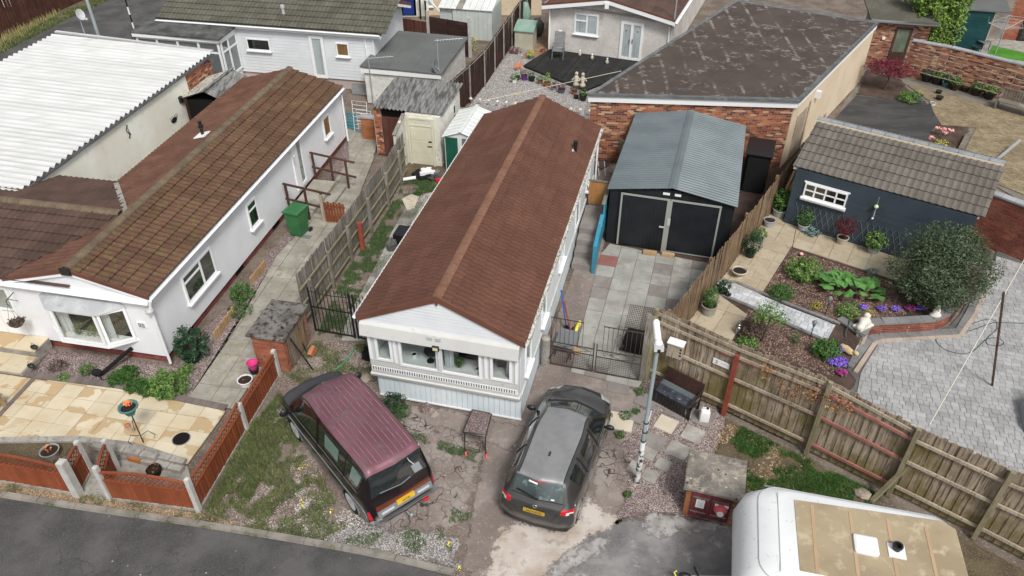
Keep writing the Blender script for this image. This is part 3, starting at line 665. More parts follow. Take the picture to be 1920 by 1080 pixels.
M['lf_olive']=leafmat('grey olive leaves',(.035,.055,.028),(.065,.09,.045),(.11,.14,.08))
M['lf_bright']=leafmat('bright green leaves',(.05,.115,.022),(.11,.19,.045),(.16,.24,.07))
M['lf_mid']=leafmat('mid green leaves',(.03,.085,.02),(.07,.15,.03))
M['lf_lime']=leafmat('lime leaves',(.1,.17,.03),(.18,.26,.055),(.06,.12,.03))
M['lf_rhub']=leafmat('broad green leaves',(.055,.15,.035),(.09,.2,.055))
M['lf_red']=leafmat('wine red leaves',(.07,.012,.016),(.13,.022,.03))
M['lf_maple']=leafmat('dark red maple leaves',(.09,.01,.02),(.18,.03,.045))
M['lf_yellow']=leafmat('yellow green leaves',(.3,.3,.05),(.4,.36,.07))
M['lf_rust']=leafmat('dead rust leaves',(.2,.09,.03),(.3,.15,.06))
M['lf_pink']=leafmat('pink petals',(.65,.25,.28),(.75,.45,.42))
M['lf_purple']=leafmat('violet petals',(.16,.08,.5),(.27,.16,.62))
M['lf_magenta']=leafmat('magenta petals',(.25,.02,.16),(.35,.04,.25))
M['lf_white']=leafmat('white petals',(.75,.75,.72),(.8,.8,.75))
M['lf_ygold']=leafmat('yellow petals',(.75,.55,.02),(.85,.7,.05))
M['lf_orange']=leafmat('orange petals',(.6,.16,.05),(.7,.25,.1))
M['lf_bluish']=leafmat('blue grey leaves',(.08,.13,.12),(.14,.2,.18))
M['lf_heather']=leafmat('dull heather leaves',(.06,.045,.035),(.1,.075,.06),(.16,.1,.08))
M['stem']=mat('brown stem',(.07,.05,.035),(.11,.08,.055),rough=.9,rand=.1)
M['bark_litter']=leafmat('dry fallen leaves',(.16,.1,.06),(.27,.19,.12),(.36,.28,.2))
M['stone_bits']=leafmat('gravel stones',(.2,.165,.145),(.36,.31,.28),(.12,.1,.09),tr=0,rough=.9)
M['stone_white']=leafmat('pale gravel stones',(.26,.245,.23),(.46,.45,.43),(.16,.15,.14),tr=0,rough=.9)
M['chips']=leafmat('bark chips',(.1,.06,.045),(.2,.13,.1),(.3,.2,.16),tr=0,rough=.9)
# the ground
def ragged(pts,amp=.08,step=.25,seed=0):
 out=[]
 for i in range(len(pts)):
  a,b=Vector(pts[i]).to_2d(),Vector(pts[(i+1)%len(pts)]).to_2d();n=max(1,int((b-a).length/step))
  for k in range(n):
   p=a+(b-a)*k/n
   q=Vector((p.x*1.3,p.y*1.3,seed));r=Vector((p.x*4,p.y*4,seed+5))
   out.append((p.x+amp*(noise.noise(q)*1.6+noise.noise(r)),p.y+amp*(noise.noise(q+Vector((9,3,1)))*1.6+noise.noise(r+Vector((9,3,1))))))
 return out
def pxs(l,z=0):return[P(u,v,z)for u,v in l]
_fe={}
def sheet(name,pts,z,mt,rag=0,seed=0,step=.25,th=None):
 if rag and not th:
  pts=np.array([tuple(p)[:2]for p in pts]);fw=max(.25,rag*4);x0,y0=pts.min(0)-fw;x1,y1=pts.max(0)+fw;d=.12 if max(x1-x0,y1-y0)<14 else .5
  X,Y=np.meshgrid(np.arange(x0,x1+d,d),np.arange(y0,y1+d,d));ins=np.zeros(X.shape,bool);ds=np.full(X.shape,1e9)
  for i in range(len(pts)):
   (ax,ay),(bx,by)=pts[i-1],pts[i];L2_=(bx-ax)**2+(by-ay)**2+1e-9;tt_=np.clip(((X-ax)*(bx-ax)+(Y-ay)*(by-ay))/L2_,0,1)
   ds=np.minimum(ds,np.hypot(X-ax-tt_*(bx-ax),Y-ay-tt_*(by-ay)))
   if ay!=by:ins^=((ay>Y)!=(by>Y))&(X<(bx-ax)*(Y-ay)/(by-ay)+ax)
  e=np.where(ins,ds,-ds);ny,nx=X.shape;me=bpy.data.meshes.new(name);vs_=np.stack([X,Y,np.full(X.shape,z)],-1).reshape(-1,3)
  k=(np.arange(ny-1)[:,None]*nx+np.arange(nx-1)[None,:]).ravel();ef=e.ravel();k=k[(ef[k]>-fw)|(ef[k+nx+1]>-fw)]
  me.from_pydata([tuple(v)for v in vs_],[],[(int(i),int(i+1),int(i+nx+1),int(i+nx))for i in k]);at_=me.attributes.new('edge','FLOAT','POINT');at_.data.foreach_set('value',(ef*.8/fw*.5).astype(np.float32))
  key=(mt.name,)
  if key not in _fe:_fe[key]=feathered(mt)
  me.materials.append(_fe[key]);o=bpy.data.objects.new(name,me);COL.objects.link(o);o['kind']='structure';return o
 if rag:pts=ragged(pts,rag,step,seed)
 m=MB()
 if th:m.prism([(p[0],p[1])for p in pts],z-th,z)
 else:m.add([(p[0],p[1],z)for p in pts],[tuple(range(len(pts)))])
 return single(name,m,mt,kind='structure')
single('ground',MB().add([(-300,-60,-.03),(300,-60,-.03),(300,500,-.03),(-300,500,-.03)],[(0,1,2,3)]),M['soil'],kind='structure')
KERB=[P(*q)for q in((-500,868),(-200,903),(0,933),(140,955),(260,972),(370,988),(500,1009),(640,1033),(740,1053),(850,1080))]
road_pts=[(p.x,p.y)for p in KERB]+[(P(862,1090).x,P(862,1090).y),(2.2,8.6),(3.2,8.2),(9,7.4),(40,2),(40,-30),(-60,-30),(-60,KERB[0].y+3)]
sheet('road',road_pts,-.012,M['asphalt'])
vp=[(p.x,p.y)for p in KERB]+[P(868,1085).to_2d(),P(890,900).to_2d(),P(905,790).to_2d(),P(720,742).to_2d(),P(690,640).to_2d(),P(590,630).to_2d(),P(525,690).to_2d(),P(385,960).to_2d(),P(200,938).to_2d(),P(0,900).to_2d(),P(-400,840).to_2d()]
sheet('front_yard',vp,-.002,M['yard_dirt'])
sheet('gravel_verge',[P(*q).to_2d()for q in((-300,850),(0,895),(150,925),(380,962),(470,990),(360,983),(140,950),(0,928),(-300,880))],.004,M['tan_gravel'],.06,3)
sheet('stone_strip',[P(*q).to_2d()for q in((560,995),(700,985),(860,1010),(862,1070),(760,1050),(640,1025))],.004,M['white_gravel'],.1,4)
kt=SetThing('kerb',MB().add([(KERB[3].x,KERB[3].y,-.02),(KERB[4].x,KERB[4].y,-.02),(KERB[4].x,KERB[4].y+.1,-.02)],[(0,1,2)]),M['kerb'])
pl=[p.copy()for p in KERB];L_=0.0;rk=random.Random(4)
for i in range(len(pl)-1):
 a,b=pl[i],pl[i+1];d=(b-a);n=max(1,round(d.length/.92));u=d.normalized();nn=Vector((-u.y,u.x,0))
 for k in range(n):
  p=a+d*(k/n)+u*.006;q=a+d*((k+1)/n)-u*.006;h=.085+rk.uniform(-.012,.008)
  m=MB().hexa([p,q,q+nn*.13,p+nn*.13],[p+Vector((0,0,h))+nn*.015,q+Vector((0,0,h))+nn*.015,q+nn*.13+Vector((0,0,h)),p+nn*.13+Vector((0,0,h))])
  kt.part('kerbstone',m,M['kerb'],world=True)
sheet('driveway',[P(*q).to_2d()for q in((862,1085),(905,850),(905,780),(700,742),(960,770),(1030,640),(1062,560),(1085,480),(1110,330),(1170,290),(1130,480),(1068,690),(1200,730),(1200,810),(1140,850),(1130,900),(1135,975),(1010,1010),(930,1085))],.0,M['drive'],.02,5)
sheet('worn_turning_area',[P(*q).to_2d()for q in((900,1130),(935,1010),(1090,1000),(1172,972),(1240,962),(1380,985),(1440,1050),(1500,1110),(1600,1200),(900,1250))],.004,M['asphalt_worn'],.05,6)
sheet('right_frontage',[P(*q).to_2d()for q in((1085,1000),(1130,960),(1150,830),(1195,790),(1205,715),(1260,690),(1330,740),(1365,790),(1340,850),(1280,905),(1285,965),(1390,995),(1250,965),(1172,972))],-.001,M['pink_gravel'],.03,8)
sheet('crazed_concrete',[P(*q).to_2d()for q in((1118,840),(1150,830),(1178,836),(1178,930),(1155,965),(1110,972))],.005,M['cracked'],.04,9)
sheet('crazed_concrete',[P(*q).to_2d()for q in((735,745),(900,790),(905,850),(880,960),(850,990),(740,1000),(700,985))],.003,M['cracked'],.08,10)
sheet('bare_earth_bed',[P(*q).to_2d()for q in((745,750),(985,800),(960,850),(915,830),(800,795))],.008,M['drive'],.05,11)
sheet('cement_spill',[P(*q).to_2d()for q in((905,1090),(925,1030),(935,990),(985,978),(1030,990),(1075,985),(1085,945),(1100,935),(1150,965),(1172,975),(1120,1005),(1075,1030),(1040,1062),(1000,1100))],.0095,M['spill'],.09,12,.12)
sheet('cement_spill',[P(*q).to_2d()for q in((1185,972),(1245,962),(1300,975),(1360,985),(1380,1000),(1320,996),(1270,1000),(1240,1012),(1215,1000))],.0095,M['spill2'],.07,13,.1)
sheet('cement_spill',[P(*q).to_2d()for q in((1060,1035),(1105,1012),(1150,1000),(1140,1030),(1090,1060),(1040,1090),(1010,1095))],.0135,M['spill2'],.08,14,.1)
sheet('planted_verge',[P(*q).to_2d()for q in((1340,850),(1362,785),(1500,852),(1660,935),(1640,950),(1480,930),(1400,960),(1385,990),(1400,870),(1285,855))],.006,M['leaf_litter'],.05,15)
sheet('planted_verge',[P(*q).to_2d()for q in((1640,945),(1700,960),(1830,1020),(1990,1110),(1990,1300),(1830,1300),(1790,1000))],.002,M['leaf_litter'],.05,16)
gt=SetThing('parking_slabs',MB().prism([P(*q).to_2d()for q in((1126,478),(1143,458),(1300,490),(1372,500),(1300,600),(1215,700),(1196,728),(1070,698))],-.02,.012),M['joint'],P(1126,478),15.5)
poly=[gt.L(P(*q)).to_2d()for q in((1126,478),(1143,458),(1300,490),(1372,500),(1300,600),(1215,700),(1196,728),(1070,698))]
poly=[(p.x,p.y)for p in poly]
rs=random.Random(8)
def dmat(cx,cy,r):
 w=gt.M@Vector((cx,cy,0))
 if(w-P(1142,492)).length<.3:return M['slab_red']
 t=r.random()
 return M['slab_light']if t<.6 else M['slab_brown']if t<.78 else M['slab_grey']
slabs(gt,poly,.61,.61,.0,.03,.014,mats=dmat,jit=.004,name='slab',rnd=rs)
st=SetThing('concrete_strip',MB().prism([P(*q).to_2d()for q in((1068,698),(1126,478),(1108,474),(1085,480),(1040,610),(1022,690))],-.02,.01),M['drive'])
lt=SetThing('stepping_slabs',MB().prism([P(*q).to_2d()for q in((1190,800),(1230,770),(1335,800),(1330,850),(1240,920),(1175,880))],-.03,-.0005),M['pink_gravel'],P(1230,800),33)
def onslab(u,v,w,h,mt,rot=0,z=.03):
 p=lt.L(P(u,v));m=MB().obox((0,0,.015),(w,h,.035));me=m.mesh('slab',mt)
 lt.piece('slab',me,(p.x,p.y,.0),(random.uniform(-.01,.01),random.uniform(-.01,.01),R(rot)))
for q in((1212,752,.55,.5,'slab_brown'),(1202,782,.5,.5,'slab_brown'),(1249,796,.5,.5,'slab_cream'),(1227,829,.52,.5,'slab_brown'),(1299,815,.5,.5,'slab_grey'),(1270,845,.52,.5,'slab_grey'),
(1216,851,.36,.36,'slab_grey'),(1243,872,.36,.36,'slab_grey'),(1192,878,.36,.36,'slab_grey'),(1219,893,.36,.36,'slab_grey'),(1318,786,.5,.5,'slab_brown'),(1266,770,.5,.5,'slab_brown'),(1240,752,.5,.5,'slab_brown')):
 onslab(q[0],q[1],q[2],q[3],M[q[4]])
for n_,(u,v,w,h)in enumerate(((1160,725,.6,.5),(1160,790,.75,.6))):
 lt2=single('threshold_slab',MB(Matrix.Translation(P(u,v))@Matrix.Rotation(-R(16),4,'Z')).box(-w/2,w/2,-h/2,h/2,0,.02),M['slab_brown' if n_==0 else 'slab_cream'],kind='structure')
pp=[P(*q)for q in((350,752),(438,768),(525,640),(592,530),(640,450),(700,300),(715,235),(650,240),(655,300),(560,440),(520,480),(440,620))]
pt=SetThing('side_path',MB().prism([p.to_2d()for p in pp],-.02,.012),M['joint_dark'],P(350,752),9.5)
slabs(pt,[tuple(pt.L(p).to_2d())for p in pp],.64,.62,0,.035,.014,mats=[M['slab_mossy']],name='slab',oy=.05)
sheet('gravel_bed',[P(*q).to_2d()for q in((60,704),(220,722),(420,765),(350,752),(440,620),(520,480),(560,440),(655,300),(650,262),(600,360),(333,683),(95,655))],.004,M['pink_gravel'])
yp=[P(*q)for q in((-260,660),(-100,686),(0,702),(67,712),(220,731),(424,773),(352,872),(290,848),(165,826),(0,826),(-260,800))]
yt=SetThing('patio',MB().prism([p.to_2d()for p in yp],-.02,.022),M['joint'],P(350,755),11)
slabs(yt,[tuple(yt.L(p).to_2d())for p in yp],.6,.46,.012,.035,.012,mats=[M['slab_yellow']],name='slab')
bt=SetThing('patio_border',MB().add([P(0,640,-.01),P(1,640,-.01),P(0,645,-.01)],[(0,1,2)]),M['block_dark'])
def strip(pts,w,mt,nm='edging_block',L=.2,z=0,th=.05,T=bt):
 for i in range(len(pts)-1):
  a,b=pts[i],pts[i+1];d=b-a;n=max(1,round(d.length/L));u=d.normalized();me=MB().box(-(d.length/n-.008)/2,(d.length/n-.008)/2,-w/2,w/2,0,th).mesh(nm,mt)
  for k in range(n):
   c=a+d*((k+.5)/n)
   T.piece(nm,me,T.L(Vector((c.x,c.y,z+random.uniform(0,.003)))),(0,0,math.atan2(u.y,u.x)-T.o.rotation_euler.z))
M['edge_brown']=mat('dull purple brown edging',(.14,.115,.105),(.18,.15,.135),rough=.9,rand=.12,bump=.3)
strip([P(*q)for q in((-40,690),(0,697),(70,707),(220,725),(425,767))],.2,M['edge_brown'],z=.02)
strip([P(*q)for q in((67,710),(-10,792))],.12,M['edge_brown'],z=.02)
strip([P(*q)for q in((0,828),(150,826),(250,838),(345,868))],.17,M['conc'],L=.4,z=.02,th=.06)
sheet('front_bed',[P(*q).to_2d()for q in((-100,830),(0,830),(140,828),(125,852),(80,880),(-100,850))],.006,M['leaf_litter'])
sheet('concrete_step',[P(*q).to_2d()for q in((150,858),(175,870),(208,940),(150,925))],.008,M['conc'])
sheet('planter_floor',[P(*q).to_2d()for q in((190,840),(290,850),(352,875),(372,950),(225,925))],.006,M['conc'])
sheet('weedy_strip',[P(*q).to_2d()for q in((590,640),(700,640),(790,480),(850,330),(828,312),(768,312),(720,400),(640,520),(590,590))],.003,M['yard_dirt'])
np_=[P(*q)for q in((640,640),(690,640),(740,560),(800,440),(838,372),(815,360),(770,374),(733,440),(714,482),(680,545),(655,590))]
nt=SetThing('narrow_path',MB().prism([p.to_2d()for p in np_],-.02,.014),M['joint_dark'],P(640,640),12)
slabs(nt,[tuple(nt.L(p).to_2d())for p in np_],.75,.8,0,.035,.014,mats=[M['slab_brown'],M['slab_grey']],name='slab')
sheet('old_pad',[P(*q).to_2d()for q in((755,375),(772,366),(785,370),(778,392),(762,396))],.05,M['slab_cream'],.03,3,th=.06)
sheet('back_road',[P(*q).to_2d()for q in((-300,190),(-80,130),(0,99),(110,42),(210,-2),(420,-100),(1000,-300),(1100,-200),(560,-10),(300,90),(140,240),(-300,500))],.002,M['asphalt'])
sheet('grass_verge',[P(*q).to_2d()for q in((-300,130),(-80,95),(0,70),(160,0),(340,-80),(900,-300),(1000,-300),(420,-100),(210,-2),(110,42),(0,99),(-80,130),(-300,190))],.006,M['grass_ground'],.1,2)
sheet('gravel_garden',[P(*q).to_2d()for q in((880,200),(905,165),(980,60),(1030,60),(1200,110),(1120,190),(1100,240),(880,240))],.004,M['white_gravel'])
sheet('paved_corner',[P(*q).to_2d()for q in((975,110),(998,88),(1010,60),(1032,60),(1032,95),(1000,112))],.009,M['terr_tile'])
sheet('outhouse_yard',[P(*q).to_2d()for q in((745,345),(765,305),(850,300),(850,345),(800,350))],.007,M['leaf_litter'],.03,9)
sheet('dirt_yard',[P(*q).to_2d()for q in((1095,470),(1120,250),(1500,250),(1500,330),(1370,500),(1300,490),(1145,458),(1120,480))],-.004,M['bark'])
G=.3
def garden(name,l,mt,dz=0,rag=0,seed=0):return sheet(name,[P(u,v,G).to_2d()for u,v in l],G+dz,mt,rag,seed,th=G+.02)
def fpt(p,q,t,o):u=(q-p).normalized();return p.lerp(q,t)+Vector((-u.y,u.x,0))*o
fb=[P(*q)for q in((1212,707),(1358,772),(1503,842),(1660,920))]
sheet('raised_bed_soil',[p.to_2d()for p in[Vector((11.3,26.4,0)),Vector((4.42,16.1,0)),fpt(fb[0],fb[1],.1,.1),fpt(fb[1],fb[2],0,.1),fpt(fb[1],fb[2],.8,.1)]+[P(u,v,G)for u,v in((1606,712),(1596,700),(1586,690),(1610,640),(1630,606),(1700,598),(1788,588),(1808,560),(1835,540),(1860,470),(1700,420))]],G,M['bark'],th=G+.02)
bp=[P(u,v,G)for u,v in((1290,600),(1338,541),(1365,510),(1440,400),(1476,345),(1700,440),(1700,530),(1672,524),(1484,462),(1427,552),(1338,530),(1335,545),(1402,590),(1370,636))]
pa=[P(u,v,G)for u,v in((1296,601),(1343,537),(1365,508),(1440,402),(1476,345),(1700,432),(1700,533),(1484,463),(1427,553),(1340,526))]
ct=SetThing('garden_path',MB().prism([p.to_2d()for p in pa],G-.02,G+.006),M['joint'],P(1484,463,G),31.5)
slabs(ct,[tuple(ct.L(p).to_2d())for p in pa],.6,.6,0,.03,.01,mats=[M['slab_buff']],name='slab',mixw=[.6,.6,.9])
pb=[P(u,v,G)for u,v in((1292,603),(1340,548),(1402,592),(1372,640))]
cb=SetThing('garden_path',MB().prism([p.to_2d()for p in pb],G-.02,G+.006),M['joint'],P(1372,640,G),31.5)
slabs(cb,[tuple(cb.L(p).to_2d())for p in pb],.6,.6,0,.03,.01,mats=[M['slab_buff']],name='slab')
pc=[P(u,v,G)for u,v in((1337,548),(1345,531),(1380,535),(1480,578),(1566,611),(1550,640),(1500,617),(1400,570),(1362,556))]
cc=SetThing('block_path',MB().prism([p.to_2d()for p in pc],G-.02,G+.012),M['joint_dark'],P(1566,611,G),31.5)
slabs(cc,[tuple(cc.L(p).to_2d())for p in pc],.16,.16,0.004,.035,.008,bond=1,mats=[M['block_white']],name='paving_block',mixw=[.16,.22,.12],limit=300)
strip([P(u,v,G)for u,v in((1345,529),(1380,531),(1480,573),(1575,609))],.1,M['block_dark'],'edging_block',.2,G+.02,.05,cc)
strip([P(u,v,G)for u,v in((1337,548),(1400,574),(1500,620),(1556,645))],.1,M['block_dark'],'edging_block',.2,G+.02,.05,cc)
P0=[P(*q)for q in((1612,640),(1640,632),(1740,626),(1782,610),(1800,590),(1812,568),(1850,520),(1865,480),(1870,470),(1990,520),(2150,640),(2150,1100),(1990,1080))]+[fpt(fb[2],fb[3],1,.15),fpt(fb[2],fb[3],.0,.15),P(1590,690)]
bk=SetThing('block_patio',MB().prism([p.to_2d()for p in P0],-.02,.012),M['joint_dark'],P(1614,700),16.5)
vis=[P(*q)for q in((1614,700),(1650,640),(1660,632),(1800,624),(1815,590),(1868,482),(1930,500),(1935,905),(1850,870),(1710,815),(1600,770))]
slabs(bk,[tuple(bk.L(p).to_2d())for p in vis],.2,.165,.004,.032,.009,bond=1,mats=[M['block_grey']],name='paving_block',mixw=[.2,.25,.15],limit=300)
strip([P(*q)for q in((1588,688),(1625,640),(1650,632),(1800,624),(1820,590),(1855,510))],.3,M['block_dark'],'edging_block',.09,.006,.045,bk)
strip([P(*q)for q in((1603,700),(1640,645),(1660,640),(1800,632),(1828,592),(1862,510))],.12,M['block_peach'],'edging_block',.25,.01,.047,bk)
sheet('tan_yard',[P(*q).to_2d()for q in((1560,230),(1600,165),(1650,120),(1760,150),(1990,220),(1990,420),(1860,345),(1800,300))],.0,M['joint'])
tt=SetThing('tan_block_paving',MB().prism([P(*q).to_2d()for q in((1730,165),(1990,240),(1990,395),(1868,345),(1805,290),(1830,240),(1765,235),(1752,215),(1742,190),(1700,160))],-.02,.01),M['joint_dark'],P(1765,235),40)
slabs(tt,[tuple(tt.L(P(*q)).to_2d())for q in((1730,165),(1990,240),(1990,395),(1868,345),(1805,290),(1830,240),(1765,235),(1752,215),(1742,190),(1700,160))],.2,.1,.004,.03,.008,bond=.5,mats=[M['block_tan']],name='paving_block')
sheet('felt_pad',[P(*q).to_2d()for q in((1540,250),(1605,180),(1700,190),(1745,198),(1762,225),(1725,280),(1640,262))],.03,M['tarpad'],th=.04)
sheet('maple_bed',[P(*q).to_2d()for q in((1606,178),(1625,130),(1690,150),(1700,165),(1735,190),(1745,198),(1700,190))],.02,M['bark'],.02,2)
sheet('tulip_bed',[P(*q).to_2d()for q in((1762,225),(1815,240),(1818,245),(1795,285),(1780,310),(1725,280))],.02,M['bark'],.02,2)
sheet('upper_yard',[P(*q).to_2d()for q in((1830,100),(1990,155),(1990,60),(1880,40),(1830,60))],.002,M['conc'])
sheet('turf_patch',[P(*q).to_2d()for q in((1850,104),(1862,86),(1990,116),(1990,140),(1920,115))],.03,M['astro'],th=.04)
# windows and doors
def face_y(y):return Matrix(((1,0,0,0),(0,1,0,y),(0,0,1,0),(0,0,0,1)))
def face_x(x):return Matrix(((0,-1,0,x),(1,0,0,0),(0,0,1,0),(0,0,0,1)))
def face_line(p,q):
 p,q=Vector((p[0],p[1],0)),Vector((q[0],q[1],0));u=(q-p).normalized();n=Vector((-u.y,u.x,0))
 return Matrix(((u.x,n.x,0,p.x),(u.y,n.y,0,p.y),(0,0,1,0),(0,0,0,1)))
def window(T,B,s0,s1,z0,z1,vs=(),hs=(),fw=.06,back=None,glass=None,sill=True,frame=None,dep=.05,name='window',subs=()):
 """frame 5 cm proud of the wall, real glass in front of what is seen behind it; vs/hs = fractions of mullions; subs=(s0f,s1f,zf) partial transoms"""
 fm=frame or M['pvc'];m=MB(B)
 w,h=s1-s0,z1-z0
 m.box(s0,s1,-dep,.0,z0,z0+fw);m.box(s0,s1,-dep,.0,z1-fw,z1)
 m.box(s0,s0+fw,-dep,.0,z0+fw,z1-fw);m.box(s1-fw,s1,-dep,.0,z0+fw,z1-fw)
 for v in vs:m.box(s0+w*v-fw*.5,s0+w*v+fw*.5,-dep,0,z0+fw,z1-fw)
 for v in hs:m.box(s0+fw,s1-fw,-dep+.004,0,z0+h*v-fw*.4,z0+h*v+fw*.4)
 for a,b,v in subs:m.box(s0+w*a,s0+w*b,-dep+.004,0,z0+h*v-fw*.4,z0+h*v+fw*.4)
 f=T.part(name,m,fm)
 if back is not False:T.part('curtain',MB(B).box(s0+fw*.5,s1-fw*.5,-.012,-.003,z0+fw*.5,z1-fw*.5),back or M['void'],parent=f)  # curtain, else a dark panel painted as the unlit room behind
 T.part('pane',MB(B).box(s0+fw*.5,s1-fw*.5,-.03,-.024,z0+fw*.5,z1-fw*.5),glass or M['glass'],parent=f)
 if sill:T.part('sill',MB(B).box(s0-.05,s1+.05,-dep-.08,-.0,z0-.05,z0-.003),fm,parent=f)
 return f
def pipe(T,pts,r=.035,mt=None,name='downpipe'):
 return T.part(name,MB().tube(pts,r,8),mt or M['pvc'],smooth=False,ang=40)
def gutter(T,p,q,mt=None,r=.055,name='gutter'):
 p,q=Vector(p),Vector(q);d=(q-p).normalized();s=d.cross(Vector((0,0,1))).normalized();rings=[]
 for c in(p,q):
  o=[c+s*r*math.cos(t)+Vector((0,0,r*math.sin(t)))for t in[math.pi+math.pi*k/6 for k in range(7)]]
  i=[c+s*r*.82*math.cos(t)+Vector((0,0,r*.82*math.sin(t)))for t in[2*math.pi-math.pi*k/6 for k in range(7)]]
  rings.append(o+i)
 return T.part(name,MB().loft(rings),mt or M['pvc'])
def ridge_caps(T,p,q,r,mt,n,name='ridge_tile',parent=None,flat=.6,joint=None):
 p,q=Vector(p),Vector(q);d=q-p;u=d.normalized();s=Vector((-u.y,u.x,0)).normalized();L=d.length/n
 rings=[]
 for y,k in((.004,1.0),(L-.012,.97)):
  o=[(math.cos(t)*r*k,y,math.sin(t)*r*flat*k)for t in[math.pi*j/6 for j in range(7)]]
  i=[(math.cos(t)*(r*k-.015),y,math.sin(t)*(r*flat*k-.015)-.01)for t in[math.pi-math.pi*j/6 for j in range(7)]]
  rings.append(o+i)
 me=MB().loft(rings).mesh(name,mt)
 nz=u.cross(s)if u.cross(s).z>0 else -u.cross(s);s2=u.cross(nz)
 for k in range(n):
  c=p+d*(k/n)
  T.piece(name,me,M=Matrix(((s2.x,u.x,nz.x,c.x),(s2.y,u.y,nz.y,c.y),(s2.z,u.z,nz.z,c.z),(0,0,0,1))),parent=parent)
def corrugated(T,a,b,c,d,pitch,amp,mt,name='roof_sheet',n=1,lap=.06,th=.004,step=6,along=True,jag=0,parent=None):
 """sheets on quad a-b (one eave edge) d-c (other edge); waves run from a-b to d-c, n sheets side by side"""
 a,b,c,d=map(Vector,(a,b,c,d));nz=(b-a).cross(d-a).normalized();nz=nz if nz.z>0 else -nz
 W=max((b-a).length,(c-d).length)
 for k in range(n):
  t0,t1=k/n,(k+1)/n+(lap/W if k<n-1 else 0);w=(t1-t0)*W;nu=max(2,int(w/pitch*step))
  m=MB();top=[];
  for(p,q,f)in((a,b,0),(d,c,1)):
   row=[]
   for i in range(nu+1):
    t=t0+(t1-t0)*i/nu;x=t*W
    row.append(p+(q-p)*t+nz*(amp*math.cos(2*math.pi*x/pitch)+.004*(k%2)))
   top.append(row)
  m.loft(top,caps=False,close=False);bot=[[v-nz*.008 for v in r]for r in top]
  m.loft([top[0],bot[0]],caps=False,close=False);m.loft([top[1],bot[1]],caps=False,close=False);m.loft(bot,caps=False,close=False)
  T.part(name,m,mt,parent=parent)
def boards(T,B,s0,s1,z0,z1,h,mt,name='cladding_board',slope=None,holes=(),dep=.012,parent=None):
 """horizontal weatherboards on a face; slope(z)->(s0,s1)"""
 k=0;z=z0
 while z<z1-.02:
  zz=min(z+h,z1);a,b=(s0,s1)if not slope else slope((z+zz)/2);segs=[(a,b)]
  for hs0,hs1,hz0,hz1 in holes:
   if hz0<(z+zz)/2<hz1:segs=[q for g in segs for q in((g[0],min(g[1],hs0)),(max(g[0],hs1),g[1]))if q[1]-q[0]>.03]
  for a,b in segs:
   if b-a>.03:T.part(name,MB(B).hexa([(a,-dep*1.8,z),(b,-dep*1.8,z),(b,.0,z),(a,.0,z)],[(a,-dep*.3,zz-.002),(b,-dep*.3,zz-.002),(b,.0,zz-.002),(a,.0,zz-.002)]),mt,parent=parent)
  z+=h
  # the brown-roofed mobile home in the middle
T=Thing('mobile_home','white mobile home with a reddish brown ribbed roof, behind the two parked cars','mobile home',(-3.81,14.78,0),13.85)
W,LN,ZE,ZR=4.2,12.0,2.86,3.8
m=MB()
Zb=.86
op=[(.38,.74,1.5,2.2),(1.02,1.98,1.44,2.22),(2.1,3.1,1.44,2.22),(3.42,3.88,1.5,2.2)]
xs=[.12]+[v for o in op for v in o[:2]]+[4.1]
for i in range(0,len(xs),2):m.box(xs[i],xs[i+1],.02,.1,1.42,2.3)
for a,b,z0,z1 in op:m.box(a,b,.02,.1,1.42,z0);m.box(a,b,.02,.1,z1,2.3)
m.box(.12,4.1,.02,.1,Zb,1.42);m.box(.12,4.1,.02,.1,2.3,ZE-.05)
m.box(4.02,4.1,.1,LN-.05,Zb,ZE-.05);m.box(.12,.2,.1,LN-.05,Zb,ZE-.05);m.box(.2,4.02,LN-.13,LN-.05,Zb,ZE-.05)
T.part('wall',m,M['cream_clad'])
m=MB();m.box(.2,4.02,.1,2.6,1.28,1.34);m.box(.2,4.02,2.4,2.45,1.34,2.7);m.box(.201,.23,.1,2.4,1.34,2.7)
T.part('interior',m,M['room'])
T.part('interior_shelf',MB().box(.25,2.05,.12,.75,1.36,1.4),M['sill_in']);T.part('interior_shelf',MB().box(2.08,4.0,.12,.6,1.36,1.4),M['sill_in'])
T.part('interior_wall',MB().box(.23,2.2,1.0,1.04,1.34,2.6),M['room']);T.part('interior_backdrop',MB().box(2.35,3.3,.62,.7,1.4,2.6),M['void']);T.part('interior_backdrop',MB().box(3.42,3.72,.5,.56,1.4,2.6),M['void'])
for a,b in((2.12,2.36),(3.74,3.98),(3.3,3.4)):
 mm=MB();n=9
 mm.loft([[(a+(b-a)*i/n,.18+.03*math.sin(i*2.1),z)for i in range(n+1)]for z in(1.42,2.4)],caps=False,close=False);T.part('curtain',mm,M['curtain'])
T.part('ceiling',MB().box(.1,4.12,.02,LN-.05,2.74,ZE-.02),M['room'])
for i,(a,b,z0,z1)in enumerate(op):
 window(T,face_y(.02),a-.05,b+.05,z0-.06,z1+.05,fw=.07,back=False,sill=False)
m=MB();m.box(1.0+.98,2.1,-.03,.02,1.4,2.27);T.part('mullion',m,M['pvc'])
for x in(.86,3.26,.18,4.04):T.part('corner_trim',MB().box(x-.04,x+.04,-.02,.018,1.42,2.3),M['pvc'])
sk=M['skirt'];n=27
for i in range(n):T.part('skirt_panel',MB().box(.24+i*(3.9/n)+.004,.24+(i+1)*(3.9/n)-.004,.1+.003*(i%2),.13,.03,.8),sk)
T.part('skirt_rail',MB().box(.22,4.16,.085,.1,.03,.08),M['pvc'])
for i in range(40):T.part('skirt_panel',MB().box(4.1-.02,4.13+.003*(i%2),.13+i*.29,.13+i*.29+.28,.03,.8),sk)
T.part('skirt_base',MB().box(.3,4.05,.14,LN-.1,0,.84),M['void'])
T.part('skirt_panel',MB().box(.2,.22,.13,LN-.1,.03,.8),sk)
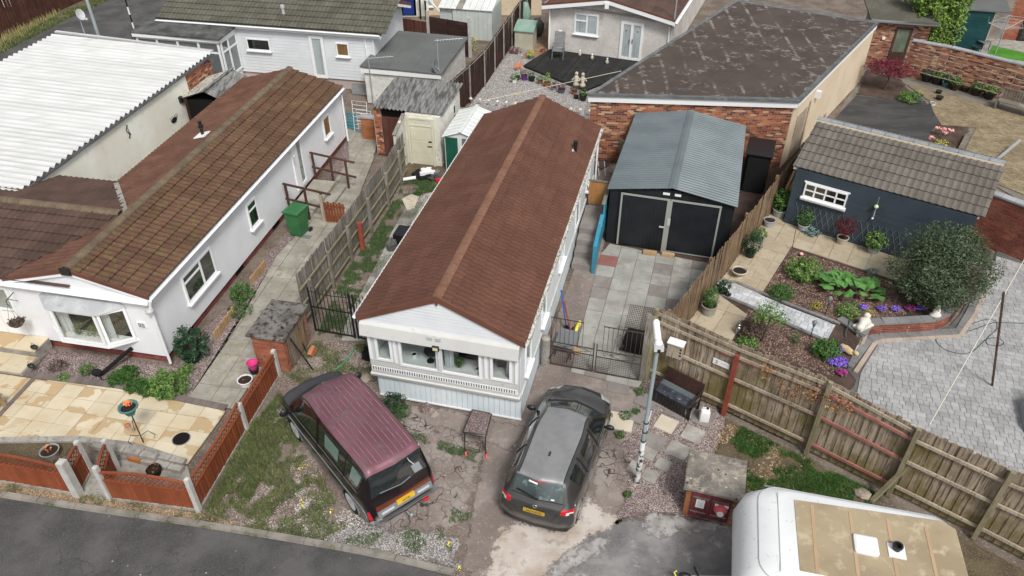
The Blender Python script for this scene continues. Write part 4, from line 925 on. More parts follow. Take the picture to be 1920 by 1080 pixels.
m=MB();m.loft([[(.14,-.03,z)if 0 else(x,y,z)for x,y in((.1,f),(4.14,f),(4.14,.12),(.1,.12))]for z,f in((.8,.06),(.84,-.02),(.93,-.04),(.95,.0))]);T.part('ledge',m,M['cream_clad'])
m=MB();m.box(4.1,4.16,.1,LN-.1,.82,.93);T.part('ledge',m,M['cream_clad'])
T.part('vent_strip',MB().box(.16,4.08,-.008,.018,1.05,1.2),M['pvc'])
vm=MB().box(-.011,.011,-.004,.0,0,.1).mesh('vent_slot',M['void'])
for i in range(58):T.piece('vent_slot',vm,(.2+i*.0665,-.0085,1.075))
for i in range(3):
 T.part('cladding_board',MB().box(.13,4.09,-.004+.004*i,.019,1.22+i*.065,1.28+i*.065),M['cream_clad'])
T.part('cladding_board',MB().box(.13,4.09,.0,.019,.96,1.04),M['cream_clad'])
T.part('fascia',MB().loft([[(.02,f,z),(4.12,f,z),(4.12,.1,z),(.02,.1,z)]for z,f in((2.3,-.13),(2.34,-.17),(2.66,-.1),(2.74,-.02))]),M['cream_clad'])
gz=lambda x:ZE+(ZR-ZE)*(1-abs(x-W/2)/(W/2))-.06
boards(T,face_y(.0),0,W,2.74,3.7,.094,M['cladding'],slope=lambda z:(max(.04,W/2*(z-ZE+.06+.02)/(ZR-ZE)),min(W-.04,W-W/2*(z-ZE+.06+.02)/(ZR-ZE))))
T.part('gable',MB().extr([(.06,.012,2.72),(W-.06,.012,2.72),(W-.06,.012,ZE-.06),(W/2,.012,ZR-.08),(.06,.012,ZE-.06)],(0,.08,0)),M['cladding'])
T.part('gable',MB().extr([(.06,LN-.1,2.72),(W-.06,LN-.1,2.72),(W-.06,LN-.1,ZE-.06),(W/2,LN-.1,ZR-.08),(.06,LN-.1,ZE-.06)],(0,.08,0)),M['cladding'])
rf=T.part('roof',MB().loft([[(-.02,y,ZE-.05),(W/2,y,ZR-.03),(W+.02,y,ZE-.05),(W+.02,y,ZE-.02),(W/2,y,ZR),(-.02,y,ZE-.02)]for y in(-.02,LN)]),M['roof_brown'])
sl=math.hypot(W/2+.06,ZR-ZE);cs=sl/7
pm=tile_mesh((LN+.02)/9,cs,.045,M['roof_brown'],rolls=8,ht=.018,lap=.03,name='roof_panel')
for sg in(-1,1):
 ex=W/2+sg*(W/2+.06);tiles(T,(ex,-.03 if sg>0 else -.03,ZE-.02),(0,1,0),(-sg*(W/2+.06),0,ZR-ZE+.01),9,7,(LN+.02)/9,cs,M['roof_brown'],tm=pm,parent=rf,name='roof_panel')
ridge_caps(T,(W/2,-.04,ZR+.005),(W/2,LN,ZR+.005),.13,M['ridge_brown'],26,flat=.42,parent=rf,name='ridge_cap')
for sg in(-1,1):
 e=Vector((W/2+sg*(W/2+.06),-.07,ZE-.06));a=Vector((W/2,-.07,ZR+.0))
 T.part('verge_board',MB().extr([e+Vector((0,0,-.09)),a+Vector((0,0,-.1)),a+Vector((0,0,.065)),e+Vector((0,0,.075))],(0,.05,0)),M['verge_brown'],parent=rf)
T.part('finial',MB().extr([(W/2-.09,-.08,ZR-.02),(W/2,-.08,ZR-.22),(W/2+.09,-.08,ZR-.02)],(0,.02,0)),M['verge_brown'],parent=rf)
gutter(T,(W+.11,-.05,ZE-.05),(W+.11,LN+.03,ZE-.05),M['gutter']);gutter(T,(-.11,-.05,ZE-.05),(-.11,LN,ZE-.05),M['pvc'])
pipe(T,[(W+.1,LN-.1,ZE-.1),(W-.0,LN-.1,ZE-.3),(W+.0,LN-.1,.2)])
boards(T,face_x(4.1),.1,LN-.06,.96,ZE-.06,.19,M['cladding'],holes=[(.62,1.28,1.05,2.2),(2.6,3.25,1.1,2.2),(5.1,5.9,1.3,2.2),(7.9,8.7,.9,2.6)])
for s0,s1,z0 in((.62,1.28,1.15),(2.6,3.25,1.15),(5.1,5.9,1.3),(10,10.8,1.3)):window(T,face_x(4.1),s0,s1,z0,2.15,vs=(.5,)if s1-s0>.7 else(),back=M['curtain'])
window(T,face_x(4.1),7.92,8.68,.9,2.6,fw=.08,back=M['frost'],name='door',sill=False)
fl=T.part('flue',MB().lathe([(.062,0),(.062,.3),(.085,.31),(.085,.36),(.06,.37),(.06,.4),(.08,.41),(.08,.44),(0,.45)],(3.75,9.5,3.0),12),M['black'],ang=40)
T.part('flue_flashing',MB(Matrix.Translation((3.75,9.5,3.06))@Matrix.Rotation(R(24),4,'Y')).box(-.13,.13,-.13,.13,0,.03),M['white'],parent=fl)
fl=T.part('floodlight',MB().box(1.95,2.12,-.22,-.16,2.27,2.4),M['black']);T.part('lens',MB().box(1.97,2.1,-.228,-.22,2.29,2.38),simple('lamp lens',(.6,.56,.35),.3),parent=fl)
for x in(1.88,2.1):T.part('bracket',MB().box(x-.06,x+.06,-.16,-.1,2.56,2.64),M['lgrey_pl'])
for x,z in((1.12,.6),(3.1,.6)):T.part('skirt_hole',MB().lathe([(.0,0),(.022,0),(.022,.004),(0,.004)],(0,0,0),8),M['void'])
HM=T
t=Thing('shaving_mirror','round black table mirror on a stand behind the front window of the brown-roofed home','mirror',HM.M@Vector((1.68,.3,1.4)),13.85)
t.part('base',MB().lathe([(.1,0),(.1,.02),(.02,.03),(.012,.16)],n=14),M['black']);t.part('dial',MB(Matrix.Translation((0,0,.34))@Matrix.Rotation(R(80),4,'X')).lathe([(.0,-.012),(.16,-.012),(.165,0),(.16,.012),(0,.012)],n=20),M['black'])
t.part('yoke',MB().tube([(.17*math.sin(a),0,.34-.18*math.cos(a))for a in[R(k)for k in range(-80,81,20)]],.008),M['black'])
for x,y,lab in((1.22,.35,'small white candle cup at the left end of the front window ledge'),(2.98,.22,'small white candle cup at the right end of the front window ledge')):
 t=Thing('candle_cup',lab,'cup',HM.M@Vector((x,y,1.4)),0,'cups on the window ledge')
 t.part('cup',MB().lathe([(.06,0),(.075,.12),(.07,.12),(.055,.1)],n=14),M['white']);t.part('filling',MB().lathe([(0,.1),(.065,.1),(.065,.105),(0,.105)],n=12),M['black_matt'])
t=Thing('spider_plant','spiky potted plant behind the right front pane of the brown-roofed home','potted plant',HM.M@Vector((2.45,.28,1.4)))
t.part('pot',MB().lathe([(.05,0),(.08,.1),(.07,.1),(0,.09)],n=12),M['black_matt'])
vv=[]
for k in range(60):
 a=random.uniform(0,6.28);l=random.uniform(.12,.24);h=random.uniform(.02,.2);c=Vector((math.cos(a),math.sin(a),0));s=Vector((-c.y,c.x,0))*.009
 vv+=[Vector((0,0,.1))-s,Vector((0,0,.1))+s,c*l*.6+Vector((0,0,.1+h))+s,c*l*.6+Vector((0,0,.1+h))-s,c*l+Vector((0,0,.04+h*.5))]
o=np_obj('foliage',np.array([tuple(v)for v in vv]),5,M['lf_mid'],[(0,1,2,3),(3,2,4)]);o.parent=t.o
st_=Thing('entrance_steps','concrete steps climbing beside the right wall of the brown-roofed home','steps',HM.M@Vector((4.2,7.0,0)),13.85)
for k in range(3):st_.part('step',MB().box(.0,.68,.1+k*.42,2.9,k*.21,(k+1)*.21-.004),M['slab_brown'])
st_.part('step',MB().box(0,.68,1.35,2.9,.62,.83),M['slab_brown'])
rl=Thing('stair_guard','bright blue panelled guard rail beside the concrete entrance steps','railing',HM.M@Vector((4.95,7.0,0)),13.85)
rl.part('panel',MB().extr([(0,.05,.12),(0,3.0,.8),(0,3.0,1.75),(0,1.55,1.75),(0,1.5,1.35),(0,.05,1.05)],(.04,0,0)),M['blue_panel'])
rl.part('panel',MB().extr([(-.06,.05,.12),(-.06,1.5,.5),(-.06,1.5,1.35),(-.06,.05,1.05)],(.02,0,0)),M['blue_panel'])
rl.part('cap',MB().bar((-.01,.02,1.07),(-.01,1.5,1.37),.13,.025),M['blue_panel']);rl.part('post',MB().box(-.07,.05,-.02,.05,0,1.09),M['blue_panel'])
rl.part('cap',MB().bar((-.01,1.5,1.77),(-.01,3.02,1.77),.12,.025),M['wood_grey']);rl.part('post',MB().box(-.05,.05,2.98,3.05,0,1.78),M['blue_panel'])
rl.part('end_panel',MB().box(-.72,-.06,3.0,3.03,.85,1.74),M['ply']);rl.part('cap',MB().box(-.75,.02,2.97,3.06,1.745,1.775),M['wood_grey'])
# white bungalow on the left
T=BG=Thing('white_bungalow','long white rendered bungalow with lichened brown tiled roof, at the left with a bay window','bungalow',(-9.72,16.05,0),11)
XL,YB=-4.1,14.05
T.part('wall',MB().box(XL,0,0,YB,.3,2.5).box(-9.5,XL,0.0,5.0,.3,2.5),M['render'])
T.part('plinth',MB().box(XL-5,-.1,.1,YB-.1,0,.3),M['mortar_dark'])
bricks(T,(XL-1,.1),(-.1,.1),0,.3,M['plinth'],limit=80,seed=3);bricks(T,(-.1,.1),(-.1,YB-.1),0,.3,M['plinth'],limit=120,seed=4)
T.part('gable',MB().extr([(XL,.0,2.5),(0,0,2.5),(-2.05,0,3.05)],(0,.1,0)),M['render'])
T.part('gable',MB().extr([(XL,YB-.1,2.5),(0,YB-.1,2.5),(-2.05,YB-.1,3.05)],(0,.1,0)),M['render'])
rf=T.part('roof',MB().loft([[(XL-.1,y,2.47),(-2.05,y,3.06),(.12,y,2.47),(.12,y,2.5),(-2.05,y,3.09),(XL-.1,y,2.5)]for y in(-.02,YB+.05)]),M['tile_moss'])
sx=2.2;rise=.6;sl=math.hypot(sx,rise);ch=sl/6
tiles(T,(.15,-.05,2.49),(0,1,0),(-sx,0,rise),36,6,.393,ch,M['tile_moss'],rolls=2,parent=rf,th=.05,ht=.035,limit=300)
def kl(s,t):
 x,y=XL-.15+sx*t/sl,-.05+s;dx=-2.1-x
 return y<2.7-dx*1.25 or y>2.75+dx*1.12
tiles(T,(XL-.15,-.05,2.49),(0,1,0),(sx,0,rise),36,6,.393,ch,M['tile_orange'],rolls=2,parent=rf,th=.03,ht=.024,keep=kl,limit=260,seed=5)
ridge_caps(T,(-2.05,-.06,3.1),(-2.05,YB+.08,3.1),.15,M['ridge_moss'],33,parent=rf)
T.part('wing_roof',MB().loft([[(x,-.08,2.47),(x,2.7,3.07),(x,5.15,2.5),(x,5.15,2.53),(x,2.7,3.1),(x,-.08,2.5)]for x in(-9.6,-2.2)]),M['tile_dark'],parent=None)
sl2=math.hypot(2.8,.6);c2=sl2/8
tiles(T,(-9.6,-.1,2.5),(1,0,0),(0,2.8,.6),19,8,.4,c2,M['tile_dark'],keep=lambda s,t:(-9.6+s)<-2.1-(2.7+.1-2.8*t/sl2)*.78,parent=rf,th=.05,ht=.035,rolls=2,limit=210,seed=6)
sl3=math.hypot(2.5,.58)
tiles(T,(-9.6,5.25,2.5),(1,0,0),(0,-2.5,.6),19,7,.4,sl3/7,M['tile_dark'],keep=lambda s,t:(-9.6+s)<-2.1-(5.2-2.5*t/sl3-2.7)*.87,parent=rf,th=.03,ht=.028,limit=150,seed=7)
ridge_caps(T,(-9.6,2.72,3.11),(-2.25,2.72,3.11),.15,M['ridge_moss'],18,parent=rf)
T.part('valley_flashing',MB().bar((-2.1,2.75,3.13),(-4.15,5.1,2.58),.16,.02),M['conc'],parent=rf);T.part('valley_flashing',MB().bar((-2.15,2.65,3.1),(-4.3,-.05,2.55),.1,.02),M['tile_dark'],parent=rf)
for sg,e in((1,.15),(-1,XL-.12)):
 T.part('verge_board',MB().extr([(e,-.1,2.42),(-2.05,-.1,3.0),(-2.05,-.1,3.12),(e,-.1,2.54)],(0,.05,0)),M['verge_brown'],parent=rf)
 T.part('barge_board',MB().extr([(e,-.08,2.32),(-2.05,-.08,2.9),(-2.05,-.08,3.0),(e,-.08,2.42)],(0,.06,0)),M['pvc'])
T.part('verge_end',MB().box(-2.2,-1.9,-.14,-.1,2.94,3.16),M['black'],parent=rf)
gutter(T,(.19,-.1,2.43),(.19,YB+.1,2.43));gutter(T,(-9.5,-.16,2.4),(.1,-.16,2.33))
T.part('fascia_board',MB().box(.06,.12,-.05,YB,2.3,2.44),M['pvc']);T.part('fascia_board',MB().box(-9.5,.08,-.1,0,2.22,2.38),M['pvc'])
pipe(T,[(.2,-.1,2.4),(.12,-.08,2.2),(.08,-.05,2.05),(.08,-.05,.1)],.04);pipe(T,[(.2,YB,2.4),(.08,YB-.05,2.2),(.08,YB-.05,.1)],.04)
bx0,bx1,bd=-3.3,-.75,.42
pts=[(bx0,0),(bx0+.55,-bd),(bx1-.62,-bd),(bx1,0)]
bay=T.part('bay',MB().prism([(bx0,.0),(bx0+.55,-bd+.02),(bx1-.62,-bd+.02),(bx1,.0)],.78,.86),M['pvc'])
T.part('bay_sill',MB().prism([(bx0-.06,-.0),(bx0+.52,-bd-.06),(bx1-.58,-bd-.06),(bx1+.06,-.0)],.78,.84),M['pvc'],parent=bay)
T.part('bay_roof',MB().loft([[(bx0-.08,.0,1.98),(bx0+.5,-bd-.1,1.98),(bx1-.55,-bd-.1,1.98),(bx1+.08,.0,1.98)],[(bx0+.1,0,2.14),(bx0+.6,-.06,2.14),(bx1-.6,-.06,2.14),(bx1-.1,0,2.14)]]),M['block_white'],parent=bay)
T.part('bay_inside',MB().prism([(bx0+.1,-.01),(bx0+.56,-bd+.1),(bx1-.66,-bd+.1),(bx1-.1,-.01)],.86,.9),M['white_matt'],parent=bay)
T.part('bay_inside',MB().box(bx0+.1,bx1-.1,-.014,-.004,.9,1.98),M['void'],parent=bay)
for i in range(3):
 B=face_line(pts[i],pts[i+1]);w=math.dist(pts[i],pts[i+1]);window(T,B,.01,w-.01,.86,1.98,fw=.075,back=False,sill=False)
mm=MB()
for a,b in((bx0+.4,bx0+.8),(bx1-.75,bx1-.45)):mm.loft([[(a+(b-a)*i/8,-.16+.03*math.sin(i*2.3),z)for i in range(9)]for z in(.92,1.95)],caps=False,close=False)
T.part('curtain',mm,M['curtain'])
o=leafy(T,[((bx0+1.1,-.2,1.1),(.32,.12,.2)),((bx1-1.0,-.2,1.1),(.2,.1,.18))],260,.1,M['lf_mid'],aspect=.2,name='windowsill_plant');
np1=T.part('house_number',MB().box(-.55,-.3,-.03,0,1.3,1.5),M['white']);T.part('number_frame',MB().box(-.515,-.335,-.034,-.03,1.33,1.47),M['grey_pl'],parent=np1)
def text_on(T,s,size,Mx,mt,name='lettering',parent=None,sx=1):
 c=bpy.data.curves.new(name,'FONT');c.body=s;c.size=size;c.extrude=.0015;c.align_x='CENTER';c.align_y='CENTER';c.resolution_u=2
 o=bpy.data.objects.new(name,c);COL.objects.link(o)
 dg=bpy.context.evaluated_depsgraph_get();me=bpy.data.meshes.new_from_object(o.evaluated_get(dg));me.materials.clear();me.materials.append(mt)
 bpy.data.objects.remove(o);o=bpy.data.objects.new(name,me);COL.objects.link(o);o.parent=parent or T.o;o.matrix_local=Mx@Matrix.Scale(sx,4,(1,0,0));return o
def on_y(x,y,z,tilt=90):return Matrix.Translation((x,y,z))@Matrix.Rotation(R(tilt),4,'X')
text_on(T,'121',.12,on_y(-.425,-.036,1.4),M['white'],parent=np1)
T.part('wall_lamp',MB().lathe([(.04,0),(.11,.03),(.12,.1),(.08,.16),(0,.17)],(.08,-.12,1.98),12).tube([(.08,0,2.04),(.08,-.1,2.04)],.03),M['lgrey_pl'],ang=40)
window(T,face_y(0),-5.75,-4.95,.42,2.15,fw=.1,back=M['frost'],name='door',hs=(.52,),sill=False);T.part('door_panel',MB().box(-5.66,-5.04,-.045,-.03,.5,1.25),M['pvc'])
window(T,face_y(0),-4.93,-4.3,.42,2.15,fw=.09,back=M['frost'],name='door_sidelight',hs=(.52,),sill=False);T.part('door_panel',MB().box(-4.85,-4.38,-.045,-.03,.5,1.25),M['pvc'])
window(T,face_x(0),1.5,3.15,1.0,1.95,vs=(.58,),back=M['void'],subs=((.02,.56,.72),));window(T,face_x(0),5.5,6.15,1.02,1.95,back=M['void'],hs=(.68,));window(T,face_x(0),12.0,12.65,1.15,2.0,back=M['curtain_tan'])
window(T,face_x(0),9.1,9.95,.45,2.35,fw=.12,back=M['frost'],name='door',sill=False);T.part('door_panel',MB(face_x(0)).box(9.2,9.5,-.052,-.03,.55,2.25),M['pvc'])
for y in(1.0,4.2,7.0):T.part('air_brick',MB(face_x(-.1)).box(y,y+.5,-.02,0,.05,.25),M['void'])
lt_=T.part('wall_light',MB().tube([(0,8.9,2.1),(.2,8.9,2.18),(.22,8.9,2.05)],.015).ball((.22,8.9,2.0),.06),M['lgrey_pl'])
T.part('flue',MB().lathe([(.055,0),(.055,.3),(.09,.34),(.09,.42),(.05,.44),(.05,.52),(.075,.53),(.075,.56),(0,.57)],(-2.6,8.05,2.95),12),M['black'],ang=40)
T.part('flue_flashing',MB(Matrix.Translation((-2.6,8.05,3.0))@Matrix.Rotation(R(-15),4,'Y')).box(-.24,.2,-.24,.2,0,.03),M['white'])
t=Thing('front_steps','two sandstone topped steps below the door of the white bungalow','steps',BG.M@Vector((-4.1,0,0)),11)
for k,(d,z)in enumerate(((.62,.4),(1.3,.2))):
 t.part('riser',MB().box(-3.2,.38 if k==0 else .42,-d+.02,-.0 if k==0 else -.6,0,z-.04),M['conc'])
 for i in range(5):t.part('tread_slab',MB().box(-3.2+i*.72+.005,-3.2+(i+1)*.72-.005,-d,-.02 if k==0 else -.63,z-.037,z),M['slab_yellow'])
def hang(T):pass
t=Thing('hanging_basket','round coco fibre hanging basket beside the bungalow door','hanging basket',BG.M@Vector((-4.05,-.42,1.25)),0)
t.part('bowl',MB().lathe([(.02,-.14),(.13,-.1),(.21,0),(.2,0),(.0,-.03)],n=16),M['stem'],ang=50)
t.part('bracket',MB().tube([(0,.4,.75),(.0,.0,.75),(.02,-.02,.7)],.012).tube([(0,.4,.45),(0,.1,.74)],.01),M['iron'])
m=MB();[m.tube([(.2*math.cos(a),.2*math.sin(a),0),(0,0,.68)],.005,4)for a in(0,2.1,4.2)];t.part('chain',m,M['iron'])
leafy(t,[((0,0,.04),(.2,.2,.07))],160,.07,M['lf_heather'],name='foliage')
def rr_(x0,x1,y0,y1,r,z):return[(x1,y0+r,z),(x1,y1-r,z),(x1-r,y1,z),(x0+r,y1,z),(x0,y1-r,z),(x0,y0+r,z),(x0+r,y0,z),(x1-r,y0,z)]
# white corrugated roof building, far left
T=Thing('corrugated_outbuilding','long cream walled outbuilding under a bright white corrugated roof at the far left','outbuilding',BG.M@Vector((-6.4,2.0,0)),11)
T.part('wall',MB().box(-7.4,-.06,-2,13.5,0,2.86),M['render_cream'])
T.part('wall',MB().box(-.2,.0,-2,11.4,0,2.88),M['render_cream'])
T.part('pier',MB().box(-.22,-.008,11.42,13.45,0,2.88),M['mortar'])
bricks(T,(-.008,11.42),(-.008,13.45),.0,2.88,M['brick_mix'],limit=250,seed=9)
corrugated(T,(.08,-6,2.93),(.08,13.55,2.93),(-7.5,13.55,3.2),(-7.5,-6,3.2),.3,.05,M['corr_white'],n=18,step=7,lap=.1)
T.part('gutter',MB().box(.02,.1,-6,13.5,2.78,2.87),M['felt_edge'])
T.part('verge_trim',MB().bar((.1,13.62,2.96),(-7.5,13.78,3.25),.16,.07),M['corr_white'])
for y,z in((3.3,2.1),):T.part('wall_crack',MB().tube([(.004,y,z),(.004,y+.05,z-.3),(.004,y,z-.6),(.004,y+.2,z-1.1)],.006,4),M['conc'])
T.part('bulkhead_lamp',MB(face_x(0)).box(10.55,10.72,-.1,0,1.9,2.15),M['black'])
def metal_bug(label,p,n,nm='wall_ornament'):
 t=Thing(nm,label,'wall ornament',p,11)
 m=MB();r=random.Random(n)
 for k in range(n):
  a=k*.9;m.tube([(.02,.07*math.cos(a)*(1+k*.08),.25-k*.45/n+.05*math.sin(a)),(.02,.09*math.cos(a+1.5),.2-k*.45/n)],.012,5)
 t.part('leaf',m,M['iron']);t.part('stem',MB().tube([(.02,0,.3),(.03,.04,0),(.02,-.02,-.25)],.01,5),M['iron'])
metal_bug('twisted black metal leaf ornament on the cream wall below the white corrugated roof',T.M@Vector((0.0,7.1,2.25)),9)
t=Thing('wall_ornament','oval black metal beetle ornament on the cream wall nearest the brick pier','wall ornament',T.M@Vector((0,9.9,1.45)),11)
t.part('body',MB().ball((.02,0,0),.2,12,6,(.12,1,.55)),M['iron']);m=MB()
for k in range(6):m.tube([(.02,-.2+.08*k,.0),(.04,-.24+.1*k,.16),(.04,-.28+.1*k,.2)],.008,4)
t.part('leg',m,M['iron'])
p=P(158,62,0)
t=Thing('satellite_dish','small grey satellite dish on a thin mast behind the white corrugated roof','satellite dish',(P(157,58,3.0).x,P(157,58,3.0).y,0),-60)
t.part('mast',MB().tube([(0,0,0),(0,0,3.6)],.025,8),M['galv']);t.part('dish',MB(Matrix.Translation((0,-.12,3.75))@Matrix.Rotation(R(72),4,'X')).lathe([(0,0),(.15,.02),(.25,.06),(.24,.075),(.14,.03),(0,.012)],n=20,sx=.8),M['lgrey_pl'],ang=40)
t.part('arm',MB().tube([(0,-.1,3.5),(0,-.5,3.6)],.015,6).ball((0,-.52,3.62),.06),M['lgrey_pl'])
b=P(212,78,1.5)
t=Thing('street_lamp_post','pale grey steel post crossing the top left road edge','lamp post',(P(183,62,2.2).x,P(183,62,2.2).y,0))
t.part('pole',MB().tube([(0,0,0),(0,0,7)],[.09,.06],10),M['galv'],ang=50)
pb_=P(256,70,0)
t=Thing('striped_pole','black and white striped marker pole standing by the back road','pole',(pb_.x,pb_.y,0))
for k in range(12):t.part('band',MB().tube([(0,0,k*.42),(0,0,k*.42+.419)],.045,8),M['black']if k%2==0 else M['white'],ang=50)
t=Thing('shrub','small dark red shrub at the foot of the striped pole','shrub',P(268,74));leafy(t,[((0,0,.35),(.5,.4,.35))],500,.1,M['lf_red']);leafy(t,[((.5,0,.3),(.4,.3,.3))],200,.1,M['lf_rust'])
T=Thing('lean_to','small gabled lean-to roofed in black streaked old sheets behind the white bungalow','lean-to',BG.M@Vector((-6.3,12.6,0)),11)
T.part('wall',MB().box(.1,2.0,.15,2.2,0,2.0),M['void']);T.part('post',MB().box(.08,.18,.05,.15,0,2.1),M['wood_dark'])
corrugated(T,(-.1,0,2.05),(-.1,2.5,2.05),(1.05,2.5,2.45),(1.05,0,2.45),.15,.02,M['corr_pale'],n=2)
corrugated(T,(2.2,0,1.95),(2.2,2.5,1.95),(1.05,2.5,2.45),(1.05,0,2.45),.15,.02,M['corr_asb'],n=2)
T.part('ridge',MB().bar((1.05,-.05,2.48),(1.05,2.55,2.48),.14,.03),M['corr_asb'])
# olive roofed white home at the top
T=GH=Thing('white_boarded_home','white boarded home with olive grey tiles and a glazed side porch, at top left','mobile home',(-6.41,35.02,0),11.4)
LW=-10.9
T.part('wall',MB().box(LW,0,.15,4.3,.5,2.85),M['cladding']);T.part('plinth',MB().box(LW,-.3,.2,4.2,0,.5),M['plinth_pink'])
boards(T,face_y(.15),LW,0,.5,2.85,.15,M['cladding'],holes=[(-3.25,-2.45,0,2.6),(-1.95,-1.22,1.6,2.35),(-6.5,-5.2,1.6,2.25)])
T.part('gable',MB().extr([(-.002,.1,.5),(-.002,4.35,.5),(-.002,4.35,2.85),(-.002,2.22,3.62),(-.002,.1,2.85)],(-.1,0,0)),M['cladding'])
rf=T.part('roof',MB().loft([[(x,-.02,2.84),(x,2.22,3.66),(x,4.5,2.84),(x,4.5,2.87),(x,2.22,3.69),(x,-.02,2.87)]for x in(LW,.4)]),M['tile_olive'])
sl=math.hypot(2.25,.82)
tiles(T,(LW,-.05,2.9),(1,0,0),(0,2.25,.82),29,6,.4,sl/6,M['tile_olive'],parent=rf,limit=290,th=.05,ht=.035,rolls=2)
tiles(T,(.4,4.5,2.9),(-1,0,0),(0,-2.25,.82),29,6,.4,sl/6,M['tile_olive'],parent=rf,limit=0,th=.035,ht=.03)
ridge_caps(T,(LW,2.22,3.72),(.42,2.22,3.72),.14,M['tile_olive'],34,parent=rf)
for a,b in(((.42,-.1,2.86),(.42,2.22,3.68)),((.42,4.55,2.86),(.42,2.22,3.68))):T.part('verge_board',MB().bar(a,b,.05,.14),M['verge_brown'],parent=rf);T.part('barge_board',MB().bar(Vector(a)+Vector((-.02,0,-.14)),Vector(b)+Vector((-.02,0,-.14)),.06,.13),M['pvc'])
gutter(T,(LW,-.1,2.82),(.4,-.1,2.82));T.part('fascia_board',MB().box(LW,.4,-.03,.02,2.66,2.83),M['pvc']);pipe(T,[(-.42,-.1,2.8),(-.42,.1,2.6),(-.42,.1,.5)])
window(T,face_y(.13),-6.45,-5.25,1.62,2.2,back=M['void']);window(T,face_y(.13),-1.9,-1.27,1.65,2.3,back=M['curtain_tan'])
window(T,face_y(.13),-3.22,-2.5,.5,2.55,fw=.14,back=M['curtain'],name='door',sill=False)
T.part('flue',MB().lathe([(.07,0),(.07,.4),(.1,.42),(.1,.55),(0,.57)],(-4.6,.75,3.1),12),M['lgrey_pl'],ang=40)
bricks(T,(-1.2,-.35),(.2,-.35),0,.45,M['pot_grey'],limit=20);T.part('low_wall',MB().box(-1.2,.2,-.34,-.1,0,.45),M['mortar_dark'])
pz=2.62
T.part('porch_roof',MB().hexa([(-11.4,-1.5,pz),(-6.8,-1.6,pz),(-6.8,.1,pz+.06),(-11.4,.1,pz+.06)],[(-11.4,-1.5,pz+.06),(-6.8,-1.6,pz+.06),(-6.8,.1,pz+.14),(-11.4,.1,pz+.14)]),M['felt_dark'])
T.part('porch_fascia',MB().box(-11.3,-6.9,-1.52,-1.45,pz-.14,pz-.003).box(-6.95,-6.88,-1.5,.1,pz-.14,pz-.003),M['pvc'])
window(T,face_y(-1.38),-11.2,-6.98,.7,pz-.14,vs=(.25,.5,.75),hs=(.7,),fw=.1,back=M['grey_pl'],name='porch_glazing',sill=False)
T.part('porch_wall',MB().box(-11.2,-6.98,-1.36,.1,0,.7),M['pvc']);T.part('porch_inside',MB().box(-11.15,-7.05,-1.35,-.4,.72,1.2),M['white_matt'])
window(T,face_x(-6.96),-1.36,.1,.7,pz-.14,vs=(.45,),hs=(.7,),fw=.1,back=M['grey_pl'],name='porch_glazing',sill=False)
# painted brick store with grey felt roof
T=Thing('felt_roof_store','white painted brick store with a flat green grey felt roof and aerials','outbuilding',(-6.78,33.9,0),12)
T.part('wall',MB().box(.02,3.55,.02,4.6,0,1.72),M['brick_white'])
bricks(T,(.02,.02),(3.55,.02),0,1.72,M['brick_white'],Hc=.11,L=.4,limit=120);bricks(T,(3.55,.02),(3.55,4.6),0,1.72,M['brick_white'],Hc=.11,L=.4,limit=120,seed=3)
A_,B_,C_,D_=(-.5,1.2-.95,1.88),(3.3,.42-.8,1.8),(3.3,4.9,1.8),(-.5,5.4,1.88)
T.part('roof',MB().hexa([(-.12,-.1,1.74),(3.72,-.1,1.68),(3.72,4.75,1.68),(-.12,4.75,1.74)],[(-.12,-.1,1.82),(3.72,-.1,1.76),(3.72,4.75,1.76),(-.12,4.75,1.82)]),M['felt_grey'])
for x in(1.1,2.3):T.part('felt_lap',MB().hexa([(x,-.1,1.80-x*.0156),(x+.03,-.1,1.80-x*.0156),(x+.03,4.75,1.80-x*.0156),(x,4.75,1.80-x*.0156)],[(x,-.11,1.828-x*.0156),(x+.03,-.11,1.826-x*.0156),(x+.03,4.76,1.826-x*.0156),(x,4.76,1.828-x*.0156)]),M['felt_edge'])
T.part('fascia_board',MB().box(-.1,3.7,-.09,-.02,1.5,1.7),M['white_matt'])
for x0,y0,hh,dr in((.35,-.12,2.3,75),(3.5,.3,3.2,75)):
 t=Thing('aerial','thin television aerial at the '+('left' if x0<1 else 'right')+' corner of the green grey felt roof','aerial',T.M@Vector((x0,y0,0)),12)
 t.part('mast',MB().tube([(0,0,0),(0,0,hh)],.022,6),M['galv']);m=MB().tube([(-.1,0,hh-.1),(1.1,.25,hh)],.012,5)
 for k in range(9):c=Vector((-.1+k*.13,k*.028,hh-.1+k*.011));m.tube([c+Vector((-.03,.2,0)),c+Vector((.03,-.2,0))],.008,4)
 t.part('yagi',m,M['alu'])
t=Thing('satellite_dish','grey satellite dish fixed to the right corner of the felt roofed store','satellite dish',T.M@Vector((3.6,.3,1.7)),12)
t.part('dish',MB(Matrix.Translation((-.25,-.2,.3))@Matrix.Rotation(R(80),4,'Y')).lathe([(0,0),(.2,.02),(.32,.06),(.31,.075),(0,.012)],n=18,sx=.9),M['grey_pl'],ang=40);t.part('arm',MB().tube([(0,0,0),(-.2,-.2,.3)],.02),M['galv'])
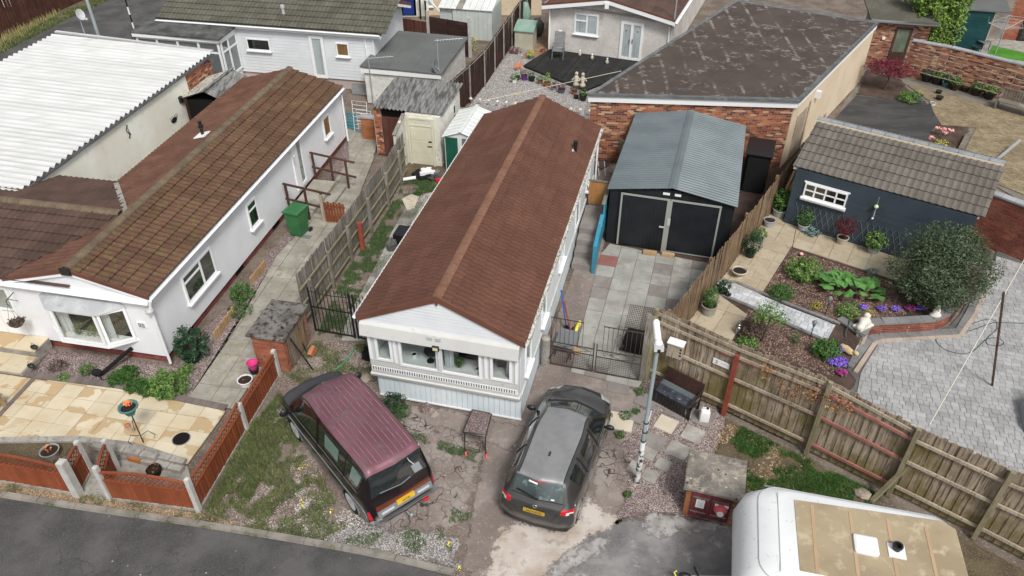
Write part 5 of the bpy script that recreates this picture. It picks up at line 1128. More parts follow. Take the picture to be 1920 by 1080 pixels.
# outhouse with corrugated roof, cream door
T=OH=Thing('outhouse','narrow whitewashed outhouse with a cream door and streaked corrugated roof','outbuilding',(-4.3,27.7,0),13)
T.part('wall',MB().box(-.02,1.42,.35,3.2,0,2.12),M['cream_paint']);T.part('wall',MB().extr([(-.1,-.75,0),(-.1,.35,0),(-.1,.35,2.1),(-.1,-.1,2.0),(-.1,-.75,1.75)],(.1,0,0)),M['cream_paint'])
bricks(T,(1.42,.35),(1.42,3.2),0,2.1,M['brick_white'],limit=100)
T.part('wall_cap',MB().bar((-.05,.4,2.12),(-.05,-.8,1.77),.14,.04),M['wood_grey'])
T.part('door_frame',MB().box(.12,.2,.28,.36,0,2.05).box(1.1,1.2,.28,.36,0,2.05).box(.2,1.1,.28,.36,1.7,1.76).box(.2,1.1,.28,.36,1.98,2.05),M['door_cream'])
d=T.part('door',MB().box(.21,1.09,.3,.34,.03,1.69),M['door_cream']);T.part('bolt',MB().box(.95,1.08,.27,.3,1.05,1.09).box(.9,1.08,.27,.3,.85,.88),M['iron'],parent=d)
for z in(.55,1.1):T.part('door_board',MB().box(.22,1.08,.292,.3,z,z+.5),M['door_cream'],parent=d)
T.part('lintel_panel',MB().box(.2,1.1,.3,.34,1.76,1.98),M['cream_paint'])
for z in(1.45,1.05):T.part('vent_brick',MB(face_x(1.425)).box(2.3,2.42,-.015,0,z,z+.28),M['void'])
corrugated(T,(-1.42,.55,2.2),(1.5,.5,2.16),(1.55,3.35,2.32),(-1.4,3.3,2.34),.17,.03,M['corr_asb'],n=3,step=6)
T.part('side_wall',MB().box(-1.5,-1.38,.9,3.2,0,2.1),M['mortar']);bricks(T,(-1.45,.75),(-1.15,.75),0,2.1,M['brick_mix'],limit=60)
T.part('side_pier',MB().box(-1.48,-1.15,.757,.95,0,2.1),M['mortar'])
d=T.part('side_door',MB().box(-1.1,-.2,.7,.75,0,1.75),M['wood_dark2'])
for i in range(4):T.part('door_board',MB().box(-1.1+i*.225+.005,-1.1+(i+1)*.225-.005,.685,.7,.05,1.72),M['wood_dark2'],parent=d)
T.part('side_void',MB().box(-1.14,-.12,.8,.85,0,2.1),M['void'])
T.part('back_wall',MB().box(-2.6,-1.5,1.9,2.05,0,1.0),M['mortar_dark']);bricks(T,(-2.6,1.9),(-1.5,1.9),0,1.0,M['brick_orange'],limit=100)
T.part('wall_coping',MB().box(-2.65,-1.45,1.85,2.1,1.0,1.08),M['pot_grey'])
# small metal shed
T=Thing('metal_shed','small metal shed with white ribbed roof and dark green doors beside the outhouse','shed',(-2.66,27.35,0),13)
T.part('wall',MB().box(.02,1.38,.02,2.4,0,1.5),M['shed_white'])
for i in range(4):T.part('door_panel',MB().box(.06+i*.165,.06+i*.165+.158,-.005+.004*(i%2),.018,.05,1.5),M['green_steel']if i<3 else M['shed_white'])
T.part('door_panel',MB().box(.74,1.3,-.005,.018,.05,1.5),M['corr_blue'])
for sg in(-1,1):
 for k in range(8):
  y0,y1=-.08+k*.32,-.08+(k+1)*.32-.01
  T.part('roof_panel',MB().hexa([(.7,y0,1.78),(.7,y1,1.78),(.7+sg*.76,y1,1.52),(.7+sg*.76,y0,1.52)],[(.7,y0+.04,1.81),(.7,y1-.04,1.81),(.7+sg*.76,y1-.04,1.55),(.7+sg*.76,y0+.04,1.55)]),M['shed_white'])
T.part('ridge_cap',MB().bar((.7,-.1,1.81),(.7,2.5,1.81),.13,.03),M['shed_white']);T.part('gable',MB().extr([(0,0,1.5),(1.4,0,1.5),(.7,0,1.78)],(0,.02,0)),M['shed_white'])
# cream house with the blue door at the top
h0=P(720,30);
T=Thing('cream_house','cream rendered house with a royal blue door and net curtained windows at the top edge','house',P(905,33,0),0)
xl,z0=-12.5,0
T.part('wall',MB().box(xl,3.5,.4,7,0,5.2),M['render_buff']);T.part('lower_wall',MB().box(xl,-3.2,.2,.4,0,1.0),M['render_cream'])
T.part('roof',MB().loft([[(x,.1,5.1),(x,3.7,7.0),(x,7.2,5.1),(x,7.2,5.2),(x,3.7,7.15),(x,.1,5.2)]for x in(xl-.4,3.9)]),M['tile_dark'])
def at_y(u,v,y):p=T._pl(u,v,1,y);return p.x,p.z
for(u0,v0,u1,v1,bk,nm)in((722,-12,750,12,'curtain','window'),(782,-14,812,12,'curtain','window')):
 x0,zt=at_y(u0,v0,.4);x1,zb=at_y(u1,v1,.4);window(T,face_y(.4),x0,x1,zb,zt,back=M[bk],name=nm)
x0,zt=at_y(754,-14,.4);x1,zb=at_y(778,26,.4);T.part('door_frame',MB().box(x0-.12,x1+.12,-.0+.2,.4,zb-.05,zt+.1),M['pvc']);T.part('door',MB().box(x0,x1,.16,.2,zb,zt),M['blue_door'])
t=Thing('porch_rail','grey hand rail on black posts before the royal blue door','railing',P(785,40,0),0)
for u,v in((743,32),(789,36),(799,37)):
 q=t.px(u,v,0);t.part('post',MB().box(q.x-.05,q.x+.05,q.y,q.y+.1,0,1.5),M['black'])
q0,q1,q2=t.px(743,32,0),t.px(789,36,0),t.px(840,40,0);t.part('rail',MB().tube([q0+Vector((0,0,1.4)),q1+Vector((0,0,1.3)),q2+Vector((0,-.4,.5))],.03),M['galv']);t.part('rail',MB().tube([t.px(799,37,0)+Vector((0,0,1.5)),t.px(833,50,0)+Vector((0,0,.6))],.03),M['white'])
c=P(880,75);T=Thing('metal_shed','pale grey green metal shed with a ribbed white roof behind the dark lap fence','shed',(c.x,c.y,0),12)
T.part('wall',MB().box(-.9,1.3,0,2.4,0,1.65),M['shed_pale'])
for i in range(9):T.part('wall_panel',MB().box(-.9+i*.244+.01,-.9+(i+1)*.244-.01,-.02,0,.05,1.62),M['shed_pale'])
for k in range(9):
 x0=-1.7+k*.34;mt=M['wood_grey']if k==3 else M['shed_white']
 T.part('roof_panel',MB().hexa([(x0,-.1,1.68),(x0+.33,-.1,1.68),(x0+.33,1.9,2.1),(x0,1.9,2.1)],[(x0+.03,-.1,1.71),(x0+.3,-.1,1.71),(x0+.3,1.9,2.13),(x0+.03,1.9,2.13)]),mt)
T.part('wall',MB().box(-1.65,-.9,0.1,2.4,0,1.64),M['shed_pale'])
# pebbledash bungalow
T=PB=Thing('pebbledash_bungalow','pebbledashed bungalow with french doors opening on black decking','bungalow',(2.01,40.66,0),21.1)
T.part('wall',MB().box(0,6.3,0,14,0,2.45),M['pebbledash'])
T.part('gable',MB().extr([(0,0,2.45),(6.3,0,2.2),(6.3,0,2.45),(3.1,0,3.0)],(0,.1,0)),M['pebbledash'])
rf=T.part('roof',MB().loft([[(-.3,y,2.45),(3.1,y,3.08),(6.55,y,2.42),(6.55,y,2.46),(3.1,y,3.12),(-.3,y,2.49)]for y in(-.35,14)]),M['roof_brown'])
sl=math.hypot(3.45,.66);pm2=tile_mesh(1.3,sl/8,.02,M['tile_dark'],rolls=6,ht=.012,lap=.03,name='roof_panel')
tiles(T,(6.58,-.35,2.45),(0,1,0),(-3.45,0,.66),11,8,1.3,sl/8,M['tile_dark'],tm=pm2,parent=rf,name='roof_panel')
ridge_caps(T,(3.1,-.35,3.13),(3.1,14,3.13),.13,M['verge_brown'],30,parent=rf,flat=.4)
for a,b in(((-.35,-.4,2.38),(3.1,-.4,3.02)),((6.6,-.4,2.34),(3.1,-.4,3.02))):T.part('barge_board',MB().bar(a,b,.05,.2),M['pvc']);T.part('verge_board',MB().bar(Vector(a)+Vector((0,-.01,.14)),Vector(b)+Vector((0,-.01,.14)),.05,.09),M['verge_brown'],parent=rf)
T.part('finial',MB().box(3.0,3.2,-.46,-.42,2.7,3.0),M['pvc'])
gutter(T,(6.66,-.35,2.38),(6.66,14,2.38));T.part('fascia_board',MB().box(6.5,6.6,-.3,14,2.16,2.4),M['pvc']);gutter(T,(-.36,-.35,2.4),(-.36,14,2.4))
pipe(T,[(6.5,-.3,2.3),(6.3,-.06,2.1),(6.3,-.06,0)],.04);pipe(T,[(-.36,-.3,2.35),(-.02,-.05,2.2),(-.02,-.05,0)],.045)
T.part('mast',MB().tube([(6.5,-.2,1.7),(6.5,-.2,4.6)],.03),M['galv'])
window(T,face_y(0),1.33,2.62,1.12,2.2,vs=(.52,),subs=((.0,.5,.64),),fw=.08,back=M['curtain'])
f=window(T,face_y(0),3.82,5.0,.1,2.05,vs=(.5,),fw=.13,back=M['curtain'],name='french_door',sill=False)
for x in(4.33,4.47):T.part('handle',MB().box(x-.015,x+.015,-.09,-.05,1.0,1.2),M['black'],parent=f)
for x in(4.12,4.7):
 h=[(x+.05*(16*math.sin(t)**3)/16,-.032,1.6+.05*(13*math.cos(t)-5*math.cos(2*t)-2*math.cos(3*t)-math.cos(4*t))/16)for t in[k*math.pi/9 for k in range(18)]]
 T.part('heart_motif',MB().extr(h,(0,.001,0)),M['grey_pl'],parent=f)
DK=Thing('decking','black timber decking in front of the french doors','decking',PB.M@Vector((0,0,0)),21.1)
dp=[(0.04,-.05),(4.9,-.05),(4.9,-1.5),(3.4,-4.6),(-.45,-2.7),(-.3,-1.8)]
DK.part('frame',MB().prism(dp,0,.09),M['black_matt'])
x=-.5
while x<5:
 r=clip_rect(dp,x,x+.138,-6,1)
 if len(r)>2:DK.part('deck_board',MB().prism(r,.092,.115),M['decking'])
 x+=.145
DK.part('edge_board',MB().bar((-.45,-2.72,.06),(3.42,-4.62,.06),.03,.13),M['decking'])
# big brick garage with flat roof
A,B,C_,D_=Vector((2.94,28.09,0)),Vector((10.93,27.49,0)),Vector((17.34,36.49,0)),Vector((11.4,39.9,0))
hb=hdg(A,B);T=GR=Thing('flat_roof_garage','large brick garage with a flat brown felt roof covered in pale tide marks','garage',A,hb-90)
b,c,d=[T.L(q)for q in(B,C_,D_)];ins=.12
base=[(.12,.15),(b.x-.14,.15),(c.x-.18,c.y-.1),(d.x+.1,d.y-.15)]
T.part('wall',MB().prism(base,0,2.62),M['mortar'])
bricks(T,base[0],base[1],0,2.6,M['brick_mix'],limit=300)
rb,rc=Vector(base[1]),Vector(base[2])
u=(rc-rb).normalized();n_=Vector((u.y,-u.x))
T.part('side_render',MB().prism([rb+n_*.03,rc+n_*.03,rc-n_*.02,rb-n_*.02],0,2.61),M['render_buff'])
Bs=face_line(rb+n_*.03,rc+n_*.03)
T.part('side_door',MB(Bs).box(.75,1.9,-.03,0,0,1.95),M['wood_rail']);T.part('door_post',MB(Bs).box(2.1,2.25,-.04,0,0,2.1),M['wood_rail'])
T.part('security_light',MB(Bs).box(2.75,2.95,-.18,0,2.0,2.3),M['white']);
T.part('patch',MB(Bs).box(.6,8,-.008,0,2.15,2.5),M['render_buff'])
roof=[(0,0),(b.x,b.y),(c.x,c.y),(d.x,d.y)]
T.part('fascia',MB().prism([(p[0]*.995+.01,p[1]+(.04 if p[1]<1 else -.05))for p in roof],2.6,2.84),M['white_matt'])
T.part('roof',MB().prism(roof,2.843,2.9),M['felt_brown'])
def inset(poly,w):
 cx=sum(p[0]for p in poly)/len(poly);cy=sum(p[1]for p in poly)/len(poly);return[(p[0]+(cx-p[0])/math.hypot(cx-p[0],cy-p[1])*w,p[1]+(cy-p[1])/math.hypot(cx-p[0],cy-p[1])*w)for p in poly]
ro,ri=inset(roof,-.03),inset(roof,.28)
for i in range(4):
 j=(i+1)%4;T.part('roof_kerb',MB().hexa([(*ro[i],2.85),(*ro[j],2.85),(*ri[j],2.89),(*ri[i],2.89)],[(*ro[i],2.95),(*ro[j],2.95),(*ri[j],2.915),(*ri[i],2.915)]),M['felt_edge'])
dv=Vector((d.x,d.y));wv=Vector((b.x,b.y));nst=9
for k in range(1,nst):
 p=wv*(k/nst);q=dv+(Vector((c.x,c.y))-dv)*(k/nst)
 T.part('felt_lap',MB().bar((p.x,p.y+.1,2.901),(q.x,q.y-.1,2.901),.07,.008),M['felt_brown'])
 # black garage with blue-grey corrugated roof
T=BGG=Thing('steel_garage','black corrugated steel garage with white edged double doors and a blue grey ribbed roof','garage',(3.25,22.25,0),16)
gw,gl=4.05,6.0
for i in range(14):T.part('wall_panel',MB().box(i*gw/14+.004,(i+1)*gw/14-.004,.02+.008*(i%2),.05,0,2.08+.3*(1-abs((i+.5)/7-1))+.02),M['steel_black'])
T.part('wall',MB().box(0,.04,.05,gl,0,2.1).box(gw-.04,gw,.05,gl,0,2.1).box(0,gw,gl-.05,gl,0,2.1),M['steel_black'])
T.part('wall',MB().box(.04,gw-.04,.06,gl-.05,2.02,2.1),M['steel_black'])
e0,r0=2.14,2.5
corrugated(T,(-.08,-.1,e0),(-.08,gl+.05,e0),(gw/2,gl+.05,r0),(gw/2,-.1,r0),.158,.02,M['corr_blue'],n=6,step=8,lap=.05)
corrugated(T,(gw+.08,-.1,e0),(gw+.08,gl+.05,e0),(gw/2,gl+.05,r0),(gw/2,-.1,r0),.158,.02,M['corr_blue'],n=6,step=8,lap=.05)
T.part('ridge_cap',MB().loft([[(gw/2-.13,y,r0),(gw/2-.13,y,r0+.012),(gw/2,y,r0+.045),(gw/2+.13,y,r0+.012),(gw/2+.13,y,r0),(gw/2,y,r0+.03)]for y in(-.12,gl+.07)]),M['corr_blue'])
for x0,x1,hl in((.42,1.98,1),(2.06,3.62,0)):
 dtop=2.02
 d=T.part('door',MB().box(x0,x1,-.035,-.01,.05,dtop),M['steel_black'])
 for i in range(13):T.part('door_rib',MB().box(x0+.06+i*.115,x0+.06+i*.115+.05,-.045,-.034,.08,dtop-.04),M['steel_black'],parent=d)
 fr=MB().box(x0-.03,x0+.03,-.06,-.02,.04,dtop).box(x1-.03,x1+.03,-.06,-.02,.04,dtop).box(x0-.03,x1+.03,-.065,-.025,dtop,dtop+.055)
 if not hl:fr.box(x0,x1,-.055,-.02,.04,.08)
 T.part('door_edge',fr,M['conc_post']if 0 else simple('off white metal edge',(.3,.31,.28),.5),parent=d)
 if hl:T.part('door_edge',MB().box(x1-.06,x1+.06,-.075,-.02,0,dtop),bpy.data.materials['off white metal edge'],parent=d);T.part('handle',MB().box(x1-.22,x1-.05,-.1,-.07,.98,1.03).box(x1+.02,x1+.12,-.1,-.06,1.1,1.35),M['lgrey_pl'],parent=d)
T.part('sticker',MB().box(1.74,1.96,.0,.017,2.19,2.27),M['white']);T.part('sticker',MB().box(2.12,2.32,.0,.017,2.19,2.27),M['white'])
t=Thing('water_tank','black wrapped tank in the gap behind the right side of the ribbed garage','tank',P(1412,345),20);t.part('tank',MB().loft([rr_(-.45,.45,-.7,.7,.1,z)for z in(0,1.5,1.56)]),M['black_matt']);t.part('rim',MB().box(-.5,.5,-.75,.75,1.56,1.6),M['black'])
for u,v,lab,w in((1218,478,'short wooden beam lying under the left garage door',.45),(1252,482,'short wooden beam lying under the right garage door',.42)):
 p=P(u,v);t=Thing('timber_block',lab,'wood block',p,16+random.uniform(-3,8));t.part('beam',MB().box(-w/2,w/2,-.08,.08,.03,.15),M['wood_tan'])
 # navy store with grey tiles on the right
p,q=P(1466,417,G),P(1672,480,G);hh=hdg(p,q)
T=NV=Thing('tiled_store','slate navy garden store with a grey brown tiled roof, beyond the flower beds','outbuilding',p,hh-90)
ez,rz=2.2,3.05
ea,eb,ra,rb_=[T.L(P(*w))for w in((1483,326,ez),(1840,416,ez),(1528,238,rz),(1872,317,rz))]
ew=eb.x-ea.x;
T.part('wall',MB().box(.05,eb.x-.15,0,3.0,-.02,ez-.02),M['navy'])
for k in range(8):
 for j in range(13):
  x0=.05+j*.45-(.22 if k%2 else 0);x1=min(x0+.445,eb.x-.2);x0=max(x0,.05)
  if x1-x0>.1:T.part('block',MB().box(x0,x1,-.008,0,k*.22+.004,k*.22+.216),M['navy'])
slx=math.hypot(ra.y-ea.y,rz-ez)
rf=T.part('roof',MB().loft([[(x,ea.y+.05,ez-.04),(x,ra.y,rz-.03),(x,ra.y*2-ea.y,ez-.04),(x,ra.y*2-ea.y,ez),(x,ra.y,rz),(x,ea.y+.05,ez)]for x in(ea.x+.04,eb.x-.02)]),M['tile_grey'])
tiles(T,(ea.x,ea.y-.02,ez),(1,0,0),(0,ra.y-ea.y,rz-ez),int(ew/.21+.5),6,.21,slx/6,M['tile_grey'],parent=rf,th=.04,ht=.032,rolls=1)
tiles(T,(eb.x,ra.y*2-ea.y,ez),(-1,0,0),(0,ea.y-ra.y,rz-ez),int(ew/.3+.5),6,.3,slx/6,M['tile_grey'],parent=rf,th=.03,ht=.03,rolls=2,limit=0)
ridge_caps(T,(ea.x-.02,ra.y,rz+.02),(eb.x+.02,ra.y,rz+.02),.14,M['ridge_grey'],13,parent=rf)
T.part('ridge_mortar',MB().box(ea.x,eb.x,ra.y-.16,ra.y-.1,rz-.03,rz+.03),M['render_buff'],parent=rf)
T.part('fascia_board',MB().box(ea.x+.02,eb.x-.1,ea.y+.04,ea.y+.07,ez-.12,ez-.03),M['white'])
wx0,wzt=T.py(1512,341,0);wx1,wzb=T.py(1584,388,0)
window(T,face_y(-.01),wx0,wx1,wzb-.02,wzt,vs=(.25,.5,.75),hs=(.5,),fw=.05,back=M['void'])
T.part('window_surround',MB().box(wx0-.05,wx1+.05,-.04,-.008,wzt,wzt+.05).box(wx0-.05,wx1+.05,-.09,-.008,wzb-.14,wzb-.05),M['pvc'])
t=Thing('spare_boards','tan timber boards leaning in the corner between the fence and the navy store','timber',P(1452,402,G),30);[t.part('board',MB().bar((k*.1,0,0),(.25+k*.12,.5,1.6-k*.1),.09,.025),M['wood_tan'])for k in range(3)]
T.part('drip_trim',MB().box(eb.x-.5,eb.x-.16,ea.y+.02,ea.y+.2,ez-.25,ez-.06),M['black'])
tr=M['grey_pl']
for a,b_ in((wx0-.15,wx0+1.9),(wx0+2.0,wx0+3.6)):
 t=Thing('wall_trellis','grey diamond trellis fixed to the navy wall '+('below the white window' if a<wx0 else 'behind the potted shrub nearest the round tree'),'trellis',T.M@Vector((a,0,0)),hh-90);n=int((b_-a)/.2)
 for i in range(n):
  t.part('lath',MB().bar((i*.2,-.02,.95),(i*.2+.3,-.02,.2),.012),tr);t.part('lath',MB().bar((i*.2+.3,-.034,.95),(i*.2,-.034,.2),.012),tr)
t=Thing('wind_chime','hanging glass ball wind chime on the navy wall','wind chime',T.M@Vector((T.py(1644,385,-.1)[0],-.1,T.py(1644,385,-.1)[1])))
t.part('ball',MB().ball((0,0,-.05),.07),simple('pale green glass',(.55,.7,.35),.2));t.part('ball',MB().ball((0.0,0,-.5),.035),M['white']);t.part('string',MB().tube([(0,0,.3),(0,0,-.5)],.006,4).tube([(0,0,-.12),(.03,0,-.45)],.012,4),M['lgrey_pl'])
def wallthing(name,label,pts,h,mt,th=.22,mortar='mortar_dark',coping=None,cw=.3,limit=300,cat='wall',z0=0,flip=False,both=False,L=.225,Hc=.075):
 t=Thing(name,label,cat,(pts[0][0],pts[0][1],z0),0);lp=[Vector((p[0]-pts[0][0],p[1]-pts[0][1]))for p in pts];per=max(1,len(lp)-1)
 for i in range(per):
  a,b=lp[i],lp[i+1];u=(b-a).normalized();n=Vector((-u.y,u.x))*(-1 if flip else 1)
  t.part('core',MB().prism([a,b,b+n*th,a+n*th],0,h),M[mortar]);bricks(t,a,b,0,h,mt,limit=limit//per,seed=i,flip=flip,L=L,Hc=Hc)
  if both:bricks(t,a+n*th,b+n*th,0,h,mt,limit=0,seed=i+5,flip=not flip)
  if coping:
   nn=max(1,round((b-a).length/.45));
   for k in range(nn):t.part('coping',MB().prism([a+(b-a)*(k/nn)-n*.04+u*.004,a+(b-a)*((k+1)/nn)-n*.04-u*.004,a+(b-a)*((k+1)/nn)+n*(th+.04)-u*.004,a+(b-a)*(k/nn)+n*(th+.04)+u*.004],h,h+.06),coping)
 return t
wallthing('garden_wall','dark wine red brick wall with slate coping at the right end of the navy store',[P(1815,448).to_2d(),P(1990,520).to_2d()],1.85,M['brick_wine'],coping=M['pot_grey'])
# fences
def polylen(pts):return[0]+list(np.cumsum([(pts[i+1]-pts[i]).length for i in range(len(pts)-1)]))
def at(pts,L,s):
 for i in range(len(pts)-1):
  if s<=L[i+1]or i==len(pts)-2:
   t=(s-L[i])/(L[i+1]-L[i]);return pts[i].lerp(pts[i+1],t),(pts[i+1]-pts[i]).normalized()
def fence(name,label,base,top,bw,mt,group=None,lap=.015,th=.018,rails=(),railmt=None,railside=-1,rw=(.045,.08),posts=(),postmt=None,pw=.09,poff=.0,ph=.05,jag=.02,z0=.0,cat='fence',wave=None,panel='board',gb=None,seed=1):
 """base: world points; top: heights at them (or function of s). vertical boards, rails at the given heights fractions, posts at arc lengths"""
 r=random.Random(seed);base=[Vector(b)for b in base];L=polylen(base);n=int(L[-1]/(bw-lap));T=Thing(name,label,cat,base[0].copy(),0,group)
 loc=[b-base[0]for b in base]
 def H(s):
  if callable(top):return top(s)
  return float(np.interp(s,L,top))
 me=MB().box(-bw/2,bw/2,-th/2,th/2,0,1).mesh(panel,mt)
 for k in range(n):
  s=(k+.5)*L[-1]/n;p,u=at(loc,L,s);nn=Vector((-u.y,u.x,0));h=H(s)+r.uniform(-jag,jag)-z0
  c=p+nn*(.012*(k%2)+r.uniform(-.004,.004));
  T.piece(panel,me,(c.x,c.y,z0),(r.uniform(-.01,.01),r.uniform(-.008,.008),math.atan2(u.y,u.x)+R(4)),sc=(1,1,h))
 for zf in rails:
  for i in range(len(loc)-1):
   a,b=loc[i].copy(),loc[i+1].copy();u=(b-a).normalized();nn=Vector((-u.y,u.x,0))*railside*(th+rw[0]/2+.012);m=max(1,round((b-a).length/2.4))
   for k in range(m):
    t0,t1=k/m,(k+1)/m;q0,q1=a.lerp(b,t0)+nn,a.lerp(b,t1)+nn
    q0.z+=z0+(H(L[i]+(L[i+1]-L[i])*t0)-z0)*zf;q1.z+=z0+(H(L[i]+(L[i+1]-L[i])*t1)-z0)*zf
    T.part('rail',MB().bar(q0,q1-u*.006,rw[0],rw[1]),(railmt[(k+i)%len(railmt)]if isinstance(railmt,list)else railmt)or mt)
 for q in posts:
  s,hh=(q,None)if not isinstance(q,tuple)else q
  p,u=at(loc,L,s);nn=Vector((-u.y,u.x,0))*(poff)
  c=p+nn;ang=math.degrees(math.atan2(u.y,u.x));H_=(hh or H(s)+ph)
  T.part('post',MB(Matrix.Translation(c)@Matrix.Rotation(R(ang),4,'Z')).box(-pw/2,pw/2,-pw/2,pw/2,0,H_),postmt or mt)
 return T
def zline(u,v,p,q):
 """height where the pixel's ray meets the vertical plane through p,q"""
 n=Vector((-(q.y-p.y),q.x-p.x,0));d=ray(u,v);c=Vector((0,0,CAMH));t=(p-c).dot(n)/d.dot(n);w=c+d*t;return w
base2=[P(*q)for q in((1212,707),(1358,772),(1503,842),(1660,920),(1836,1008),(1990,1090))]
tops=[]
for i,(u,v)in enumerate(((1240,580),(1381,643),(1560,714),(1712,797),(1905,884),(2080,950))):
 j=min(i,4);w=zline(u,v,base2[j],base2[j+1]);tops.append(w.z)
tops=[min(2.5,max(2.1,t))for t in tops]
L2=polylen(base2)
F2=fence('board_fence','long mossy board fence running from the wire gates down past the caravan',base2,tops,.112,M['wood_moss'],rails=(.12,.52,.84),railmt=[M['wood_rail'],M['wood_rail'],M['pink_paint']],railside=-1,posts=(L2[2]+.15,L2[3]+.1,L2[4]-.1,L2[4]+1.9,.06),postmt=M['wood_railmoss'],poff=-.1,pw=.1,z0=.08,jag=.035,seed=3)
p,u=at([b-base2[0]for b in base2],L2,L2[1]+.02);nn=Vector((-u.y,u.x,0))
F2.part('post',MB(Matrix.Translation(p-nn*.1)@Matrix.Rotation(math.atan2(u.y,u.x),4,'Z')).box(-.055,.055,-.05,.05,0,2.1),M['red_paint'],label='bright red painted post')
for s0,s1,zf in((L2[1]-.45,L2[1]-.06,.84),(L2[1]+.1,L2[1]+.5,.84),(L2[1]-.45,L2[1]-.06,.52),(L2[1]+.1,L2[1]+.45,.52),(L2[1]-.4,L2[1]-.06,.12),(L2[1]+.1,L2[1]+.5,.12)):
 loc=[b-base2[0]for b in base2];a,ua=at(loc,L2,s0);b,_=at(loc,L2,s1);n2=Vector((-ua.y,ua.x,0));h=2.35
 F2.part('red_rail_patch',MB().bar(a-n2*.068+Vector((0,0,.08+(h-.08)*zf)),b-n2*.068+Vector((0,0,.08+(h-.08)*zf)),.012,.085),M['red_paint'])
loc=[b-base2[0]for b in base2]
for i in range(3):F2.part('cap_rail',MB().bar(loc[i]+Vector((0,0,tops[i]-.14))-nn*.035,loc[i+1]+Vector((0,0,tops[i+1]-.14))-nn*.035,.03,.09),M['wood_rail'])
def prop(p0,p1,lab):
 t=Thing('timber_prop',lab,'timber prop',p0);t.part('beam',MB().bar((0,0,0),Vector(p1)-Vector(p0),.09,.1),M['wood_railmoss'])
prop(P(1634,940),base2[3]+Vector((.3,-.05,1.2)),'leaning green tinged timber prop against the board fence above the caravan')
b1=[Vector((4.3,16.15,0)),Vector((11.5,26.9,0)),]
for _ in(0,):b1.append(Vector((12.6,28.8,0)))
def h1(s):return 1.8
FR=fence('board_fence','brown close boarded fence between the black garage and the right garden',b1,h1,.11,M['wood_r1'],rails=(.3,.8),railmt=M['wood_r1'],railside=1,posts=(.05,3,6,9,12),postmt=M['wood_r1'],poff=.06,jag=.03,seed=4)
b3=[P(*q)for q in((573,608),(600,570),(662,480),(735,372),(762,325))]
F3=fence('paling_fence','old silvered paling fence with pale rails beside the brown roofed home',b3,[1.8,1.8,1.75,1.75,1.8],.085,M['wood_grey'],rails=(.12,.42,.72),railmt=M['wood_railmoss'],railside=-1,rw=(.04,.065),posts=((.5,1.35),(1.9,1.4),(3.4,1.4),(5.2,1.4),(7.0,1.4),(8.6,1.5)),postmt=M['wood_grey'],poff=-.1,pw=.1,jag=.03,seed=5)
F3.part('post',MB(Matrix.Translation(P(700,468)-b3[0]+Vector((-.35,0,0)))).box(-.07,.07,-.06,.06,0,1.1),M['red_paint'])
b4=[P(*q)for q in((848,190),(885,180),(935,118),(990,42),(1040,-30))]
b4=[Vector((-3.1,31.2,0)),Vector((-2.0,34.0,0)),Vector((-1.3,36.0,0)),Vector((-.3,40.3,0)),Vector((.9,45.5,0)),Vector((2.0,50,0))]
F4=fence('dark_garden_fence','dark brown fence with thin pale posts left of the gravel garden',b4,[1.75]*6,.15,M['wood_dark'],rails=(.98,),railmt=M['wood_grey'],railside=-1,rw=(.03,.035),posts=(1.2,3.0,4.9,6.8,8.7,10.6,12.5,14.4),postmt=M['conc'],poff=-.07,pw=.055,jag=0,seed=6)
b5=[P(736,82),P(805,94)]
fence('dark_garden_fence','low reddish brown board fence below the royal blue door',b5,[1.5,1.5],.14,M['wood_dark2'],posts=(0,),jag=0,seed=7)
t=Thing('lap_panel_fence','dark horizontal lap fence panel between two concrete posts behind the felt roofed store','fence',P(806,94),hdg(P(806,94),P(882,108))-90)
w=(P(882,108)-P(806,94)).length
for k in range(10):t.part('lap_board',MB().hexa([(.1,-.035,.1+k*.17),(w-.1,-.035,.1+k*.17),(w-.1,0,.1+k*.17),(.1,0,.1+k*.17)],[(.1,-.015,.1+k*.17+.19),(w-.1,-.015,.1+k*.17+.19),(w-.1,0,.1+k*.17+.19),(.1,0,.1+k*.17+.19)]),M['wood_dark'])
t.part('batten',MB().box(w/2-.03,w/2+.03,-.06,-.035,.1,1.85),M['wood_dark'])
for x in(0,w):t.part('post',MB().box(x-.07,x+.07,-.06,.06,0,2.1),M['conc_post'])
b6=[P(*q)for q in((-260,125),(-80,92),(0,72),(90,30),(165,-4),(340,-90))]
fence('road_fence','tall reddish brown weathered fence along the back road at the top left',b6,[1.9]*6,.13,M['wood_dark2'],jag=.01,seed=8,rails=(.99,),railmt=M['wood_dark2'])
t=Thing('parked_van_body','white vehicle corner showing behind the tall reddish brown fence','vehicle',P(-25,18),60)
t.part('body',MB().loft([[(x*a,y*a,z)for x,y in((-1.1,-1),(-1.25,-.5),(-1.25,2.5),(1.25,2.5),(1.25,-.5),(1.1,-1))]for z,a in((.3,.97),(.9,1),(1.5,.98),(1.9,.9),(2.05,.75))]),M['white'],ang=50)
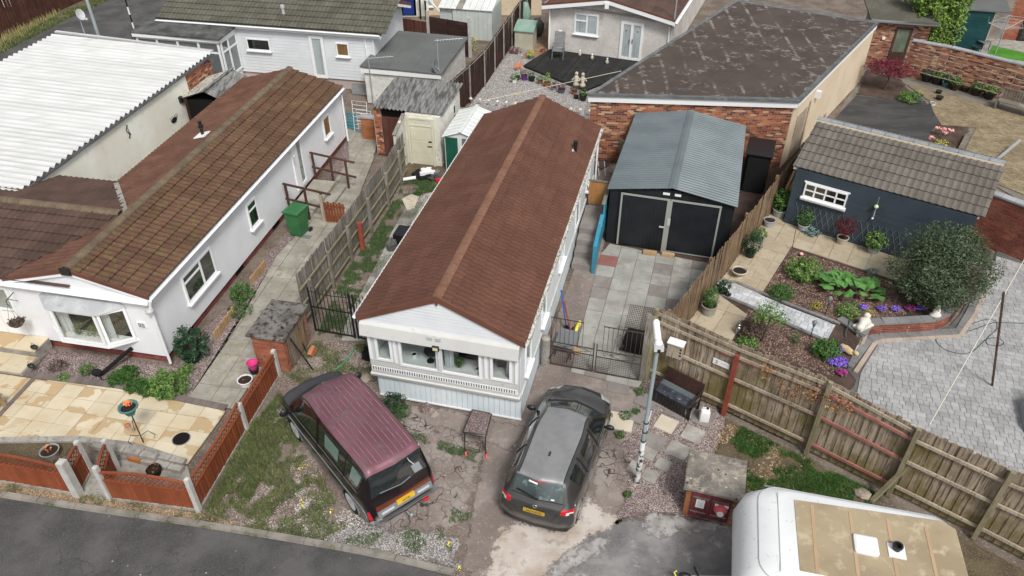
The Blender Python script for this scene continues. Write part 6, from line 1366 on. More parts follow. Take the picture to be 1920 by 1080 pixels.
def lattice_panel(label,a,b,h=.72,lat=.3,arch=.1,group='rust coloured lattice topped fence panels'):
 a,b=Vector(a),Vector(b);w=(b-a).length;t=Thing('lattice_panel',label,'fence panel',a,hdg(a,b)-90,group)
 n=max(3,int(w/.115));m=MB().box(-w/n/2+.004,w/n/2-.004,-.012,.012,.08,h-.01).mesh('board',M['wood_orange'])
 for k in range(n):t.piece('board',m,((k+.5)*w/n,.007*(k%2),0),(0,0,R(6)))
 t.part('gravel_board',MB().box(0,w,-.03,.03,0,.085),M['conc'])
 topz=lambda x:h+lat+arch*(math.sin(math.pi*x/w)**1.0-.35)
 t.part('rail',MB().box(0,w,-.03,.03,h-.02,h+.025),M['wood_orange'])
 t.part('top_rail',MB().loft([[(x,-.03,topz(x)-.02),(x,.03,topz(x)-.02),(x,.03,topz(x)+.02),(x,-.03,topz(x)+.02)]for x in[w*k/14 for k in range(15)]]),M['wood_orange'])
 sp=.13;k=-6
 while k*sp<w:
  for sg in(1,-1):
   pts=[]
   for i in range(13):
    z=h+i*.04;x=k*sp+(i*.04 if sg>0 else .5-i*.04)
    if 0<=x<=w and z<=topz(x):pts.append((x,z))
   if len(pts)>1:t.part('lath',MB().bar((pts[0][0],-.008*sg,pts[0][1]),(pts[-1][0],-.008*sg,pts[-1][1]),.022,.01,up=(0,1,0)),M['wood_orange'])
  k+=1
 return t
def cpost(label,p,h=1.25,w=.11,group='white concrete fence posts'):
 t=Thing('concrete_post',label,'fence post',p,10,group);t.part('shaft',MB().box(-w/2,w/2,-w/2,w/2,0,h),M['conc_post']);t.part('cap',MB().loft([[(x*w/2*s,y*w/2*s,h+z)for x,y in((-1,-1),(1,-1),(1,1),(-1,1))]for s,z in((1.0,.002),(.8,.03),(.3,.045))]),M['conc_post'])
c1,c2,c3,c4=P(374,958),P(208,936),P(148,928),P(222,882);c5=P(172,885)
c6,c7=P(463,806),P(524,705)
cpost('white concrete post at the corner of the rust fence nearest the lawn',c1,1.15);cpost('white concrete post left of the lattice panel facing the road, right side of the gap',c2,1.15)
cpost('wider white concrete post at the left side of the garden gap',c3,1.2,.18);cpost('white concrete post standing inside the garden gap, right one of two',c4,1.1);cpost('white concrete post standing inside the garden gap, left one of two',c5,1.1)
cpost('white concrete post midway along the rust fence beside the lawn',c6,.95);cpost('white concrete post beside the left brick meter cupboard',c7,.95)
lattice_panel('rust lattice panel facing the road between the garden gap and the lawn corner',c2+(c1-c2)*.03,c1-(c1-c2)*.03)
lattice_panel('rust lattice panel beside the lawn nearest the road',c1+(c6-c1)*.03,c6-(c6-c1)*.03,arch=-.1)
lattice_panel('rust board panel running up to the brick meter cupboard',c6+(c7-c6)*.03,c7-(c7-c6)*.03,lat=.16,arch=.05)
lattice_panel('short rust lattice panel on the right side of the garden gap',c2+(c4-c2)*.08,c4,arch=.06)
lattice_panel('short rust lattice panel on the left side of the garden gap',c3+(c5-c3)*.1,c5,arch=.06)
lattice_panel('rust lattice panel facing the road at the left edge',P(0,903)+(P(0,903)-c3)*.35,c3+(P(0,903)-c3)*.05,arch=.12)
t=Thing('low_retaining_wall','low broken wall of grey blocks behind the rust lattice panel','wall',P(200,862),0)
for r_,(a,b,z,n)in enumerate((((168,832),(350,872),.02,7),((196,848),(345,886),0,6),((180,846),(300,868),.13,4))):
 pa_,pb2=P(*a),P(*b)
 for k in range(n):
  q0,q1=pa_.lerp(pb2,k/n),pa_.lerp(pb2,(k+.95)/n);q0.z=q1.z=z+.07+random.uniform(0,.02)
  t.part('block',MB().bar(q0,q1,.17,.13),M['brick_orange']if(r_==1 and k==2)else M['conc'],world=True)
t=Thing('picket_edging','low tan picket edging along the bungalow flower bed','fence',P(404,640),hdg(P(404,640),P(436,596)))
for k in range(11):t.part('picket',MB().box(-.02,.02,k*.13,k*.13+.09,0,.3+.03*(k%2)),M['wood_tan'])
t=Thing('picket_edging','low tan picket edging higher up the bungalow path','fence',P(472,535),hdg(P(472,535),P(500,500)))
for k in range(8):t.part('picket',MB().box(-.02,.02,k*.13,k*.13+.09,0,.3),M['wood_tan'])
RL=Thing('entrance_ramp_rail','dark brown timber handrails at the side door of the white bungalow','railing',BG.M@Vector((.1,7.9,0)),11)
wb=M['wood_rail_brown']
for y in(.0,2.4):
 for x in(.05,.75,1.35):RL.part('post',MB().box(x,x+.07,y,y+.07,0,1.42-x*.12),wb)
 RL.part('rail',MB().bar((0,y+.035,1.43),(1.75,y+.035,1.18),.08,.05),wb);RL.part('rail',MB().bar((0,y+.035,.82),(1.75,y+.035,.55),.05,.07),wb)
RL.part('platform',MB().box(.0,.9,.1,2.4,0,.3),M['slab_mossy']);RL.part('step',MB().box(.9,1.3,.1,2.4,0,.15),M['slab_mossy'])
t=Thing('picket_gate','red brown picket gate by the green wheeled bin','gate',BG.M@Vector((1.55,7.9,0)),11)
for k in range(7):t.part('picket',MB().box(k*.11,k*.11+.085,0,.02,.02,.85+.04*(k%2)),M['wood_orange'])
for z in(.2,.65):t.part('rail',MB().box(0,.76,.022,.06,z,z+.07),M['wood_orange'])
t.part('post',MB().box(-.13,-.02,-.04,.06,0,1.15),M['wood_rail'])
def iron_gate(label,a,b,h,n,finials=True,bulge=.14,group='black iron side gates'):
 a,b=Vector(a),Vector(b);w=(b-a).length;t=Thing('iron_gate',label,'gate',a,hdg(a,b)-90,group);I=M['iron']
 t.part('frame',MB().box(0,.04,-.02,.02,.05,h+.12).box(w-.05,w,-.025,.025,.05,h+.15).box(.04,w-.05,-.015,.015,.08,.12).box(.04,w-.05,-.015,.015,h*.62,h*.62+.035),I)
 t.part('top_bar',MB().tube([(w*k/12,0,h-.03+bulge*math.sin(math.pi*k/12)*0+.02*math.cos(6.28*k/12))for k in range(13)],.014),I)
 for k in range(1,n):t.part('bar',MB().box(w*k/n-.008,w*k/n+.008,-.008,.008,.1,h+.1),I)
 if finials:
  for k in range(1,n):t.part('finial',MB().lathe([(.0,h+.1),(.018,h+.13),(0,h+.19)],(w*k/n,0,0),6),I)
g0,g1,g2=P(592,622),P(668,636),P(706,646)
iron_gate('black iron gate leaf between the meter cupboard and the dandelion patch',g0,g1,1.55,11);iron_gate('narrow black iron gate leaf touching the brown roofed home',g1+Vector((.06,0,0)),g2,1.55,5)
gh=hdg(P(1028,683),P(1198,715))
def wire_gate(label,a,b,high_from,flip):
 a,b=Vector(a),Vector(b);w=(b-a).length;t=Thing('wire_gate',label,'gate',a,gh-90,'black wire double gates');I=M['rust_iron']
 t.part('frame',MB().box(0,.03,-.015,.015,.04,1.08).box(w-.03,w,-.015,.015,.04,1.08).box(.03,w-.03,-.015,.015,.04,.075).box(.03,w-.03,-.012,.012,.62,.645).box(.03,w-.03,-.012,.012,.86,.885),I)
 m=MB();x=.06
 while x<w-.03:m.box(x-.003,x+.003,-.003,.003,.075,.62);x+=.062
 z=.13
 while z<.62:m.box(.03,w-.03,-.003,.003,z-.003,z+.003);z+=.062
 t.part('mesh_panel',m,I)
 top=1.75;x0,x1=(0.0,w*.72)if not flip else(w*.12,w)
 t.part('top_rail',MB().box(x0,x1,-.01,.01,top-.02,top),I);k=0;x=x0+.02
 while x<x1:t.part('bar',MB().box(x-.006,x+.006,-.006,.006,.885,top),I);x+=.125
 def scroll(cx,cz,r,s=1):return[(cx+s*r*(1-i/14)*math.cos(i*.55),0,cz+r*(1-i/14)*math.sin(i*.55))for i in range(13)]
 cs=[(w*.2,.75,.09,1),(w*.8,.75,.09,-1),(w*.35,.75,.07,-1)]+([(w*.5,1.15,.1,1),(w*.5,1.45,.1,-1),(w*.45,1.8,.07,1),(w*.6,1.8,.07,-1)]if flip else[])
 for c in cs:t.part('scroll',MB().tube(scroll(*c),.008,5),I)
 t.part('brace',MB().tube([(w*.3,0,.76),(w*.55,0,.87),(w*.9,0,.76),(w*.55,0,.65),(w*.3,0,.76)],.008,5),I)
ga,gb_,gm=P(1030,683),P(1198,714),P(1112,699)
wire_gate('black wire gate leaf next to the round concrete post',ga,gm-(gb_-ga).normalized()*.02,0,False);wire_gate('black wire gate leaf next to the timber gate post',gm+(gb_-ga).normalized()*.03,gb_,0,True)
t=Thing('gate_post','round mossy concrete gate post beside the wall of the brown roofed home','gate post',P(1022,683));t.part('shaft',MB().lathe([(.13,0),(.13,1.0),(.1,1.03),(0,1.04)],n=14),M['conc'],ang=40)
t=Thing('gate_post','thick grey green timber gate post at the corner of the board fences','gate post',P(1205,712),12);t.part('shaft',MB().box(-.12,.04,-.1,.1,0,2.3),M['wood_grey']);t.part('shaft',MB().box(.045,.13,-.09,.09,0,2.32),M['wood_railmoss'])
t=Thing('mesh_panel','black wire mesh panel leaning against the timber gate post','mesh panel',P(1165,640),15)
m=MB();
for k in range(16):m.bar((k*.05,0,0),(k*.05+.12,.25,1.25),.008)
for k in range(22):m.bar((k*.0055,k*.0115,k*.058),(.75+k*.0055,k*.0115,k*.058),.008)
t.part('wires',m,M['rust_iron']);t.part('sheet',MB().hexa([(0,-.5,.1),(.8,-.5,.02),(.8,-.1,.6),(.15,-.05,.6)],[(0,-.49,.12),(.8,-.49,.04),(.8,-.09,.62),(.15,-.04,.62)]),M['black_matt'])
def cupboard(label,cat,loc,h,w,d,hh,bm,capm,doorside):
 t=Thing('meter_cupboard',label,cat,loc,h);
 t.part('core',MB().box(.03,w-.03,.03,d-.03,0,hh),M['mortar_dark'])
 bricks(t,(w-.03,.03),(w-.03,d-.03),0,hh,bm,limit=90,L=.2,holes=[(.1,d-.14,0,hh-.05)]if doorside=='x' else())
 bricks(t,(.03,.03),(w-.03,.03),0,hh,bm,limit=130,L=.2,holes=[(.12,w-.16,0,hh-.02)]if doorside=='y' else())
 t.part('cap',MB().loft([[(-.06+o,-.06+o,z),(w+.06-o,-.06+o,z),(w+.06-o,d+.06-o,z),(-.06+o,d+.06-o,z)]for z,o in((hh,0),(hh+.07,0),(hh+.085,.02))]),capm)
 return t
t=cupboard('brick meter cupboard with a leaf strewn dark cap beside the iron side gates','meter cupboard',P(480,697)+Vector((0,.15,0)),12,1.0,1.5,1.2,M['brick_red'],M['conc_moss'],'x')
for k in range(2):
 dd=t.part('door',MB(face_x(.975)).box(.18+k*.55,.18+k*.55+.53,-.02,.03,.05,1.12),M['wood_dark2'])
 for j in range(4):t.part('door_board',MB(face_x(.996)).box(.18+k*.55+j*.132+.004,.18+k*.55+(j+1)*.132-.004,-.014,0,.06,1.1),M['wood_fence']if k==0 else M['wood_r1'],parent=dd)
t2=Thing('garden_tool','long dark pole leaning on the left brick meter cupboard','pole',P(588,695));t2.part('shaft',MB().bar((0,0,0),(-.75,.35,1.35),.03),M['iron'])
t2=Thing('garden_tool','second thin dark pole leaning on the doors of the left brick cupboard','pole',P(575,660));t2.part('shaft',MB().bar((0,0,0),(-.25,.1,1.1),.025),M['iron'])
t2=Thing('loose_brick','reddish slab of brick leaning beside the left meter cupboard door','brick',P(587,665),20);t2.part('brick',MB().obox((0,0,.12),(.12,.3,.22),0,25),M['brick_mix'])
t=cupboard('brick meter cupboard with flaking maroon doors and a lichened cap, by the caravan','meter cupboard',P(1276,965),16.5,1.2,1.05,.98,M['brick_orange'],M['conc_lichen'],'y')
for k in range(2):
 x0=.16+k*.44;dd=t.part('door',MB().box(x0,x0+.43,-.005,.03,.1,.94),M['maroon'])
 for j in range(5):t.part('door_board',MB().box(x0+j*.086+.003,x0+(j+1)*.086-.003,-.018,-.005,.1-random.uniform(0,.03),.93),M['maroon'],parent=dd)
 for z in(.25,.75):t.part('hinge',MB().box(x0+.02,x0+.38,-.028,-.018,z,z+.035),M['wood_grey'],parent=dd)
no=t.part('notice',MB().box(.27,.46,-.034,-.029,.44,.72),M['white']);ink=M['grey_pl']
text_on(t,'NOTICE',.035,on_y(.365,-.036,.69),ink,parent=no)
for k,w_ in enumerate((.15,.13,.15,.11,.15,.14,.1)):t.part('print_line',MB().box(.365-w_/2,.365+w_/2,-.0358,-.0342,.64-k*.026,.646-k*.026),ink,parent=no)
rd=t.part('dial_housing',MB(Matrix.Translation((.82,-.03,.56))@Matrix.Rotation(R(80),4,'X')).lathe([(.15,0),(.155,.03),(.11,.12),(.085,.16),(.0,.16)],n=20),simple('faded pink plastic',(.6,.1,.11),.5),ang=40)
t.part('dial_face',MB(Matrix.Translation((.82,-.195,.59))@Matrix.Rotation(R(80),4,'X')).lathe([(.0,0),(.075,0),(.075,.01),(.02,.012),(0,.012)],n=16),M['white'],parent=rd);t.part('dial_arm',MB().box(.68,.98,-.05,-.02,.64,.7),M['white'],parent=rd)
LP=Thing('lamp_post','tall leaning pale grey lamp post with a white camera on top, beside the storage bench','lamp post',P(1194,905),0)
LP.part('base',MB().lathe([(.07,0),(.07,1.1),(.052,1.16)],n=12),mat('peeling white paint',(.5,.5,.48),(.6,.6,.58),(.035,.05,.05),sc=2,sc3=7,lo3=.53,hi3=.56,rough=.8,rand=0),ang=40)
LP.part('pole',MB().tube([(0,0,1.16),(0,0,4.4)],[.05,.043],12),M['galv'],ang=50)
LP.part('camera_housing',MB().obox((0,-.02,4.42),(.2,.26,.14),0,-15),M['lgrey_pl']);LP.part('camera',MB().tube([(0,.02,4.5),(0,.42,4.66)],.075,12).ball((0,.44,4.67),.075).ball((0,-.02,4.5),.09),M['white'],ang=50)
LP.part('lens',MB().box(-.03,.03,-.17,-.15,4.36,4.44),M['black'])
sg=LP.part('sign_plate',MB(Matrix.Translation((.06,.03,1.75))@Matrix.Rotation(R(70),4,'Z')).box(-.02,.3,-.005,.005,0,.42),M['white']);
for k in range(4):LP.part('sign_mark',MB(Matrix.Translation((.06,.03,1.75))@Matrix.Rotation(R(70),4,'Z')).box(.04,.24,-.008,-.0055,.07+k*.08,.1+k*.08),M['grey_pl'],parent=sg)
for z in(1.5,2.1,1.8):LP.part('strap',MB().lathe([(.062,z),(.064,z+.03)],n=12),M['iron'])
LP.part('sticker',MB().lathe([(.0605,1.2),(.0605,1.45)],n=12),M['white'])
t=Thing('junction_box','beige box with a white lid on the board fence behind the lamp post','box',F2.M@(at(loc,L2,.75)[0]+Vector((-.1,-.16,1.35))),28)
t.part('box',MB().box(-.2,.2,-.1,.1,0,.45),M['wood_rail']);t.part('lid',MB().box(-.22,.22,-.14,.12,.45,.48),M['white'])
for k in range(3):t.part('hole',MB().box(.13,.18,-.104,-.1,.1+k*.1,.15+k*.1),M['void'])
a_,u_=at(loc,L2,1.95);n3=Vector((-u_.y,u_.x,0))
t=Thing('number_sign','small white sign with a black mark screwed to the board fence','sign',F2.M@(a_-n3*.045+Vector((0,0,1.5))),hdg(base2[0],base2[1])-90)
t.part('plate',MB().box(-.22,.22,-.006,.006,0,.18),M['white']);text_on(t,'2',.14,on_y(-.12,-.009,.09),M['black']);t.part('print_line',MB().box(-.02,.16,-.009,-.0065,.1,.112),M['lgrey_pl'])
wallthing('garden_wall','long old brick wall with slate coping behind the tan paved yard',[P(1690,142).to_2d(),P(1760,156).to_2d(),P(1990,218).to_2d()],1.75,M['brick_old'],coping=M['pot_grey'],limit=300)
wallthing('garden_wall','brick wall with a timber trellis behind the flat garage roof',[P(1380,60).to_2d(),P(1590,118).to_2d()],1.7,M['brick_old'],coping=M['conc'],limit=150)
# vehicles
def catmull(P_,t):
 n=len(P_);i=min(int(t),n-2);f=t-i
 p0,p1,p2,p3=P_[max(i-1,0)],P_[i],P_[i+1],P_[min(i+2,n-1)]
 if i==0:p0=p1*2-p2
 if i==n-2:p3=p2*2-p1
 m1,m2=(p2-p0)*.42,(p3-p1)*.42;f2,f3=f*f,f*f*f
 return p1*(2*f3-3*f2+1)+m1*(f3-2*f2+f)+p2*(-2*f3+3*f2)+m2*(f3-f2)
class Shell:
 def __init__(s,st,bulge=.03):
  s.net=[]
  for sl,be,ra,ce in st:
   S,Bt,Ra,Ce=map(np.array,(sl,be,ra,(0,*ce)));S=S.astype(float)
   p1=S+(Bt-S)*.35;p1[0]+=bulge;p2=S+(Bt-S)*.78;p2[0]+=bulge*.9
   p4=Bt+(Ra-Bt)*.07;p6=Ra+(Ce-Ra)*.45;p6[2]+=abs(Ra[2]-Ce[2])*.33
   s.net.append([S,p1,p2,Bt.astype(float),p4,Ra.astype(float),p6,Ce.astype(float)])
 def at(s,a,b,sg=1,off=0):
  if b>7:b=14-b;sg=-sg
  p=catmull([catmull(r,b)for r in s.net],a)
  if off:
   e=.03;q=catmull([catmull(r,min(b+e,7))for r in s.net],a)-catmull([catmull(r,max(b-e,0))for r in s.net],a)
   w=s.at0(min(a+e,len(s.net)-1),b)-s.at0(max(a-e,0),b);n=np.cross(q,w);n/=np.linalg.norm(n)+1e-9
   if n[0]*p[0]+n[2]*.3<0 and abs(n[2])<.95 or n[2]<-.3:n=-n
   p=p+n*off
  return Vector((p[0]*sg,p[1],p[2]))
 def at0(s,a,b):return catmull([catmull(r,b)for r in s.net],a)
 def build(s,T,classify,mats,wheels,R_,res=6,resb=5):
  A=(len(s.net)-1)*res;Bn=7*resb;V=[];cols=2*Bn+1
  for i in range(A+1):
   rows=[catmull(r,0)for r in s.net[:0]]
   half=[]
   for j in range(Bn+1):half.append(s.at0(i/res,j/resb))
   for j in range(Bn+1):V.append(tuple(half[j]))
   for j in range(Bn-1,-1,-1):V.append((-half[j][0],half[j][1],half[j][2]))
  grp={}
  for i in range(A):
   for j in range(cols-1):
    a=(i+.5)/res;bb=(j+.5)/resb;sg=1 if bb<7 else -1;b=bb if bb<7 else 14-bb
    f=(i*cols+j,i*cols+j+1,(i+1)*cols+j+1,(i+1)*cols+j)
    c=[sum(V[k][q]for k in f)/4 for q in range(3)]
    if b<3.2 and any(math.hypot(c[1]-wy,c[2]-wz)<R_ for wy,wz in wheels):continue
    grp.setdefault(classify(a,b,sg,c),[]).append(f)
  for nm,fs in grp.items():
   if nm is None:continue
   ids=sorted({k for f in fs for k in f});mp={k:q for q,k in enumerate(ids)}
   mb=MB();mb.add([V[k]for k in ids],[tuple(mp[k]for k in f)for f in fs])
   nm=nm if isinstance(nm,str)else nm[0];T.part(nm,mb,mats[nm],smooth=True)
 def line(s,T,name,pts,r,mt,sg=(1,-1),off=.0):
  for g in sg:T.part(name,MB().tube([s.at(a,b,g,off)for a,b in pts],r,5),mt,ang=60)
def sub(p,q,n=8):return[(p[0]+(q[0]-p[0])*k/n,p[1]+(q[1]-p[1])*k/n)for k in range(n+1)]
def wheels(T,pos,r,w,x,tyre,rim,spokes=7):
 for wy in pos:
  for sg in(-1,1):
   Mx=Matrix.Translation((sg*x,wy,r))@Matrix.Rotation(R(90*sg),4,'Y')
   o=T.part('wheel',MB(Mx).lathe([(r*.62,-w/2),(r*.95,-w/2),(r,-w*.3),(r,w*.3),(r*.95,w/2),(r*.66,w/2),(r*.62,w*.3)],n=28),tyre,ang=40)
   m=MB(Mx).lathe([(r*.66,w*.48),(r*.6,w*.5),(r*.58,w*.3),(r*.2,w*.28),(.0,w*.36)],n=24);T.part('rim_well',m,M['black_matt'],parent=o,ang=30)
   m=MB(Mx);m.lathe([(r*.67,w*.45),(r*.67,w*.52),(r*.6,w*.5)],n=24)
   for k in range(spokes):
    a=2*math.pi*k/spokes;m.bar((math.cos(a)*r*.1,math.sin(a)*r*.1,w*.44),(math.cos(a)*r*.63,math.sin(a)*r*.63,w*.46),.045,.03)
   m.lathe([(r*.18,w*.4),(r*.16,w*.5),(0,w*.5)],n=12);T.part('rim',m,rim,parent=o)
 for wy in pos:T.part('arch_lining',MB().box(-x+.02,x-.02,wy-r*.95,wy+r*.95,.12,r*1.75),M['black_matt'])
tyre=simple('tyre rubber',(.018,.018,.019),.85,spec=.2)
def paint(name,c,metal=.5,rough=.38,c2=None,coat=.8,dirt=.0):
 return mat(name,c,c2 or tuple(v*1.15 for v in c),None,sc=3,rough=rough,metal=metal,rand=0,coat=coat,grime=dirt)
glass_car=simple('dark tinted car glass',(.012,.017,.018),.03,spec=.8,coat=1)
glass_teal=mat('windscreen glass',(.02,.035,.035),(.05,.075,.075),(.14,.2,.2),sc=2.2,sc3=4,lo3=.56,hi3=.7,rough=.05,rand=0,spec=.8,coat=1)  # teal tint and pale mottling painted in as reflections and hints of the interior
lamp_red=simple('tail lamp red',(.5,.01,.02),.12,coat=1);lamp_clear=simple('lamp clear',(.6,.6,.6),.1,coat=1)
plate_y=simple('number plate yellow',(.6,.36,.02),.4)
# grey hatchback
HT=Thing('hatchback','dark grey metallic hatchback parked nose towards the wire gates, right of the mobile home','car',(.58,10.62,0),19.5)
st=[((.70,.10,.25),(.66,.04,.28),(.45,-.0,.28),(-.03,.28)),((.80,.28,.22),(.80,.10,.6),(.58,-.03,.62),(-.08,.63)),((.82,.42,.2),(.80,.20,.85),(.64,.07,.9),(.0,.93)),((.83,.55,.2),(.80,.33,.98),(.64,.16,1.02),(.07,1.03)),
((.84,.75,.2),(.81,.60,1.02),(.58,.40,1.37),(.30,1.42)),((.84,1.0,.2),(.83,.9,.99),(.57,.75,1.42),(.62,1.49)),((.85,1.7,.2),(.84,1.7,.95),(.60,1.7,1.44),(1.7,1.52)),((.85,2.4,.2),(.84,2.5,.93),(.56,2.3,1.39),(2.35,1.47)),
((.84,2.9,.2),(.81,3.02,.92),(.68,2.98,.97),(3.12,1.02)),((.83,3.3,.2),(.79,3.4,.84),(.62,3.4,.9),(3.5,.92)),((.78,3.65,.2),(.70,3.72,.68),(.48,3.8,.75),(3.86,.78)),((.7,3.8,.2),(.62,3.86,.42),(.42,3.93,.45),(3.98,.46)),((.66,3.76,.18),(.56,3.82,.2),(.38,3.88,.2),(3.92,.2))]
sh=Shell(st)
grey=paint('brownish grey metallic paint',(.065,.062,.059),.5,.28,coat=1);roof_sheen=paint('grey roof paint lightened as sky sheen',(.2,.2,.2),.5,.35,coat=.6)  # roof copy of the grey paint, lightened to carry the sky's reflection
def cl(a,b,sg,c):
 if 3.12<a<3.98 and b>5.25:return 'rear_window'
 if 7.12<a<7.92 and b>5.2:return 'windscreen'
 if 4.15<b<5.0 and(4.6<a<5.35 or 5.5<a<6.35 or 6.5<a<7.65):return('side_window',int(a+.45),sg)
 if 1.45<a<2.4 and b>2.7 and c[2]>.74+.02*b and b<5.35 and c[2]<.93+.015*b:return('reversing_lamp',sg)if 3.6<b<4.9 and 1.62<a<1.95 else('tail_light',sg)
 if a<.95 and c[2]<.42:return 'lower_trim'
 if 9.3<a<10.2 and 3.0<b<5.2:return('headlight',sg)
 if a<.5 or a>11.2 or(b<.35):return 'lower_trim'
 if 4.0<a<7.1 and b>5.3:return 'roof'
 if 8.05<a<10.1 and b>4.6:return 'bonnet'
 return 'body'
wz=.3
sh.build(HT,cl,dict(rear_window=glass_teal,windscreen=glass_teal,side_window=glass_car,tail_light=lamp_red,reversing_lamp=lamp_clear,headlight=lamp_clear,lower_trim=M['black'],roof=roof_sheen,bonnet=grey,body=grey),[(.68,wz),(3.17,wz)],.36,res=7,resb=6)
wheels(HT,(.68,3.17),.3,.19,.73,tyre,M['alu'],5)
HT.part('underbody',MB().box(-.7,.7,.25,3.7,.14,.5),M['black_matt'])
for a_ in(.68,3.17):
 for sg in(-1,1):HT.part('arch_trim',MB().tube([(sg*.845,a_+.37*math.cos(t),wz+.37*math.sin(t))for t in[math.pi*k/12 for k in range(13)]],.016,6),grey,ang=60)
blk=M['black']
sh.line(HT,'roof_seam',sub((4.0,5.35),(7.1,5.35),14),.008,blk,off=.002);sh.line(HT,'window_seal',sub((4.6,4.1),(7.7,4.12),14),.008,blk);sh.line(HT,'chrome_strip',sub((4.7,3.98),(7.4,3.98),12),.006,M['alu'])
for a_ in(5.42,6.42):sh.line(HT,'door_pillar',sub((a_,3.9),(a_,5.1)),.022,blk)
for a_ in(5.3,6.42,7.85):sh.line(HT,'door_gap',sub((a_,.6),(a_,4.0),10),.005,blk)
sh.line(HT,'window_seal',sub((3.1,5.25),(3.1,8.75),12),.01,blk,sg=(1,));sh.line(HT,'spoiler',sub((4.02,5.2),(4.02,8.8),14),.022,roof_sheen,sg=(1,));sh.line(HT,'window_seal',sub((7.95,5.1),(7.95,8.9),14),.022,blk,sg=(1,))
sh.line(HT,'tailgate_gap',sub((1.15,5.7),(1.15,8.3),10),.006,blk,sg=(1,));sh.line(HT,'tailgate_gap',sub((1.15,5.7),(3.1,5.15),8),.005,blk);sh.line(HT,'bonnet_gap',sub((8.05,4.6),(9.9,4.75),8),.005,blk);sh.line(HT,'bumper_gap',sub((.95,3.2),(1.1,10.8),16),.004,blk,sg=(1,))
sh.line(HT,'brake_light',sub((3.95,6.6),(3.95,7.4),6),.012,lamp_red,sg=(1,),off=.012)
p_=sh.at(1.75,7);HT.part('number_plate',MB(Matrix.Translation(sh.at(1.5,7)+Vector((0,-.012,.04)))@Matrix.Rotation(R(-16),4,'X')).box(-.24,.24,-.012,.0,-.045,.045),simple('shaded plate',(.38,.25,.03),.4))
text_on(HT,'AU14 KYD',.075,Matrix.Translation(sh.at(1.5,7)+Vector((0,-.027,.04)))@Matrix.Rotation(R(74),4,'X'),M['black'])
bd=HT.part('badge',MB(Matrix.Translation(sh.at(2.15,7)+Vector((0,-.02,0)))@Matrix.Rotation(R(80),4,'X')).tube([(.055*math.cos(t),.038*math.sin(t),0)for t in[2*math.pi*k/16 for k in range(16)]],.006,5,closed=True).tube([(.03*math.cos(t),.036*math.sin(t),0)for t in[2*math.pi*k/12 for k in range(12)]],.005,5,closed=True),M['chrome'])
HT.part('antenna',MB().loft([[(x*s,1.0+y*s,z)for x,y in((-.025,-.07),(.025,-.07),(.02,.06),(-.02,.06))]for z,s in((1.49,1),(1.53,.8),(1.56,.35))]),blk)
HT.part('wiper',MB().bar(sh.at(3.15,6.9,1,.02),sh.at(3.3,5.6,-1,.02),.03,.02),blk)
HT.part('window_sticker',MB().hexa([sh.at(a,b,-1,.004)for a,b in((3.78,6.9),(3.78,6.3),(3.86,6.3),(3.86,6.9))],[sh.at(a,b,-1,.006)for a,b in((3.78,6.9),(3.78,6.3),(3.86,6.3),(3.86,6.9))]),M['white_matt'])
HT.part('window_sticker',MB().hexa([sh.at(a,b,1,.004)for a,b in((3.2,5.9),(3.2,6.15),(3.27,6.15),(3.27,5.9))],[sh.at(a,b,1,.006)for a,b in((3.2,5.9),(3.2,6.15),(3.27,6.15),(3.27,5.9))]),M['white_matt'])
for sg in(-1,1):
 mr=HT.part('wing_mirror',MB().ball((sg*.97,2.62,.96),.1,10,6,(1.15,.6,.75)),blk,smooth=True);HT.part('arm',MB().bar((sg*.8,2.62,.92),(sg*.92,2.62,.94),.05,.04),blk,parent=mr)
 for y in(1.42,2.28):HT.part('door_handle',MB().bar((sg*.868,y,.84),(sg*.868,y-.16,.845),.02,.03),M['alu'])
HT.o.scale=(1.04,1.06,1.0);HT.o.location=(.5,10.5,0)
# mauve roofed people carrier
VN=Thing('people_carrier','dark purple people carrier with a faded mauve ribbed roof, parked on the weedy yard','van',(-2.42,10.93,0),-39)
st=[((.74,.12,.33),(.7,.04,.36),(.48,0,.36),(-.02,.36)),((.80,.2,.32),(.83,.05,.6),(.6,-.07,.62),(-.1,.62)),((.81,.3,.3),(.83,.12,.85),(.72,.03,.93),(.0,.96)),((.82,.4,.3),(.83,.2,1.05),(.74,.1,1.14),(.05,1.16)),((.82,.6,.3),(.84,.48,1.08),(.67,.26,1.72),(.19,1.76)),((.83,.9,.3),(.84,.8,1.08),(.66,.62,1.85),(.5,1.91)),
((.84,2.0,.3),(.84,2.0,1.06),(.68,2.0,1.89),(2.0,1.95)),((.84,3.0,.3),(.84,3.15,1.02),(.64,3.0,1.85),(3.05,1.92)),((.83,3.75,.3),(.81,3.78,1.0),(.70,3.78,1.07),(3.92,1.1)),
((.82,4.1,.3),(.78,4.15,.93),(.62,4.22,.97),(4.3,.99)),((.78,4.35,.3),(.74,4.4,.7),(.5,4.48,.73),(4.54,.74)),((.74,4.4,.3),(.7,4.44,.42),(.5,4.53,.42),(4.58,.42)),((.7,4.36,.28),(.6,4.4,.3),(.4,4.46,.3),(4.5,.3))]
sv=Shell(st,.02)
vb=paint('very dark purple paint',(.012,.007,.009),.2,.3,coat=.5);vr=mat('faded mauve paint',(.12,.052,.066),(.15,.068,.085),(.13,.09,.09),sc=1.0,sc3=4,lo3=.5,hi3=.7,rough=.5,metal=.3,rand=0,coat=.1);vh=mat('sun faded grey purple bonnet paint',(.06,.06,.066),(.075,.074,.08),rough=.45,metal=.3,rand=0)
